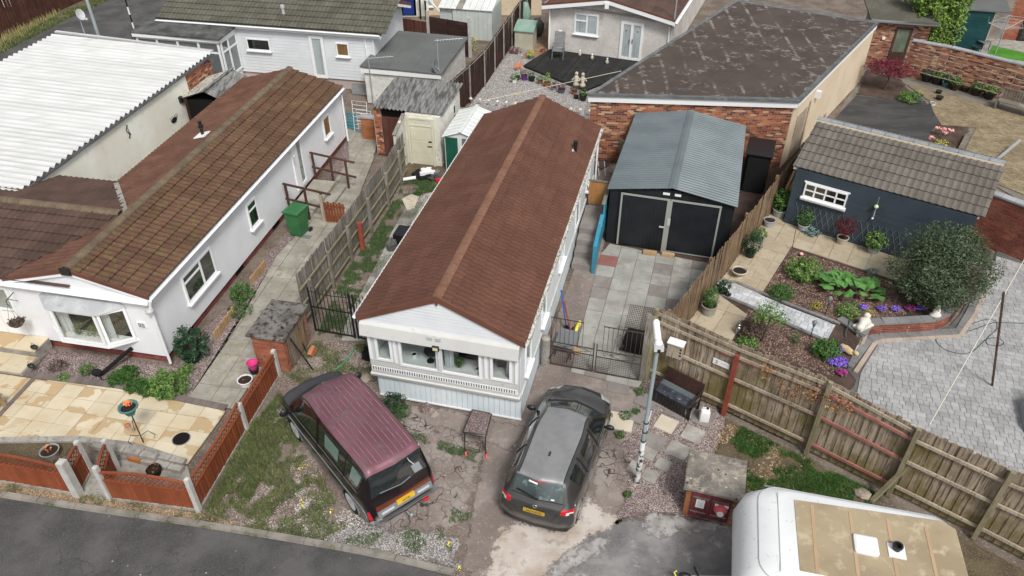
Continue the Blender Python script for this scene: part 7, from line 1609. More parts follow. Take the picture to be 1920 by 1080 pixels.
def cv(a,b,sg,c):
 if 3.08<a<3.93 and b>5.1:return 'rear_window'
 if 7.12<a<7.95 and b>5.1:return 'windscreen'
 if 4.1<b<4.95 and(4.2<a<5.25 or 5.35<a<6.15 or 6.3<a<7.6):return('side_window',0 if a<5.3 else 1 if a<6.2 else 2,sg)
 if 4.0<a<7.12 and b>5.05 or(3.93<a<=4.0 and b>4.8):return 'roof'
 if 8.0<a<10.0 and b>4.3:return 'bonnet'
 if 1.1<a<2.0 and 2.7<b<4.3:return('tail_light',sg)
 if 9.6<a<10.3 and 3.3<b<5.0:return('headlight',sg)
 if .35<a<1.0 and b>2.4 or(a<1.0 and b<2.4 and b>1.2):return 'bumper'
 if a<.35:return 'lower_trim'
 if b<.7:return 'side_skirt'
 return 'body'
sv.build(VN,cv,dict(rear_window=glass_car,windscreen=glass_teal,side_window=glass_car,roof=vr,bonnet=vh,tail_light=lamp_red,headlight=lamp_clear,bumper=mat('silver grey bumper',(.3,.3,.3),(.36,.36,.36),rough=.5,rand=0),lower_trim=M['black_matt'],side_skirt=M['grey_pl'],body=vb),[(.95,.33),(3.6,.33)],.39,res=7,resb=6)
wheels(VN,(.95,3.6),.33,.21,.73,tyre,M['lgrey_pl'],7)
VN.part('underbody',MB().box(-.7,.7,.25,4.2,.2,.55),M['black_matt'])
for a_ in(.95,3.6):
 for sg in(-1,1):VN.part('arch_trim',MB().tube([(sg*.845,a_+.4*math.cos(t),.33+.4*math.sin(t))for t in[math.pi*k/12 for k in range(13)]],.018,6),M['grey_pl'],ang=60)
ribm=mat('pale mottled roof rib',(.42,.3,.33),(.17,.09,.11),(.5,.42,.42),sc=4,sc3=9,rough=.5,rand=.05)  # pale mottled line along the crest of each roof rib
for k in range(10):
 bb=5.45+k*.345;VN.part('roof_rib',MB().tube([sv.at(a,bb,1,.004)for a in[4.55+.2*q for q in range(13)]],[.004]+[.02]*11+[.004],5),vr if k%2 else vr,ang=60)
 VN.part('roof_rib',MB().tube([sv.at(a,bb+.0,1,.021)for a in[4.6+.2*q for q in range(12)]],.005,4),ribm)
sv.line(VN,'roof_seam',sub((3.95,4.95),(7.15,5.0),14),.012,vb,off=.002);sv.line(VN,'window_seal',sub((3.97,5.0),(3.97,9.0),14),.012,blk,sg=(1,),off=.004)
sv.line(VN,'cowl',sub((7.97,5.0),(7.97,9.0),14),.035,blk,sg=(1,));sv.line(VN,'side_trim',sub((1.8,1.6),(9.6,1.6),20),.016,M['grey_pl']);sv.line(VN,'waist_line',sub((4.2,3.95),(7.6,3.95),12),.006,M['grey_pl'])
for a_ in(4.15,5.3,6.22,7.62):sv.line(VN,'door_pillar',sub((a_,3.9),(a_,5.0)),.012,vb)
for a_ in(5.3,6.25,7.7):sv.line(VN,'door_gap',sub((a_,.8),(a_,4.0),10),.005,blk)
VN.part('curtain',MB().hexa([sv.at(a,b,-1,.003)for a,b in((4.4,4.3),(5.1,4.3),(5.1,4.75),(4.4,4.75))],[sv.at(a,b,-1,.006)for a,b in((4.4,4.3),(5.1,4.3),(5.1,4.75),(4.4,4.75))]),mat('painted pale window reflection',(.17,.25,.23),(.22,.3,.28),rough=.1,rand=0,coat=1))  # reflections painted as pale patches on the van's side glass
VN.part('curtain',MB().hexa([sv.at(a,b,-1,.003)for a,b in((5.5,4.3),(5.9,4.3),(5.9,4.7),(5.5,4.7))],[sv.at(a,b,-1,.006)for a,b in((5.5,4.3),(5.9,4.3),(5.9,4.7),(5.5,4.7))]),bpy.data.materials['painted pale window reflection'])
yb=lambda z:.0-.0
def tailbox(x0,x1,z0,z1,mt,nm,off=.012,th=.02):
 def y_at(z):return sv.at(1+(z-.62)/(.96-.62),7).y if z<.96 else sv.at(2+(z-.96)/.2,7).y
 VN.part(nm,MB().hexa([(x0,y_at(z0)-off-th,z0),(x1,y_at(z0)-off-th,z0),(x1,y_at(z0)+.05,z0),(x0,y_at(z0)+.05,z0)],[(x0,y_at(z1)-off-th,z1),(x1,y_at(z1)-off-th,z1),(x1,y_at(z1)+.05,z1),(x0,y_at(z1)+.05,z1)]),mt)
tailbox(-.68,.68,.9,.97,simple('amber red garnish',(.13,.03,.012),.2,coat=1),'light_bar');tailbox(-.68,.68,.74,.89,M['grey_pl'],'tail_garnish')
for sg in(-1,1):tailbox(sg*.6 if sg<0 else .3,-.3 if sg<0 else .6,.8,.84,M['lgrey_pl'],'reversing_lamp',.024)
tailbox(-.22,.22,.83,.92,plate_y,'number_plate',.05)
text_on(VN,'WYD',.085,Matrix.Translation((0,sv.at(1.8,7).y-.09,.878))@Matrix.Rotation(R(83),4,'X'),M['black'])
VN.part('bumper_step',MB().box(-.78,.78,-.14,-.02,.6,.635),M['alu']);VN.part('tow_ball',MB().ball((0,-.24,.45),.035).tube([(0,-.05,.36),(0,-.24,.38),(0,-.24,.44)],.02),M['galv'])
VN.part('fog_lamp',MB().box(.42,.55,-.1,-.04,.38,.48),lamp_red)
VN.part('wiper',MB().bar(sv.at(3.15,7,1,.02),sv.at(3.25,5.7,-1,.03),.02,.015).bar(sv.at(3.15,7,1,.02),sv.at(3.22,6.4,1,.03),.02,.02),M['grey_pl'])
p_=sv.at(3.9,6.2,1,.0)
VN.part('rear_view_mirror',MB(Matrix.Translation(p_+Vector((.06,-.24,-.12)))@Matrix.Rotation(R(35),4,'X')).box(-.1,.1,-.085,.085,-.012,.012),M['grey_pl']);VN.part('mirror_arm',MB().tube([p_,p_+Vector((-.02,-.1,.02)),p_+Vector((.04,-.18,-.06))],.01),M['lgrey_pl'])
for sg in(-1,1):mr=VN.part('wing_mirror',MB().ball((sg*1.0,3.55,1.12),.13,10,6,(.9,.5,.9)),blk,smooth=True);VN.part('arm',MB().bar((sg*.82,3.55,1.05),(sg*.95,3.55,1.08),.06,.05),blk,parent=mr)
for y in(2.05,2.9):VN.part('door_handle',MB().box(-.875,-.85,y,y+.15,.92,.95),blk)
VN.o.scale=(1.03,1.06,1.0);VN.o.location=(-2.42,10.84,0)
# caravan, cut by the frame
cA,cB=P(1470,925,2.5),P(1795,985,2.5);hc=hdg(cA,cB)-90
CV=Thing('touring_caravan','white touring caravan with a tan stained flat roof, cut off by the bottom right corner','caravan',(P(1795,960,2.5).x,P(1795,960,2.5).y,0),hc-0)
cw=2.2;x0,x1=CV.px(1383,1000,2.3).x,CV.px(1790,975,2.5).x
def rr(x0,x1,y0,y1,r,z,n=5):
 o=[]
 for cx,cy,a0 in((x1-r,y1-r,0),(x0+r,y1-r,90),(x0+r,y0+r,180),(x1-r,y0+r,270)):
  for k in range(n+1):a=R(a0+90*k/n);o.append((cx+r*math.cos(a),cy+r*math.sin(a),z))
 return o
ry=CV.px(1770,968,2.5).y;y1_,y0_=ry+.05,ry-2.25
CV.part('body',MB().loft([rr(x0+.35,x1-.05,y0_+.08,y1_-.06,.15,.35),rr(x0+.12,x1,y0_+.03,y1_-.02,.22,.9),rr(x0+.0,x1+.02,y0_,y1_,.3,1.7),rr(x0+.1,x1,y0_+.02,y1_-.02,.34,2.2),rr(x0+.35,x1-.04,y0_+.07,y1_-.07,.4,2.46),rr(x0+.72,x1-.12,y0_+.18,y1_-.18,.4,2.55)]),mat('white caravan shell',(.76,.77,.77),(.8,.81,.81),(.5,.5,.47),sc=1,sc3=11,lo3=.6,hi3=.72,rough=.35,rand=0,coat=.2),ang=50)
tanm=mat('tan stained roof skin',(.3,.235,.15),(.36,.29,.19),(.45,.38,.26),sc=1.1,sc3=4,lo3=.52,hi3=.66,rough=.8,rand=0)
q=[CV.px(u,v,2.56)for u,v in((1489,937),(1766,977),(1792,993),(1840,1090))]
ptop=[(q[0].x,q[0].y),(q[1].x,q[1].y),(q[2].x,q[2].y),(q[2].x+.02,y0_+.35),(q[0].x+.03,y0_+.35)]
CV.part('roof_skin',MB().prism(ptop,2.5,2.566),tanm)
xs_=[q[0].x+(q[1].x-q[0].x)*f for f in(.12,.38,.63,.88)]
ribt=mat('orange tan roof rib',(.4,.28,.17),(.44,.31,.2),rough=.8,rand=0)
for x in xs_:CV.part('roof_rib',MB().box(x-.03,x+.03,y0_+.4,q[0].y-.06,2.566,2.574),ribt)
CV.part('edge_seam',MB().tube([(p[0],p[1],2.475)for p in rr(x0+.36,x1-.05,y0_+.08,y1_-.08,.4,0,6)],.01,5,closed=True),M['lgrey_pl'])
CV.part('front_seam',MB().tube([(x0+.72,y0_+.25,2.557),(x0+.72,y1_-.25,2.557)],.008,5),M['lgrey_pl'])
CV.part('window',MB().box(x0+.9,x0+1.8,y1_-.02,y1_+.015,1.3,1.95),M['glass_dark']);CV.part('awning_rail',MB().box(x0+.5,x1-.3,y1_-.05,y1_-.02,2.4,2.43),M['alu'])
v0=CV.px(1624,1022,2.6);
CV.part('roof_vent',MB().loft([rr(v0.x-.21,v0.x+.21,v0.y-.2,v0.y+.2,.04,2.57,2),rr(v0.x-.21,v0.x+.21,v0.y-.2,v0.y+.2,.04,2.62,2),rr(v0.x-.17,v0.x+.17,v0.y-.16,v0.y+.16,.04,2.64,2)]),M['white'])
v1=CV.px(1682,1032,2.6);CV.part('flue_plate',MB().box(v1.x-.15,v1.x+.15,v1.y-.15,v1.y+.15,2.566,2.585),M['white']);CV.part('flue',MB().lathe([(.07,2.58),(.08,2.66),(.095,2.67),(.095,2.7),(.06,2.7),(.055,2.62),(0,2.62)],(v1.x,v1.y+.04,0),16),blk,ang=40)
CV.part('wheel',MB(Matrix.Translation(((x0+x1)/2,y1_-.15,.33))@Matrix.Rotation(R(90),4,'X')).lathe([(0,-.1),(.33,-.1),(.33,.1),(0,.1)],n=20),tyre);CV.part('wheel',MB(Matrix.Translation(((x0+x1)/2,y0_+.15,.33))@Matrix.Rotation(R(90),4,'X')).lathe([(0,-.1),(.33,-.1),(.33,.1),(0,.1)],n=20),tyre)
CV.part('chassis',MB().box(x0+.5,x1-.3,y0_+.3,y1_-.3,.25,.4),M['galv'])
hp=CV.px(1270,1080,.45);hq=CV.px(1400,1078,.45)
CV.part('drawbar',MB().bar((hp.x+.1,hp.y-.02,.45),(x0+.6,hq.y-.05,.42),.07,.09),M['galv']);CV.part('hitch_cover',MB().ball((hp.x+.15,hp.y,.52),.09,10,6,(1.6,.8,.7)),blk,smooth=True);CV.part('hitch_ring',MB().tube([(hp.x-.03,hp.y-.05,.5),(hp.x-.08,hp.y,.56),(hp.x-.03,hp.y+.05,.55)],.015),M['yellow_pl']);CV.part('brake_lever',MB().bar((hp.x+.45,hp.y,.5),(hp.x+.3,hp.y+.12,.72),.03),M['black'])
# plants, pots and small things
def pot(lab,u,v,r,h,mt,lf=None,z=0,ph=.4,pr=.3,n=350,ls=.06,asp=.5,cat='potted plant',stem=False,group=None,nm='plant_pot',taper=.72,c=None):
 t=Thing(nm,lab,cat,P(u,v,z),0,group)
 t.part('pot',MB().lathe([(r*taper,0),(r*.97,h*.9),(r*1.06,h*.9),(r*1.06,h),(r*.95,h),(r*.9,h*.8),(0,h*.8)],n=14),M[mt],ang=40)
 t.part('compost',MB().lathe([(0,h*.84),(r*.92,h*.85),(0,h*.9)],n=12),M['compost'])
 if lf:
  if stem:t.part('stem',MB().tube([(0,0,h*.8),(.02,.01,h+ph*.6)],.015,5),M['stem'])
  leafy(t,[((0,0,h+ph*(.6 if stem else .45)),(pr,pr,ph*(.4 if stem else .55)))],n,ls,M[lf],aspect=asp)
 return t
def bush(lab,u,v,rx,h,lf,n,ls,z=0,nm='shrub',cat='shrub',asp=.5,blobs=None,lift=.5,trunk=True,shell=.45,up=.5,group=None):
 t=Thing(nm,lab,cat,P(u,v,z),0,group)
 leafy(t,blobs or[((0,0,h*lift),(rx,rx*.9,h*.55))],n,ls,M[lf],aspect=asp,shell=shell,up=up)
 if trunk:t.part('stem',MB().tube([(0,0,0),(0,0,h*.5)],[.03,.015],6).tube([(0,0,h*.1),(rx*.4,rx*.1,h*.6)],[.02,.008],5).tube([(0,0,h*.1),(-rx*.4,-rx*.2,h*.6)],[.02,.008],5),M['stem'])
 return t
t=Thing('bushy_tree','big rounded grey green bushy tree in front of the navy store','tree',P(1746,566,G),0)
t.o.scale=(1.13,1.1,1.08)
t.part('trunk',MB().tube([(0,0,-.1),(.03,.02,.7),(.0,.1,1.3)],[.09,.07,.04],8),M['stem'])
for k in range(7):a=k*.9;t.part('limb',MB().tube([(.02,.02,.4+.05*k),(.5*math.cos(a),.5*math.sin(a),1.1),(.85*math.cos(a),.85*math.sin(a),1.5)],[.04,.025,.01],5),M['stem'])
leafy(t,[((0,.1,1.2),(1.15,1.1,.95)),((-.45,-.1,1.0),(.85,.8,.75)),((.6,.1,1.1),(.75,.8,.8)),((.1,.3,1.7),(.75,.7,.6)),((-.3,.35,1.65),(.5,.5,.5)),((.5,.3,1.75),(.4,.4,.5)),((0,-.3,.8),(1.0,.7,.6))],19000,.095,M['lf_olive'],aspect=.3,shell=.25,nz=.3,name='crown')
t=Thing('climbing_shrub','large lime green climbing shrub covering the wall beside the dark teal shed','shrub',P(1752,45,1.9)*1-Vector((0,0,1.9)),0)
t.part('stem',MB().tube([(0,0,0),(.1,.2,1.5),(-.1,.3,2.6)],[.08,.06,.03],7),M['stem'])
leafy(t,[((.1,.0,2.6),(1.15,.8,1.2)),((-.3,.3,3.4),(1.3,.8,.9)),((.5,-.2,1.7),(.9,.5,1.0)),((0,-.3,1.3),(.8,.4,.7)),((.8,.2,3.3),(.8,.7,.8))],9000,.17,M['lf_lime'],aspect=.5,shell=.5,name='crown')
t=Thing('japanese_maple','spreading dark red Japanese maple by the end of the buff rendered garage','tree',P(1658,170),0)
t.part('trunk',MB().tube([(0,0,0),(.05,0,.6),(-.1,.1,.9)],[.05,.04,.02],6),M['stem']);leafy(t,[((-.1,.1,1.15),(.95,.7,.35)),((.5,-.1,1.0),(.7,.5,.25)),((-.5,0,1.25),(.5,.5,.3))],5200,.085,M['lf_maple'],aspect=.3,shell=.3,name='crown')
bush('dark glossy round shrub against the side wall of the white bungalow',366,672,.42,1.0,'lf_dark',1800,.09,asp=.6)
bush('mid green shrub by the bungalow wall beyond the tan picket edging',456,560,.35,.5,'lf_mid',800,.08);bush('low bright clump of leaves at the bungalow flower bed edge',450,588,.35,.3,'lf_weed',900,.06,trunk=False)
bush('tall lime green shrub at the front corner of the white bungalow',320,738,.45,.65,'lf_bright',1600,.1,asp=.4);bush('small weedy clump at the foot of the bungalow downpipe',350,700,.2,.25,'lf_bright',220,.08,trunk=False)
for k,(u,v)in enumerate(((225,715),(258,728),(285,735),(240,705))):bush(('left','middle','right','rear')[k]+' grassy clump in the gravel bed under the bay window',u,v,.28,.22,'lf_mid',500,.16,nm='grass_clump',cat='plant',asp=.12,trunk=False,up=.1,group='grassy clumps under the bay window')
bush('small dull green bush near the stone steps in the gravel bed',165,700,.2,.3,'lf_mid',260,.06);bush('bright rosette plant in the gravel under the bungalow wall',120,712,.15,.15,'lf_bright',120,.09,trunk=False,nm='flower',cat='plant');bush('brownish low plant beside the sandstone steps',110,690,.25,.2,'lf_heather',260,.07,trunk=False)
bush('lily like plant with dark leaves below the skirt of the mobile home',738,768,.3,.45,'lf_dark',330,.16,asp=.2,trunk=False,nm='flower',cat='plant');bush('green spiky clump in front of the lily like plant at the skirt',752,778,.25,.3,'lf_weed',300,.13,asp=.15,trunk=False,nm='flower',cat='plant')
for u,v,r,l in((1200,738,.13,'between the paving and the lamp post'),(1172,782,.16,'on the gravel right of the hatchback bonnet'),(1192,775,.1,'at the edge of the cream slab'),(1162,818,.13,'beside the hatchback wing mirror'),(1176,930,.1,'below the foot of the lamp post')):bush('small weed tuft '+l,u,v,r,.14,'lf_weed',110,.07,nm='weed',cat='weed',trunk=False)
t=Thing('plant_stand','teal bowl with orange flowers on a tall black scrolled stand on the yellow patio','plant stand',P(270,832))
t.part('pole',MB().tube([(0,0,0),(0,0,1.15)],.014,6),M['iron']);t.part('bowl',MB().lathe([(.1,1.1),(.2,1.32),(.24,1.33),(.24,1.36),(.2,1.36),(.14,1.25),(0,1.25)],n=18),M['teal_pot'],ang=40);t.part('compost',MB().lathe([(0,1.31),(.19,1.31),(0,1.33)],n=12),M['compost'])
m=MB()
for a in range(4):q=a*1.57+.4;m.tube([(0,0,.95 if a%2 else .3),(.2*math.cos(q),.2*math.sin(q),1.0 if a%2 else .4),(.32*math.cos(q),.32*math.sin(q),.85 if a%2 else .2),(.26*math.cos(q),.26*math.sin(q),.78 if a%2 else .1)],.009,5)
t.part('scroll',m,M['iron']);leafy(t,[((0,.05,1.42),(.09,.06,.07))],60,.07,M['lf_orange'],name='flower')
t=Thing('acorn_feeder','small brown and white acorn shaped feeder hanging from the plant stand','bird feeder',P(240,800,.55));t.part('body',MB().ball((0,0,0),.07,sc=(1,1,1.2)),M['pot_cream'],smooth=True);t.part('cap',MB().ball((0,0,.05),.078,sc=(1,1,.6)),M['terracotta'],smooth=True)
t=Thing('manhole_cover','round dark manhole cover in the yellow patio','manhole cover',P(340,823,.053));t.part('cover',MB().lathe([(0,0),(.21,0),(.21,.012),(0,.012)],n=24),M['void']);t.part('ring',MB().tube([(.22*math.cos(k*.26),.22*math.sin(k*.26),.006)for k in range(24)],.012,5,closed=True),M['conc'])
pot('black hoop rimmed pot with dead stems in the planter strip behind the rust fence',292,890,.17,.22,'black_matt','lf_rust',n=30,pr=.15,ph=.15);pot('empty grey stone planter in the bed left of the garden gap',98,855,.22,.22,'conc','lf_orange',n=20,ph=.2,pr=.08)
pot('white bowl pot of bare twigs beside the left meter cupboard',462,722,.2,.22,'white','lf_rust',n=40,ph=.9,pr=.12,ls=.05)
t=Thing('pink_planter','stacked pink and black plastic tubs beside the left meter cupboard','planter',P(478,700));t.part('tub',MB().lathe([(.1,0),(.14,.2),(.0,.2)]),M['black']);t.part('tub',MB().lathe([(.1,.2),(.15,.42),(.16,.42),(.1,.3),(0,.3)]),M['pink_pl'])
for u,v,lab in((60,690,'small black iron pot with a hoop handle on the lower sandstone step'),(66,655,'small black iron bird ornament on the upper sandstone step')):
 t=Thing('iron_ornament',lab,'ornament',P(u,v,.21 if v>670 else .41),20);t.part('body',MB().ball((0,0,.09),.1,sc=(1.2,.8,.6)),M['iron'],smooth=True);t.part('handle',MB().tube([(.08*math.cos(a),0,.12+.12*math.sin(a))for a in[math.pi*k/8 for k in range(9)]],.008,4),M['iron']);[t.part('foot',MB().tube([(x,0,.06),(x*1.4,-.02,0)],.01,4),M['iron'])for x in(-.06,.06)]
t=Thing('garden_bird','black metal prop leaning on the bungalow plinth under the bay window','garden ornament',P(188,706),0);t.part('beam',MB().bar((0,0,.05),(.75,.7,.45),.08).ball((-.05,0,.15),.13,sc=(1.2,.7,1)),M['black_matt']);t.part('leg',MB().tube([(-.02,0,.1),(.12,-.15,0),(.3,-.1,.03)],.02,5),M['iron'])
t=Thing('wheeled_bin','green wheeled bin standing by the timber handrails','bin',P(563,438),20)
t.part('body',MB().loft([[(x*s,y*s2-.03*(1-z),z)for x,y in((-.28,-.33),(.28,-.33),(.28,.33),(-.28,.33))]for z,s,s2 in((.08,.78,.72),(.95,1,1),(1.0,1.06,1.04))]),M['bin_green']);t.part('lid',MB().loft([[(x*s,y*s,z)for x,y in((-.31,-.38),(.31,-.38),(.31,.36),(-.31,.36))]for z,s in((1.003,1),(1.05,1),(1.09,.7))]),M['bin_green']);t.part('handle',MB().tube([(-.25,.36,1.0),(-.2,.44,1.02),(.2,.44,1.02),(.25,.36,1.0)],.016),M['black'])
for x in(-.29,.29):t.part('wheel',MB(Matrix.Translation((x,.25,.1))@Matrix.Rotation(R(90),4,'Y')).lathe([(0,-.025),(.1,-.025),(.1,.025),(0,.025)],n=14),M['black'])
t=Thing('drain_cover','small dark square drain cover in the path beside the green bin','drain',P(574,444,.04),15);t.part('grate',MB().box(-.17,.17,-.1,.1,0,.012),M['grey_pl'])
AR=Thing('clothes_airer','white folding clothes airer against the brick wall behind the bungalow','clothes airer',P(685,248),15)
m=MB()
for x0,z0,hh in((-.45,.1,1.35),(-.3,0,.95)):
 m.tube([(x0,-z0,0),(x0-.08,.15,hh),(x0+.6,.15,hh),(x0+.62,-z0,0),(x0,-z0,0)],.013,5)
 for k in range(1,8):f=k/8;m.tube([(x0-.08*f,-z0+(.15+z0)*f,hh*f),(x0+.62-.02*f,-z0+(.15+z0)*f,hh*f)],.009,4)
AR.part('frame',m,M['white']);t=Thing('plastic_toy','pink plastic toy beside the white airer','toy',P(712,258));t.part('body',MB().ball((0,0,.2),.15,sc=(.7,.7,1.3)),M['pink_pl'],smooth=True);t.part('head',MB().ball((0,0,.45),.06),M['black'],smooth=True)
t=Thing('folded_chair','turquoise folded garden chair behind the bungalow','chair',P(660,245),30);[t.part('slat',MB().box(-.25,.25,-.02+k*.02,0+k*.02,.1+k*.12,.18+k*.12),M['cyan_pl'])for k in range(6)];t.part('frame',MB().tube([(-.25,.05,0),(-.25,.15,.9),(.25,.15,.9),(.25,.05,0)],.015),M['grey_pl'])
t=Thing('wooden_seat','wooden garden seat leg and rail cut by the left edge of the yellow patio','seat',P(-14,775),10);[t.part('leg',MB().bar((x,y,0),(x*.8,y*.8,.55),.07),M['wood_tan'])for x in(-.3,.22)for y in(-.25,.25)];t.part('seat',MB().box(-.4,.27,-.3,.3,.45,.5),M['wood_tan'])
t=Thing('rubbish_pile','heap of black bags, white tube and red box before the cream outhouse door','rubbish',P(797,338),0)
t.part('bag',MB().ball((0,.25,.1),.38,14,8,(1.3,.8,.45),.5),M['black_matt']);t.part('bag',MB().ball((.4,.05,.1),.25,12,7,(1,.8,.5),.6),M['felt_dark']);t.part('tube',MB().tube([(-.95,-.15,.1),(-.35,-.03,.14)],.07,8),M['white']);t.part('box',MB().obox((.1,.12,.26),(.6,.14,.12),15),M['white']);t.part('paper',MB().ball((.05,.3,.3),.2,10,6,(1,.8,.4),.8),M['white_matt']);t.part('red_box',MB().obox((.6,-.12,.1),(.36,.13,.12),20),M['red_pl']);t.part('tub',MB().lathe([(.12,.1),(.13,.3),(0,.3)],(.45,.2,0)),M['grey_pl'])
t=Thing('storage_tub','black crate in the shade beside the left wall of the mobile home','crate',P(752,455),14);t.part('tub',MB().box(-.15,.35,-.3,.35,0,.5),M['black']);t.part('bag',MB().ball((-.12,-.5,.2),.22,jit=.4),M['felt_dark'])
t=Thing('chipped_table','small pebble topped tray table on thin legs with red feet before the mobile home','table',P(897,812),8)
t.part('top',MB(Matrix.Translation((0,0,.42))@Matrix.Rotation(R(-24),4,'X')).prism([(p[0],p[1])for p in[(-.24,-.3),(.22,-.33),(.25,-.28),(.22,.26),(.18,.32),(-.17,.36),(-.22,.3)]],0,.03),M['pink_gravel']);t.part('rim',MB(Matrix.Translation((0,0,.42))@Matrix.Rotation(R(-24),4,'X')).tube([(-.24,-.3,.02),(.23,-.32,.02),(.22,.28,.02),(-.2,.35,.02)],.018,5,closed=True),M['black'])
t.o.scale=(1.25,1.65,.85)
for x in(-.2,.22):t.part('leg',MB().tube([(x,-.28,.54),(x,-.32,.2),(x+.05,-.45,.03)],.012,5),M['iron']);t.part('foot',MB().tube([(x+.04,-.42,.07),(x+.06,-.47,.0)],.025,6),M['red_pl'])
for u,v,s,lab,mt in((798,768,.15,'square stone block on the soil below the skirt','pink_gravel'),(815,780,.1,'rough stone right of the square block below the skirt','rock'),(686,712,.14,'flat broken stone by the nose of the people carrier','rock'),(1617,930,.16,'pale rock at the foot of the board fence above the caravan','rock')):
 t=Thing('stone',lab,'stone',P(u,v),u);t.part('rock',MB().ball((0,0,s*.4),s,7,4,(1.2,1,.6),.5),M[mt])
t=Thing('rubbish_bag','black rubbish bag at the left corner of the mobile home','bag',P(692,672));t.part('bag',MB().ball((0,0,.18),.22,12,7,(.8,1,1),.5),M['black_matt'])
hs=[P(*q,.03)for q in((668,650),(655,668),(640,685),(628,694))];single('garden_hose',MB().tube(hs,.02,6),M['hose_green'],'bright green hose lying straight over the weedy yard to the van','hose',loc=hs[0])
BX=Thing('storage_bench','black plastic slatted bench with a blue grey cushion by the board fence','bench',P(1222,752),hdg(P(1222,752),P(1292,790))-90)
w=1.12;BX.part('seat',MB().box(0,w,.0,.52,.36,.42),M['black']);BX.part('seat_lid',MB().box(.03,w-.03,.02,.48,.422,.435),mat('dusty black lid',(.03,.035,.045),(.06,.065,.08),(.2,.21,.25),sc=5,sc3=9,lo3=.6,hi3=.65,rough=.4,rand=0));BX.part('cushion',MB().box(.0,w,.3,.48,.44,.49),M['corr_blue'])
for k in range(12):BX.part('slat',MB().box(.03+k*.09,.08+k*.09,-.01,.012,.05,.36),M['black'])
BX.part('backrest',MB().hexa([(0,.5,.4),(w,.5,.4),(w,.54,.4),(0,.54,.4)],[(0,.6,.85),(w,.6,.85),(w,.64,.85),(0,.64,.85)]),M['wood_dark'])
for x in(0,w-.05):BX.part('leg',MB().box(x,x+.05,0,.05,0,.42),M['black']);BX.part('leg',MB().box(x,x+.05,.5,.55,0,.5),M['black']);BX.part('armrest',MB().box(x,x+.06,-.02,.58,.58,.62),M['wood_dark'])
JC=Thing('jerrycan','white plastic jerrycan with a black cap beside the black bench','jerrycan',P(1319,788),5);JC.part('body',MB().loft([rr(-.13*s,.13*s,-.1*s,.1*s,.04,z,2)for z,s in((0,.95),(.02,1),(.33,1),(.4,.85),(.43,.5))]),M['white_matt'],ang=40);JC.part('cap',MB().lathe([(.035,.43),(.035,.47),(0,.47)],(.04,0,0),10),M['black']);JC.part('handle',MB().tube([(-.1,0,.4),(-.08,0,.47),(.0,0,.47),(0,0,.43)],.015),M['white_matt'])
WB=Thing('wheelbarrow','overturned dark wheelbarrow behind the wire gates','wheelbarrow',P(1062,655),20);WB.part('tray',MB().loft([[(x*s,y*s,z)for x,y in((-.3,-.4),(.3,-.4),(.3,.4),(-.3,.4))]for z,s in((.18,.7),(.42,1))]),M['grey_pl']);WB.part('frame',MB().tube([(-.25,-.9,.35),(-.2,0,.2),(0,.6,.15),(.2,0,.2),(.25,-.9,.35)],.018),M['iron']);WB.part('wheel',MB(Matrix.Translation((0,.6,.17))@Matrix.Rotation(R(90),4,'Y')).lathe([(.1,-.03),(.17,-.03),(.17,.03),(.1,.03)],n=16),M['black']);WB.part('leg',MB().tube([(-.2,-.3,.2),(-.25,-.4,0)],.015).tube([(.2,-.3,.2),(.25,-.4,0)],.015),M['iron'])
for u,v,du,dv,h,mt,lab in((1062,618,-25,-30,1.2,'blue_pl','blue handled spade leaning by the wall behind the wire gates'),(1070,628,-30,-18,1.1,'red_paint','thin red brown handled fork leaning beside the blue spade'),(1075,632,12,-24,.25,'yellow_pl','yellow tube lying beside the wheelbarrow')):
 a=P(u,v);b=P(u+du,v+dv,0);b.z=h*.8 if h>1 else .1;b=a+(b-a)*(1 if h<1 else .5);b.z=h if h>1 else .1;t=Thing('garden_tool',lab,'garden tool',a);t.part('shaft',MB().tube([(0,0,.05),b-a],.025 if h>1 else .055,7),M[mt]);t.part('head',MB().obox((0,0,.06),(.16,.05,.2)),M['iron']if h>1 else M[mt])
t=Thing('log','pale split log on the ground inside the wire gates','log',P(1062,655-6)+Vector((.2,-.25,0)),60);t.part('log',MB().ball((0,0,.08),.2,8,5,(1.2,.6,.4),.7),M['wood_tan'])
t=Thing('drainage_post','grey pipe post with a green cap before the brick garage wall','post',P(1142,300));t.part('pole',MB().tube([(0,0,0),(.15,.1,2.1)],.07,8),M['conc']);t.part('cap',MB().lathe([(.1,2.1),(.1,2.2),(.05,2.22),(.0,2.3)],(.15,.1,0),8),M['teal_pot'])
t=Thing('old_gate_panel','mossy slatted timber panel leaning behind the black garage','gate',P(1158,318),40);[t.part('slat',MB().box(k*.1,k*.1+.07,0,.02,.1,1.3),M['wood_railmoss'])for k in range(6)];t.part('rail',MB().box(-.05,.9,.02,.05,1.25,1.35).box(-.05,.9,.02,.05,.9,.96),M['wood_railmoss'])
t=Thing('junk_trolley','black trolley frame in the shade at the far end of the mobile home','trolley',P(1128,330));t.part('wheel',MB(Matrix.Rotation(R(70),4,'X')@Matrix.Translation((0,.5,0))).tube([(.2*math.cos(k*.5),.2*math.sin(k*.5),0)for k in range(13)],.015),M['iron']);t.part('frame',MB().tube([(-.1,0,0),(-.15,.3,.5)],.02).tube([(.15,0,0),(.1,.3,.5)],.02),M['lgrey_pl']);t.part('bag',MB().ball((.6,.1,.15),.25,jit=.5),M['rock'])
pot('grey pot with a leafy laurel nearest the left corner of the navy wall',1460,405,.27,.33,'pot_grey','lf_mid',G,.7,.3,800,.1);pot('grey pot standing left of the laurel pot against the close boarded fence',1440,425,.2,.3,'pot_grey',z=G);pot('grey pot with a leggy green shrub under the white cottage window',1504,432,.2,.28,'pot_grey','lf_mid',G,.6,.24,380,.08)
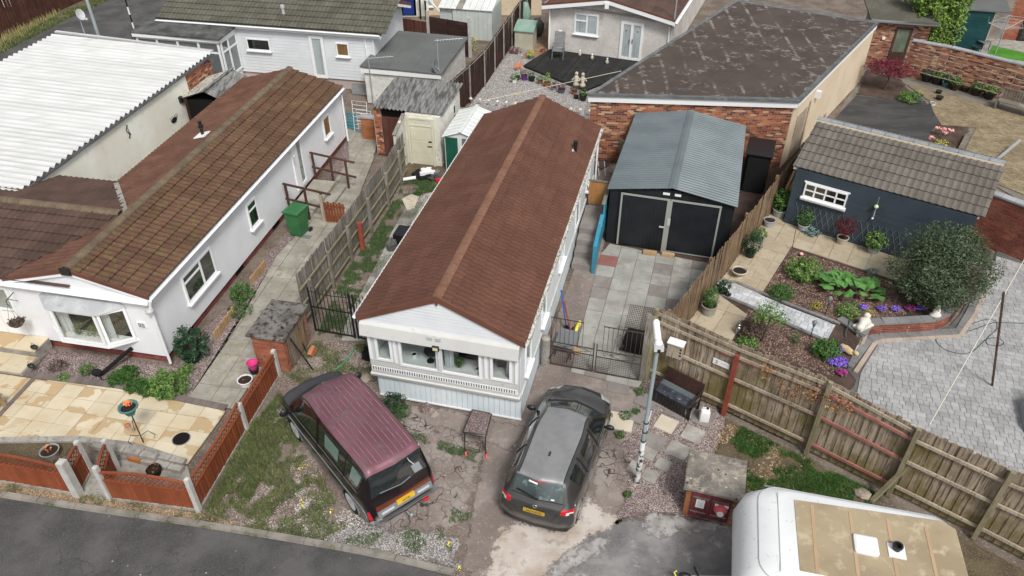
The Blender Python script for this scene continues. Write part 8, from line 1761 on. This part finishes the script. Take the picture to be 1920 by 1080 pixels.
pot('cream pot with a dark red maple against the navy wall',1577,457,.19,.28,'pot_cream','lf_red',G,.75,.3,900,.07,.3,stem=True);pot('grey pot with a bright green shrub nearest the round tree',1636,474,.21,.26,'pot_grey','lf_bright',G,.5,.32,520,.1)
pot('black hexagonal pot with a clipped conical shrub by the fence',1405,482,.17,.26,'black','lf_dark',G,.65,.28,2000,.05);pot('grey trough of white flowers beside the clipped dark shrub',1421,455,.17,.2,'pot_grey','lf_mid',G,.35,.22,380,.08)
pot('ribbed stone barrel pot with a domed topiary at the corner of the garden fences',1327,588,.23,.36,'pot_stone','lf_mid',G,.6,.22,2600,.035,taper=.85);pot('tiny stone urn of dark plants behind the domed topiary',1354,552,.14,.2,'black','lf_dark',G,.3,.2,300,.08)
t=Thing('stone_urn','pedestal stone urn with a floral rim on the buff paving','urn',P(1384,520,G));t.part('bowl',MB().lathe([(.13,0),(.13,.03),(.06,.07),(.07,.12),(.2,.2),(.25,.28),(.23,.3),(.2,.24),(0,.24)],n=18),M['pot_cream'],ang=40);t.part('compost',MB().lathe([(0,.26),(.2,.26),(0,.28)]),M['compost'])
bush('blue grey leafed low plant beside the pot under the cottage window',1521,438,.28,.2,'lf_bluish',320,.13,G,trunk=False,asp=.5)
bush('loose lime and green shrub in the middle of the square bed',1505,520,.5,.6,'lf_bright',1500,.09,G);bush('low feathery green shrub in the front left of the square bed',1465,556,.38,.35,'lf_mid',1900,.05,G);bush('bright green rose bush beside the solar lantern in the square bed',1588,592,.32,.4,'lf_bright',650,.07,G)
bush('dense round green shrub at the lower end of the block path',1546,666,.36,.45,'lf_mid',1600,.07,G);bush('purple brown heather mound beside the block path',1407,626,.38,.4,'lf_heather',1500,.06,G);bush('low bright green plant at the foot of the heather mound',1400,648,.3,.2,'lf_bright',700,.07,G,trunk=False)
bush('small spindly green shrub alone in the front bed',1490,642,.14,.3,'lf_mid',140,.05,G);bush('small pale variegated plant in the square bed',1531,577,.16,.16,'lf_yellow',130,.06,G,trunk=False)
bush('small blue grey tuft at the far edge of the square bed',1634,512,.18,.12,'lf_bluish',120,.08,G,trunk=False);bush('golden variegated plant at the retaining wall edge',1629,590,.16,.12,'lf_yellow',120,.05,G,trunk=False)
t=Thing('sapling_tree','small open bright green tree beside the block path','tree',P(1428,640,G));t.part('trunk',MB().tube([(0,0,0),(.05,0,.5),(.1,.05,.9)],[.03,.025,.015],6).tube([(.05,0,.5),(-.2,.05,.85)],[.02,.01],5).tube([(.05,0,.45),(.35,0,.8)],[.02,.01],5),M['stem']);leafy(t,[((.0,.05,1.05),(.4,.35,.25)),((.35,0,.85),(.25,.22,.15)),((-.2,0,.9),(.22,.2,.15))],620,.09,M['lf_bright'],asp if 0 else .4,shell=.2,name='crown')
t=Thing('rhubarb','broad leafed bright green rhubarb patch in the square bed','plant',P(1585,545,G));ls_=[]
me=MB();r_=random.Random(3)
rim=[(.2*math.cos(a)*(1+.2*math.cos(5*a)),.2*math.sin(a)*(1+.2*math.cos(5*a)),.02*math.sin(3*a))for a in[2*math.pi*k/15 for k in range(15)]]
lm=MB().add([(0,0,.05)]+rim,[(0,1+k,1+(k+1)%15)for k in range(15)]).mesh('leaf',M['lf_rhub'])
for k in range(52):
 x,y=r_.gauss(0,.45),r_.gauss(0,.3);z=.45-.3*(x*x+y*y)+r_.uniform(-.05,.05);z=max(.12,z)
 t.piece('leaf',lm,(x,y,z),(r_.uniform(-.5,.5),r_.uniform(-.5,.5),r_.uniform(0,6)),sc=(r_.uniform(.6,1.1),)*3);t.part('stalk',MB().tube([(x*.3,y*.3,0),(x,y,z)],.01,4),M['red_paint'])if k%4==0 else None
def flowers(lab,pts,lf,z=G,nm='flower_clump',r=.13,n=150,lf2='lf_mid',ls=.045):
 for k,(u,v)in enumerate(pts):
  t=Thing(nm,lab if len(pts)in(1,8)else('leftmost','second from left','third from left','fourth from left','rightmost')[sorted(q[0]for q in pts).index(u)if u<max(q[0]for q in pts)else 4]+' of the '+lab,'flowers',P(u,v,z),0,lab if len(pts)>1 else None);leafy(t,[((0,0,.05),(r,r*.8,.08))],n//3,.06,M[lf2]);o=leafy(t,[((0,0,.1),(r,r*.8,.06))],n,ls,M[lf],aspect=.8,name='flower',up=2)
flowers('big mound of violet flowers at the lower corner of the front bed',[(1570,682)],'lf_purple',r=.24,n=600);flowers('violet flower tuft next to the golden dog statue',[(1572,660)],'lf_purple',r=.13,n=200);flowers('magenta flowers at the foot of the violet mound',[(1577,703)],'lf_magenta',r=.13,n=200);flowers('small magenta clump above the violet mound',[(1562,670)],'lf_magenta',r=.1,n=100)
flowers('violet pansies behind the retaining wall',[(1652,582),(1678,583),(1725,582),(1618,580)],'lf_purple',r=.12,n=130);flowers('magenta pansies in the middle of the row behind the retaining wall',[(1706,582)],'lf_magenta',r=.14,n=200);flowers('tiny orange and red flowers at the right end of the pansy row',[(1735,580)],'lf_orange',r=.06,n=30)
flowers('pink tulips in the small bed beside the dark felt pad',[(1768,246),(1772,252),(1782,248),(1745,262),(1758,244)],'lf_pink',z=.25,r=.1,n=26,ls=.09);flowers('yellow and green leaves under the tulips',[(1765,272)],'lf_yellow',z=0,r=.35,n=120,lf2='lf_bright',ls=.07)
bush('strappy green clump between the maple and the felt pad',1706,190,.5,.4,'lf_bright',500,.2,asp=.2,trunk=False);flowers('blue flowers right of the strappy green clump',[(1723,190)],'lf_purple',z=0,r=.22,n=100)
flowers('dandelions dotted over the weedy front yard',[(565,882),(575,878),(569,950),(622,962),(567,944),(1058-216,1025),(722,826),(862,1070)],'lf_ygold',z=.04,r=.05,n=5,ls=.035,lf2='lf_weed',nm='dandelion')
cw_=[P(*q).to_2d()for q in((1564,617),(1612,650))];cu=[P(*q).to_2d()for q in((1612,650),(1628,630),(1650,627),(1700,625),(1745,622),(1772,610),(1783,596))]
RW=wallthing('retaining_wall','curved red brick retaining wall between the flower bed and the block patio',cu,.4,M['brick_wine'],th=.2,coping=M['block_dark'],limit=290,mortar='mortar');wallthing('retaining_wall','short red brick wall beside the garden steps',cw_,.36,M['brick_wine'],th=.2,coping=M['block_dark'],limit=80,mortar='mortar')
t=Thing('garden_steps','two pale block steps down from the garden path to the patio','steps',P(1580,650))
for z,q in((.2,((1567,613),(1588,631),(1571,656),(1552,641))),(.1,((1588,631),(1610,648),(1593,675),(1571,656)))):t.part('step',MB().prism([P(*w,z).to_2d()for w in q],.0,z),M['block_white'],world=True)
t=Thing('reclining_statue','white reclining figure statue on the end of the retaining wall','statue',P(1618,612,.45),-30);t.part('body',MB().ball((0,0,.16),.2,12,8,(1.1,.7,.9),.3).ball((.16,.08,.28),.1,10,6).ball((-.18,-.05,.1),.14,10,6,(1.2,.8,.7),.3),M['white_stone'],smooth=True);t.part('base',MB().box(-.28,.28,-.15,.15,0,.06),M['white_stone'])
t=Thing('seated_statue','small white seated figure statue on the curved wall by the round tree','statue',P(1753,592,.45));t.part('body',MB().lathe([(.17,0),(.17,.06),(.1,.12),(.11,.22),(.05,.28)],n=14,sy=.7),M['white_stone'],smooth=True);t.part('head',MB().ball((0,0,.33),.07),M['white_stone'],smooth=True)
t=Thing('dog_statue','golden stone lying dog statue beside the violet flowers','statue',P(1586,660,G),-35);t.part('body',MB().ball((0,0,.1),.13,12,7,(.8,2.0,.8),.3),M['tan_stone'],smooth=True);t.part('head',MB().ball((0,-.28,.16),.08,sc=(.9,1.2,.9)),M['tan_stone'],smooth=True)
for u,v,lab in((1518,636,'dark solar lantern on a stake beside the lower edge of the block path'),(1547,590,'dark solar lantern on a stake in the square bed')):
 t=Thing('solar_lantern',lab,'lantern',P(u,v,G));t.part('stake',MB().tube([(0,0,0),(0,0,.48)],.012,6),M['iron']);t.part('shade',MB().lathe([(.03,.48),(.06,.62),(.08,.63),(.05,.68),(0,.72)],n=8),M['grey_pl']);t.part('lens',MB().lathe([(.028,.5),(.052,.61),(0,.61)],n=8),M['lgrey_pl'])
t=Thing('winged_figurine','grey winged figurine near the corner of the board fences','statue',P(1382,628,G));t.part('body',MB().lathe([(.08,0),(.05,.2),(.07,.25),(.03,.32)],n=10),M['alu'],smooth=True);t.part('head',MB().ball((0,0,.36),.05),M['alu'],smooth=True)
t=Thing('metal_spike','thin rusty stake with pink glass flower at the corner of the square bed','garden stake',P(1484,474,G));t.part('stake',MB().tube([(0,0,0),(.05,.25,.75)],.012,5),M['rust_iron']);t.part('flower',MB().ball((.25,-.2,.1),.07,sc=(1,1,.7)),M['lf_pink'],smooth=True)
t=Thing('cat_statue','small black animal ornament at the start of the block path','statue',P(1362,555,G));t.part('body',MB().ball((0,0,.1),.1,sc=(.8,1.4,1)),M['black'],smooth=True);t.part('head',MB().ball((0.05,-.14,.17),.05),M['black'],smooth=True)
hz_=[(1594,600,.46),(1585,630,.35),(1592,645,.05),(1614,650,.03),(1640,638,.03),(1690,638,.03),(1735,636,.03),(1780,625,.03),(1820,608,.03),(1850,599,.03),(1867,603,.03),(1868,618,.03),(1850,635,.03),(1852,646,.03),(1872,649,.03),(1882,643,.03),(1870,634,.03),(1850,636,.03),(1836,648,.03),(1822,660,.03),(1800,664,.03),(1770,655,.03),(1754,638,.03),(1770,628,.03),(1820,620,.03),(1860,606,.03),(1900,606,.03),(1960,608,.03)]
hp_=[P(*q)for q in hz_];hp2=[Vector(catmull([np.array(p)for p in hp_],k/4))for k in range(4*len(hp_)-3)];single('garden_hose',MB().tube(hp2,.018,6),M['hose'],'dark green hose looping over the grey block patio','hose',loc=hp_[5])
t=Thing('washing_line_post','leaning brown wooden clothes prop standing on the grey block patio','clothes prop',P(1860,725));t.part('pole',MB().bar((0,0,0),zline(1882,548,P(1860,725),P(1860,725)+Vector((1,-.35,0)))-P(1860,725),.05),M['wood_rail_brown'])
a,b=P(1890,540,2.9),base2[3]+Vector((.3,0,2.3));single('washing_line',MB().tube([a+(a-b)*.5,a,b],.012,5),M['rope'],'pale rope washing line running over the grey block patio','washing line',loc=a)
t=Thing('covered_furniture','grey tarpaulin covered furniture cut by the right edge on the block patio','garden furniture',P(1962,800),20);t.part('cover',MB().loft([rr(-.6*s,1.1*s,-.6*s,.7*s,.2,z,3)for z,s in((.05,1),(.35,.95),(.55,.6),(.9,.35))]),M['felt_grey']if 0 else M['pot_grey'],ang=30);t.part('cushion',MB().ball((.2,.3,1.0),.3,sc=(1,1,.5)),M['white_matt'],smooth=True)
t=Thing('dead_climber','dead rust brown climber hanging over the middle of the board fence','climber',F2.M@at(loc,L2,L2[2]-.3)[0]);leafy(t,[((x,-x*.8-.02,1.95+.15*math.sin(x*5)),(.35,.28,.28))for x in(-.75,-.3,.15,.6)]+[((-.2,.1,1.3),(.1,.08,.5))],750,.07,M['lf_rust'],shell=.2)
for k,(u,v,r,h,mt,lf,lab)in enumerate(((964,155,.14,.2,'white','lf_bright','white pot of greenery at the left end of the pot row'),(970,150,.13,.2,'black',None,'empty black pot in the row by the decking'),(983,150,.16,.26,'pot_purple','lf_heather','purple pot in the row by the decking'),(997,152,.17,.2,'black','lf_dark','wide black pot in the row by the decking'),(1013,157,.13,.16,'terracotta','lf_mid','terracotta pot with mixed flowers'),(1026,163,.17,.24,'terracotta','lf_lime','terracotta pot with a lime cone conifer'),(1039,169,.13,.16,'pot_grey','lf_heather','round silver pot by the decking edge'),(1053,174,.18,.2,'pot_blue','lf_red','pale rimmed pot with a pink red shrub'),(1077,177,.14,.18,'terracotta','lf_heather','terracotta pot right of the statue pair'),(1080,185,.12,.16,'black',None,'small black pot near the garage roof corner'),(1093,188,.19,.28,'black','lf_mid','big black pot with a white rim near the brick garage'),(996,110,.16,.18,'teal_pot','lf_yellow','teal pot of yellow shrub by the decking corner'),(1018,98,.13,.18,'terracotta',None,'terracotta pot by the white downpipe'),(972,132,.13,.15,'pot_cream','lf_orange','cream pot at the path end'))):
 pot(lab,u,v,r,h,mt,lf,ph=.45 if lf=='lf_lime' else .25,pr=.14 if lf=='lf_lime' else .2,n=260,ls=.06)
for u,v,lab in((1080,160,'left of the pair of pale cherub statues on the decking edge'),(1092,162,'right of the pair of pale cherub statues on the decking edge')):
 t=Thing('cherub_statue',lab,'statue',P(u,v,.1),15);t.part('body',MB().lathe([(.16,0),(.15,.1),(.08,.2),(.12,.42),(.06,.52)],n=10),M['pot_cream'],smooth=True);t.part('head',MB().ball((0,0,.6),.09),M['pot_cream'],smooth=True);t.part('arm',MB().tube([(-.1,0,.4),(-.2,-.05,.25)],.03).tube([(.1,0,.4),(.2,-.05,.3)],.03),M['pot_cream'])
for u,v,k in((1087,105,0),(1110,112,1),(1138,120,2)):t=Thing('white_ornament',('small white bird ornament on the decking nearest the slatted chair','small pale figurine on the decking below the window','small pale figurine on the decking left of the french doors')[k],'ornament',P(u,v,.12));t.part('body',MB().lathe([(.07,0),(.09,.12),(.03,.25)],n=8),M['pot_cream'],smooth=True);t.part('head',MB().ball((0,0,.28),.05),M['white'],smooth=True)
CH=Thing('garden_chair','grey brown slatted reclining chair on the black decking','chair',P(1047,108,.12),10)
for k in range(12):CH.part('slat',MB().box(-.28,.28,.22+k*.018,.24+k*.018,.5+k*.062,.545+k*.062),M['grey_pl'])
CH.part('seat',MB().box(-.28,.28,-.3,.22,.42,.45),M['grey_pl']);CH.part('cushion',MB().box(-.08,.08,.42,.46,1.2,1.3),M['white'])
for x in(-.3,.28):CH.part('leg',MB().bar((x,-.3,0),(x,-.25,.66),.035),M['grey_pl']);CH.part('leg',MB().bar((x,.4,0),(x,.2,.5),.035),M['grey_pl']);CH.part('armrest',MB().box(x-.03,x+.03,-.32,.3,.66,.69),M['grey_pl'])
SB=Thing('storage_box','beige resin store with a pale green sloping lid beside the dark fence','storage box',P(983,88),15);SB.part('body',MB().extr([(-.45,-.35,0),(-.45,.55,0),(-.45,.55,1.1),(-.45,-.35,.95)],(1.0,0,0)),M['box_beige']);SB.part('lid',MB().extr([(-.5,-.42,.95),(-.5,.58,1.12),(-.5,.58,1.3),(-.5,.1,1.22),(-.5,-.42,1.0)],(1.1,0,0)),M['lid_green'])
t=Thing('covered_barbecue','grey plastic covered barbecue behind the beige store','barbecue',P(1008,68));t.part('cover',MB().ball((0,0,.5),.45,12,8,(.8,.7,1.2),.2),M['felt_dark'],smooth=True);t=Thing('folded_parasol','pale green folded chair cover against the dark fence','cover',P(985,50));t.part('cover',MB().ball((0,0,.7),.35,10,7,(.9,.6,2),.3),M['lid_green'],smooth=True)
bush('yellow green shrub at the fence corner behind the felt roofed store',876,100,.45,1.0,'lf_yellow',420,.12);bush('dull red heather by the beige store',966,100,.3,.3,'lf_red',300,.07,trunk=False)
t=Thing('stepping_stone','small tan stepping stone in the pale gravel','stone',P(970,178),20);t.part('stone',MB().box(-.15,.15,-.15,.15,0,.05),M['slab_buff']);single('washing_line',MB().tube([P(900,190,2.0),P(1040,160,1.8),P(1165,133,2.2)],.012,5),M['rope'],'thin washing line above the pale gravel garden','washing line',loc=P(1040,160,1.8))
for k in range(16):t=Thing('edging_stone','white painted edging stone on the low wall at the end of the gravel garden','stone',P(850,192).lerp(P(1105,218),k/15.0)+Vector((0,0,.25)),k*20,'white edging stones');t.part('rock',MB().ball((0,0,.03),.09,6,4,(1.2,.8,.7),.5),M['white_stone'])
wallthing('garden_wall','low white painted brick wall closing the gravel garden',[P(842,232).to_2d(),P(1115,262).to_2d()],.75,M['brick_white'],coping=None,limit=150)
t=Thing('garden_bench','silvered slatted wooden bench on the tan paving at the right edge','bench',P(1862,205),hdg(P(1760,156),P(1990,218))-90)
for k in range(15):t.part('slat',MB().box(.05+k*.11,.11+k*.11,.45,.48,.45,.9),M['wood_grey'])
t.part('seat',MB().box(0,1.7,0,.45,.4,.44),M['wood_grey']);t.part('rail',MB().box(0,1.7,.44,.5,.88,.95),M['wood_grey']);[t.part('leg',MB().box(x,x+.06,y,y+.06,0,z),M['wood_grey'])for x in(0,1.64)for y,z in((0,.6),(.44,.9))];t.part('armrest',MB().box(-.01,.07,-.02,.46,.6,.64),M['wood_grey'])
for k,(u,v,w,lab)in enumerate(((1712,118,2.3,'timber trellis on the old brick wall nearest the climbing shrub'),(1832,150,2.4,'timber trellis on the old brick wall behind the silvered bench'))):
 p=P(u,v,.9);t=Thing('wall_trellis',lab,'trellis',Vector((p.x,p.y-.05,.55)),hdg(P(1760,156),P(1990,218))-90);[t.part('lath',MB().box(0,w,-.02,0,z*.28,z*.28+.03),M['wood_rail'])for z in range(5)];[t.part('lath',MB().box(x*.35,x*.35+.03,-.035,-.02,0,1.15),M['wood_grey'])for x in range(7)]
for u,v,r,mt,lf,lab in((1735,152,.24,'black','lf_dark','black tub of dark foliage nearest the maple by the old wall'),(1755,157,.26,'black','lf_mid','black tub of ferny leaves by the old wall'),(1771,162,.2,'pot_blue','lf_dark','blue glazed pot by the old wall'),(1788,168,.22,'wood_dark','lf_mid','square brown planter by the old wall'),(1808,171,.2,'black',None,'empty black tub by the old wall'),(1828,178,.23,'black','lf_mid','black tub left of the last tub before the bench'),(1853,185,.26,'black','lf_bright','black tub with long leaves beside the bench'),(1759,176,.14,'black',None,'upper small black bowl on the tan paving'),(1760,188,.16,'black',None,'lower black bowl on the tan paving'),(1748,198,.12,'white',None,'small white bowl at the corner of the felt pad')):pot(lab,u,v,r,r*1.2,mt,lf,ph=.3,pr=r*1.1,n=220,ls=.12)
t=Thing('timber_sleeper','weathered timber sleeper at the right end of the tulip bed','sleeper',P(1808,268),35);t.part('beam',MB().box(-.1,.1,-1.0,.6,0,.18),M['wood_grey']);t=Thing('metal_bollard','grey fallen post on the tan block paving','post',P(1870,300),35);t.part('beam',MB().bar((0,0,.05),(.5,1.3,.5),.09),M['pot_grey'])
LH=Thing('brick_lean_to','brick lean-to with a green glazed door behind the flat roofed garage','outbuilding',P(1622,118),12)
LH.part('wall',MB().box(0,2.6,0,2.5,0,2.1),M['mortar_dark']);bricks(LH,(0,0),(2.6,0),0,2.1,M['brick_old'],limit=250,holes=[(.95,1.85,0,2.0)]);f=window(LH,face_y(-.0),1.0,1.8,.05,1.95,fw=.1,frame=M['wood_rail_brown'],back=M['green_glass'],name='door',sill=False);LH.part('door_panel',MB().box(1.0,1.8,-.052,-.03,.1,.7),M['wood_rail_brown'],parent=f);LH.part('roof',MB().hexa([(-.3,-.25,2.15),(2.9,-.25,2.15),(2.9,3.4,2.9),(-.6,3.4,2.9)],[(-.3,-.25,2.22),(2.9,-.25,2.22),(2.9,3.4,2.97),(-.6,3.4,2.97)]),M['tile_olive']);LH.part('flashing',MB().box(-.3,2.9,-.35,.1,2.2,2.26),M['alu']);LH.part('wall_lamp',MB().box(.45,.6,-.1,0,1.3,1.42),M['white'])
TS=Thing('teal_shed','dark teal board shed with a grey felt lid roof at the top right','shed',P(1785,88),15)
for k in range(12):TS.part('board',MB().box(0,1.5,-.012*(k%2),.02,k*.165,k*.165+.16),M['teal_shed'])
TS.part('wall',MB().box(0.01,1.5,.03,1.8,0,2.0),M['teal_shed']);TS.part('roof',MB().hexa([(-.2,-.1,2.0),(2.2,-.1,2.0),(2.2,1.9,2.25),(-.2,1.9,2.25)],[(-.2,-.1,2.06),(2.2,-.1,2.06),(2.2,1.9,2.31),(-.2,1.9,2.31)]),M['felt_grey']);TS.part('corner_trim',MB().box(1.48,1.54,-.03,.02,0,2.0),M['wood_rail'])
RH=Thing('brick_house','dark red brick house with black framed glass doors in the top right corner','house',P(1845,72),12)
RH.part('wall',MB().box(-3,9,.03,6,0,3.2),M['mortar_dark']);bricks(RH,(-3,.03),(9,.03),0,3.2,M['brick_red'],limit=200,holes=[(1.6,3.9,0,2.3)]);window(RH,face_y(.0),1.65,3.85,0,2.3,vs=(.5,),fw=.12,frame=M['black'],back=M['void'],name='glass_door',sill=False);RH.part('gutter',MB().box(-3,9,-.3,.0,3.2,3.3),M['pvc'])
p=P(1866,100);RD=Thing('rotary_airer','pale rotary clothes airer standing on the artificial turf','clothes airer',p);RD.part('pole',MB().tube([(0,0,0),(0,0,2.0)],.03,8),M['galv']);m=MB();ends=[(1.25*math.cos(a),1.25*math.sin(a),1.75)for a in(.3,1.87,3.44,5.0)]
for e in ends:m.tube([(0,0,1.25),e],.014,5);m.tube([(0,0,2.0),e],.006,4)
for f in(.4,.6,.8,1):m.tube([(e[0]*f,e[1]*f,1.25+.5*f)for e in ends],.008,4,closed=True)
RD.part('arms',m,M['lgrey_pl'])
t=Thing('garden_chair','black metal chair with grey mesh seat beside the teal shed','chair',P(1836,92),-20);t.part('frame',MB().tube([(-.25,-.3,0),(-.25,-.3,.45),(-.25,.25,.45),(-.25,.4,1.0),(.3,.4,1.0),(.3,.25,.45),(.3,-.3,.45),(.3,-.3,0)],.02),M['black']);t.part('seat',MB().box(-.25,.3,-.3,.25,.43,.46),M['grey_pl']);t.part('backrest',MB().hexa([(-.25,.25,.5),(.3,.25,.5),(.3,.27,.5),(-.25,.27,.5)],[(-.25,.4,.98),(.3,.4,.98),(.3,.42,.98),(-.25,.42,.98)]),M['grey_pl']);pot('dark green tub beside the black metal chair',1828,97,.22,.3,'teal_shed')
# grass, gravel and litter as masses
def nmask(f,lo,hi,seed=0):return lambda x,y:min(1,max(0,(noise.noise(Vector((x*f,y*f,seed)))*.5+.5+.25*noise.noise(Vector((x*f*3,y*f*3,seed)))-lo)/(hi-lo)))
def area_px(l,z=0):return[P(u,v,z).to_2d()for u,v in l]
y1=area_px(((385,960),(470,800),(525,735),(560,800),(600,880),(650,990),(600,1015),(480,995)));y2=area_px(((530,700),(590,640),(690,645),(705,700),(640,700),(560,720)));y3=area_px(((600,1010),(820,1045),(865,1060),(905,860),(760,760),(830,830),(860,880),(840,990),(700,1000)))
x,y=scatter(y1,5200,mask=nmask(1.5,.42,.56,1));blades('grass',x,y,.07,M['lf_grass'],lean=1.4)
x,y=scatter(area_px(((385,955),(470,800),(520,745),(540,800),(470,940))),5000,mask=nmask(1.1,.3,.45,2));blades('grass',x,y,.1,M['lf_grass'],lean=1.3)
x,y=scatter(y2,4200,mask=nmask(1.4,.42,.56,3));blades('grass',x,y,.06,M['lf_grass'],lean=1.4)
x,y=scatter(y3,3000,mask=nmask(1.6,.6,.68,4));blades('grass',x,y,.06,M['lf_weed'],lean=1.4)
x,y=scatter(area_px(((770,810),(905,850),(895,870),(770,825))),3500,mask=nmask(2.2,.4,.55,5));blades('grass',x,y,.06,M['lf_weed'],lean=1.4)
x,y=scatter(area_px(((595,630),(690,640),(640,620),(760,450),(830,375),(850,330),(760,340),(700,440),(640,520))),4200,mask=nmask(1.6,.4,.54,6));blades('grass',x,y,.07,M['lf_weed'],lean=1.2,z=.0)
x,y=scatter(area_px(((1390,800),(1500,855),(1655,930),(1640,950),(1480,928),(1400,960),(1400,870),(1370,830))),4200,mask=nmask(1.4,.36,.52,7));blades('grass',x,y,.1,M['lf_mid'],lean=1.2)
x,y=scatter(area_px(((-20,905),(150,925),(380,962),(640,1020),(850,1065),(862,1085),(640,1037),(370,992),(140,960),(-20,938))),1500,mask=nmask(1.8,.56,.66,8));blades('grass',x,y,.06,M['lf_grass'],lean=1.4,z=.05)
x,y=scatter(area_px(((-40,120),(-20,88),(80,45),(165,5),(215,-5),(110,45),(0,102))),900,mask=nmask(.9,.3,.5,9));blades('grass',x,y,.16,M['lf_grass'],wd=.025)
x,y=scatter(area_px(((-40,105),(-20,80),(80,38),(120,20),(60,60),(0,95))),150);blades('dry_grass',x,y,.35,M['lf_dry'],wd=.025,lean=.3)
x,y=scatter(y1+[],900,mask=nmask(1.1,.5,.6,11));stones('gravel',x,y,.014,M['stone_bits'])
x,y=scatter(area_px(((470,990),(560,900),(700,985),(860,1010),(862,1070),(640,1025))),1400,mask=nmask(1.0,.4,.55,12));stones('gravel',x,y,.016,M['stone_white'])
x,y=scatter(area_px(((590,640),(690,650),(700,690),(560,720))),1200,mask=nmask(1.2,.45,.55,13));stones('gravel',x,y,.015,M['stone_bits'])
x,y=scatter(area_px(((0,900),(150,928),(380,964),(470,985),(360,980),(140,948),(0,925))),1500);stones('gravel',x,y,.02,M['bark_litter'])
x,y=scatter(area_px(((1140,840),(1195,790),(1260,700),(1362,790),(1340,850),(1285,905),(1280,960),(1180,960))),1300,mask=nmask(1.2,.3,.5,14));stones('gravel',x,y,.014,M['stone_bits'])
x,y=scatter(area_px(((1330,850),(1362,790),(1500,855),(1655,935),(1480,930),(1400,965),(1400,870))),420,mask=nmask(1.3,.4,.6,15));stones('leaf_litter_bits',x,y,.035,M['bark_litter'],flat=.9)
x,y=scatter([P(u,v,G).to_2d()for u,v in((1430,550),(1484,465),(1672,528),(1700,590),(1620,600),(1560,605))],500);stones('bark_chips',x,y,.02,M['chips'],z=G,flat=.5)
x,y=scatter([P(u,v,G).to_2d()for u,v in((1380,640),(1400,578),(1550,645),(1590,700),(1560,705),(1440,665))],500);stones('bark_chips',x,y,.02,M['chips'],z=G,flat=.5)
x,y=scatter(area_px(((880,200),(905,165),(965,90),(990,110),(985,130),(1100,190),(1095,215))),500);stones('gravel',x,y,.022,M['stone_white'])
x,y=scatter(area_px(((80,690),(270,696),(415,752),(350,745),(440,620),(510,490),(340,690),(100,664))),500);stones('gravel',x,y,.022,M['stone_bits'])
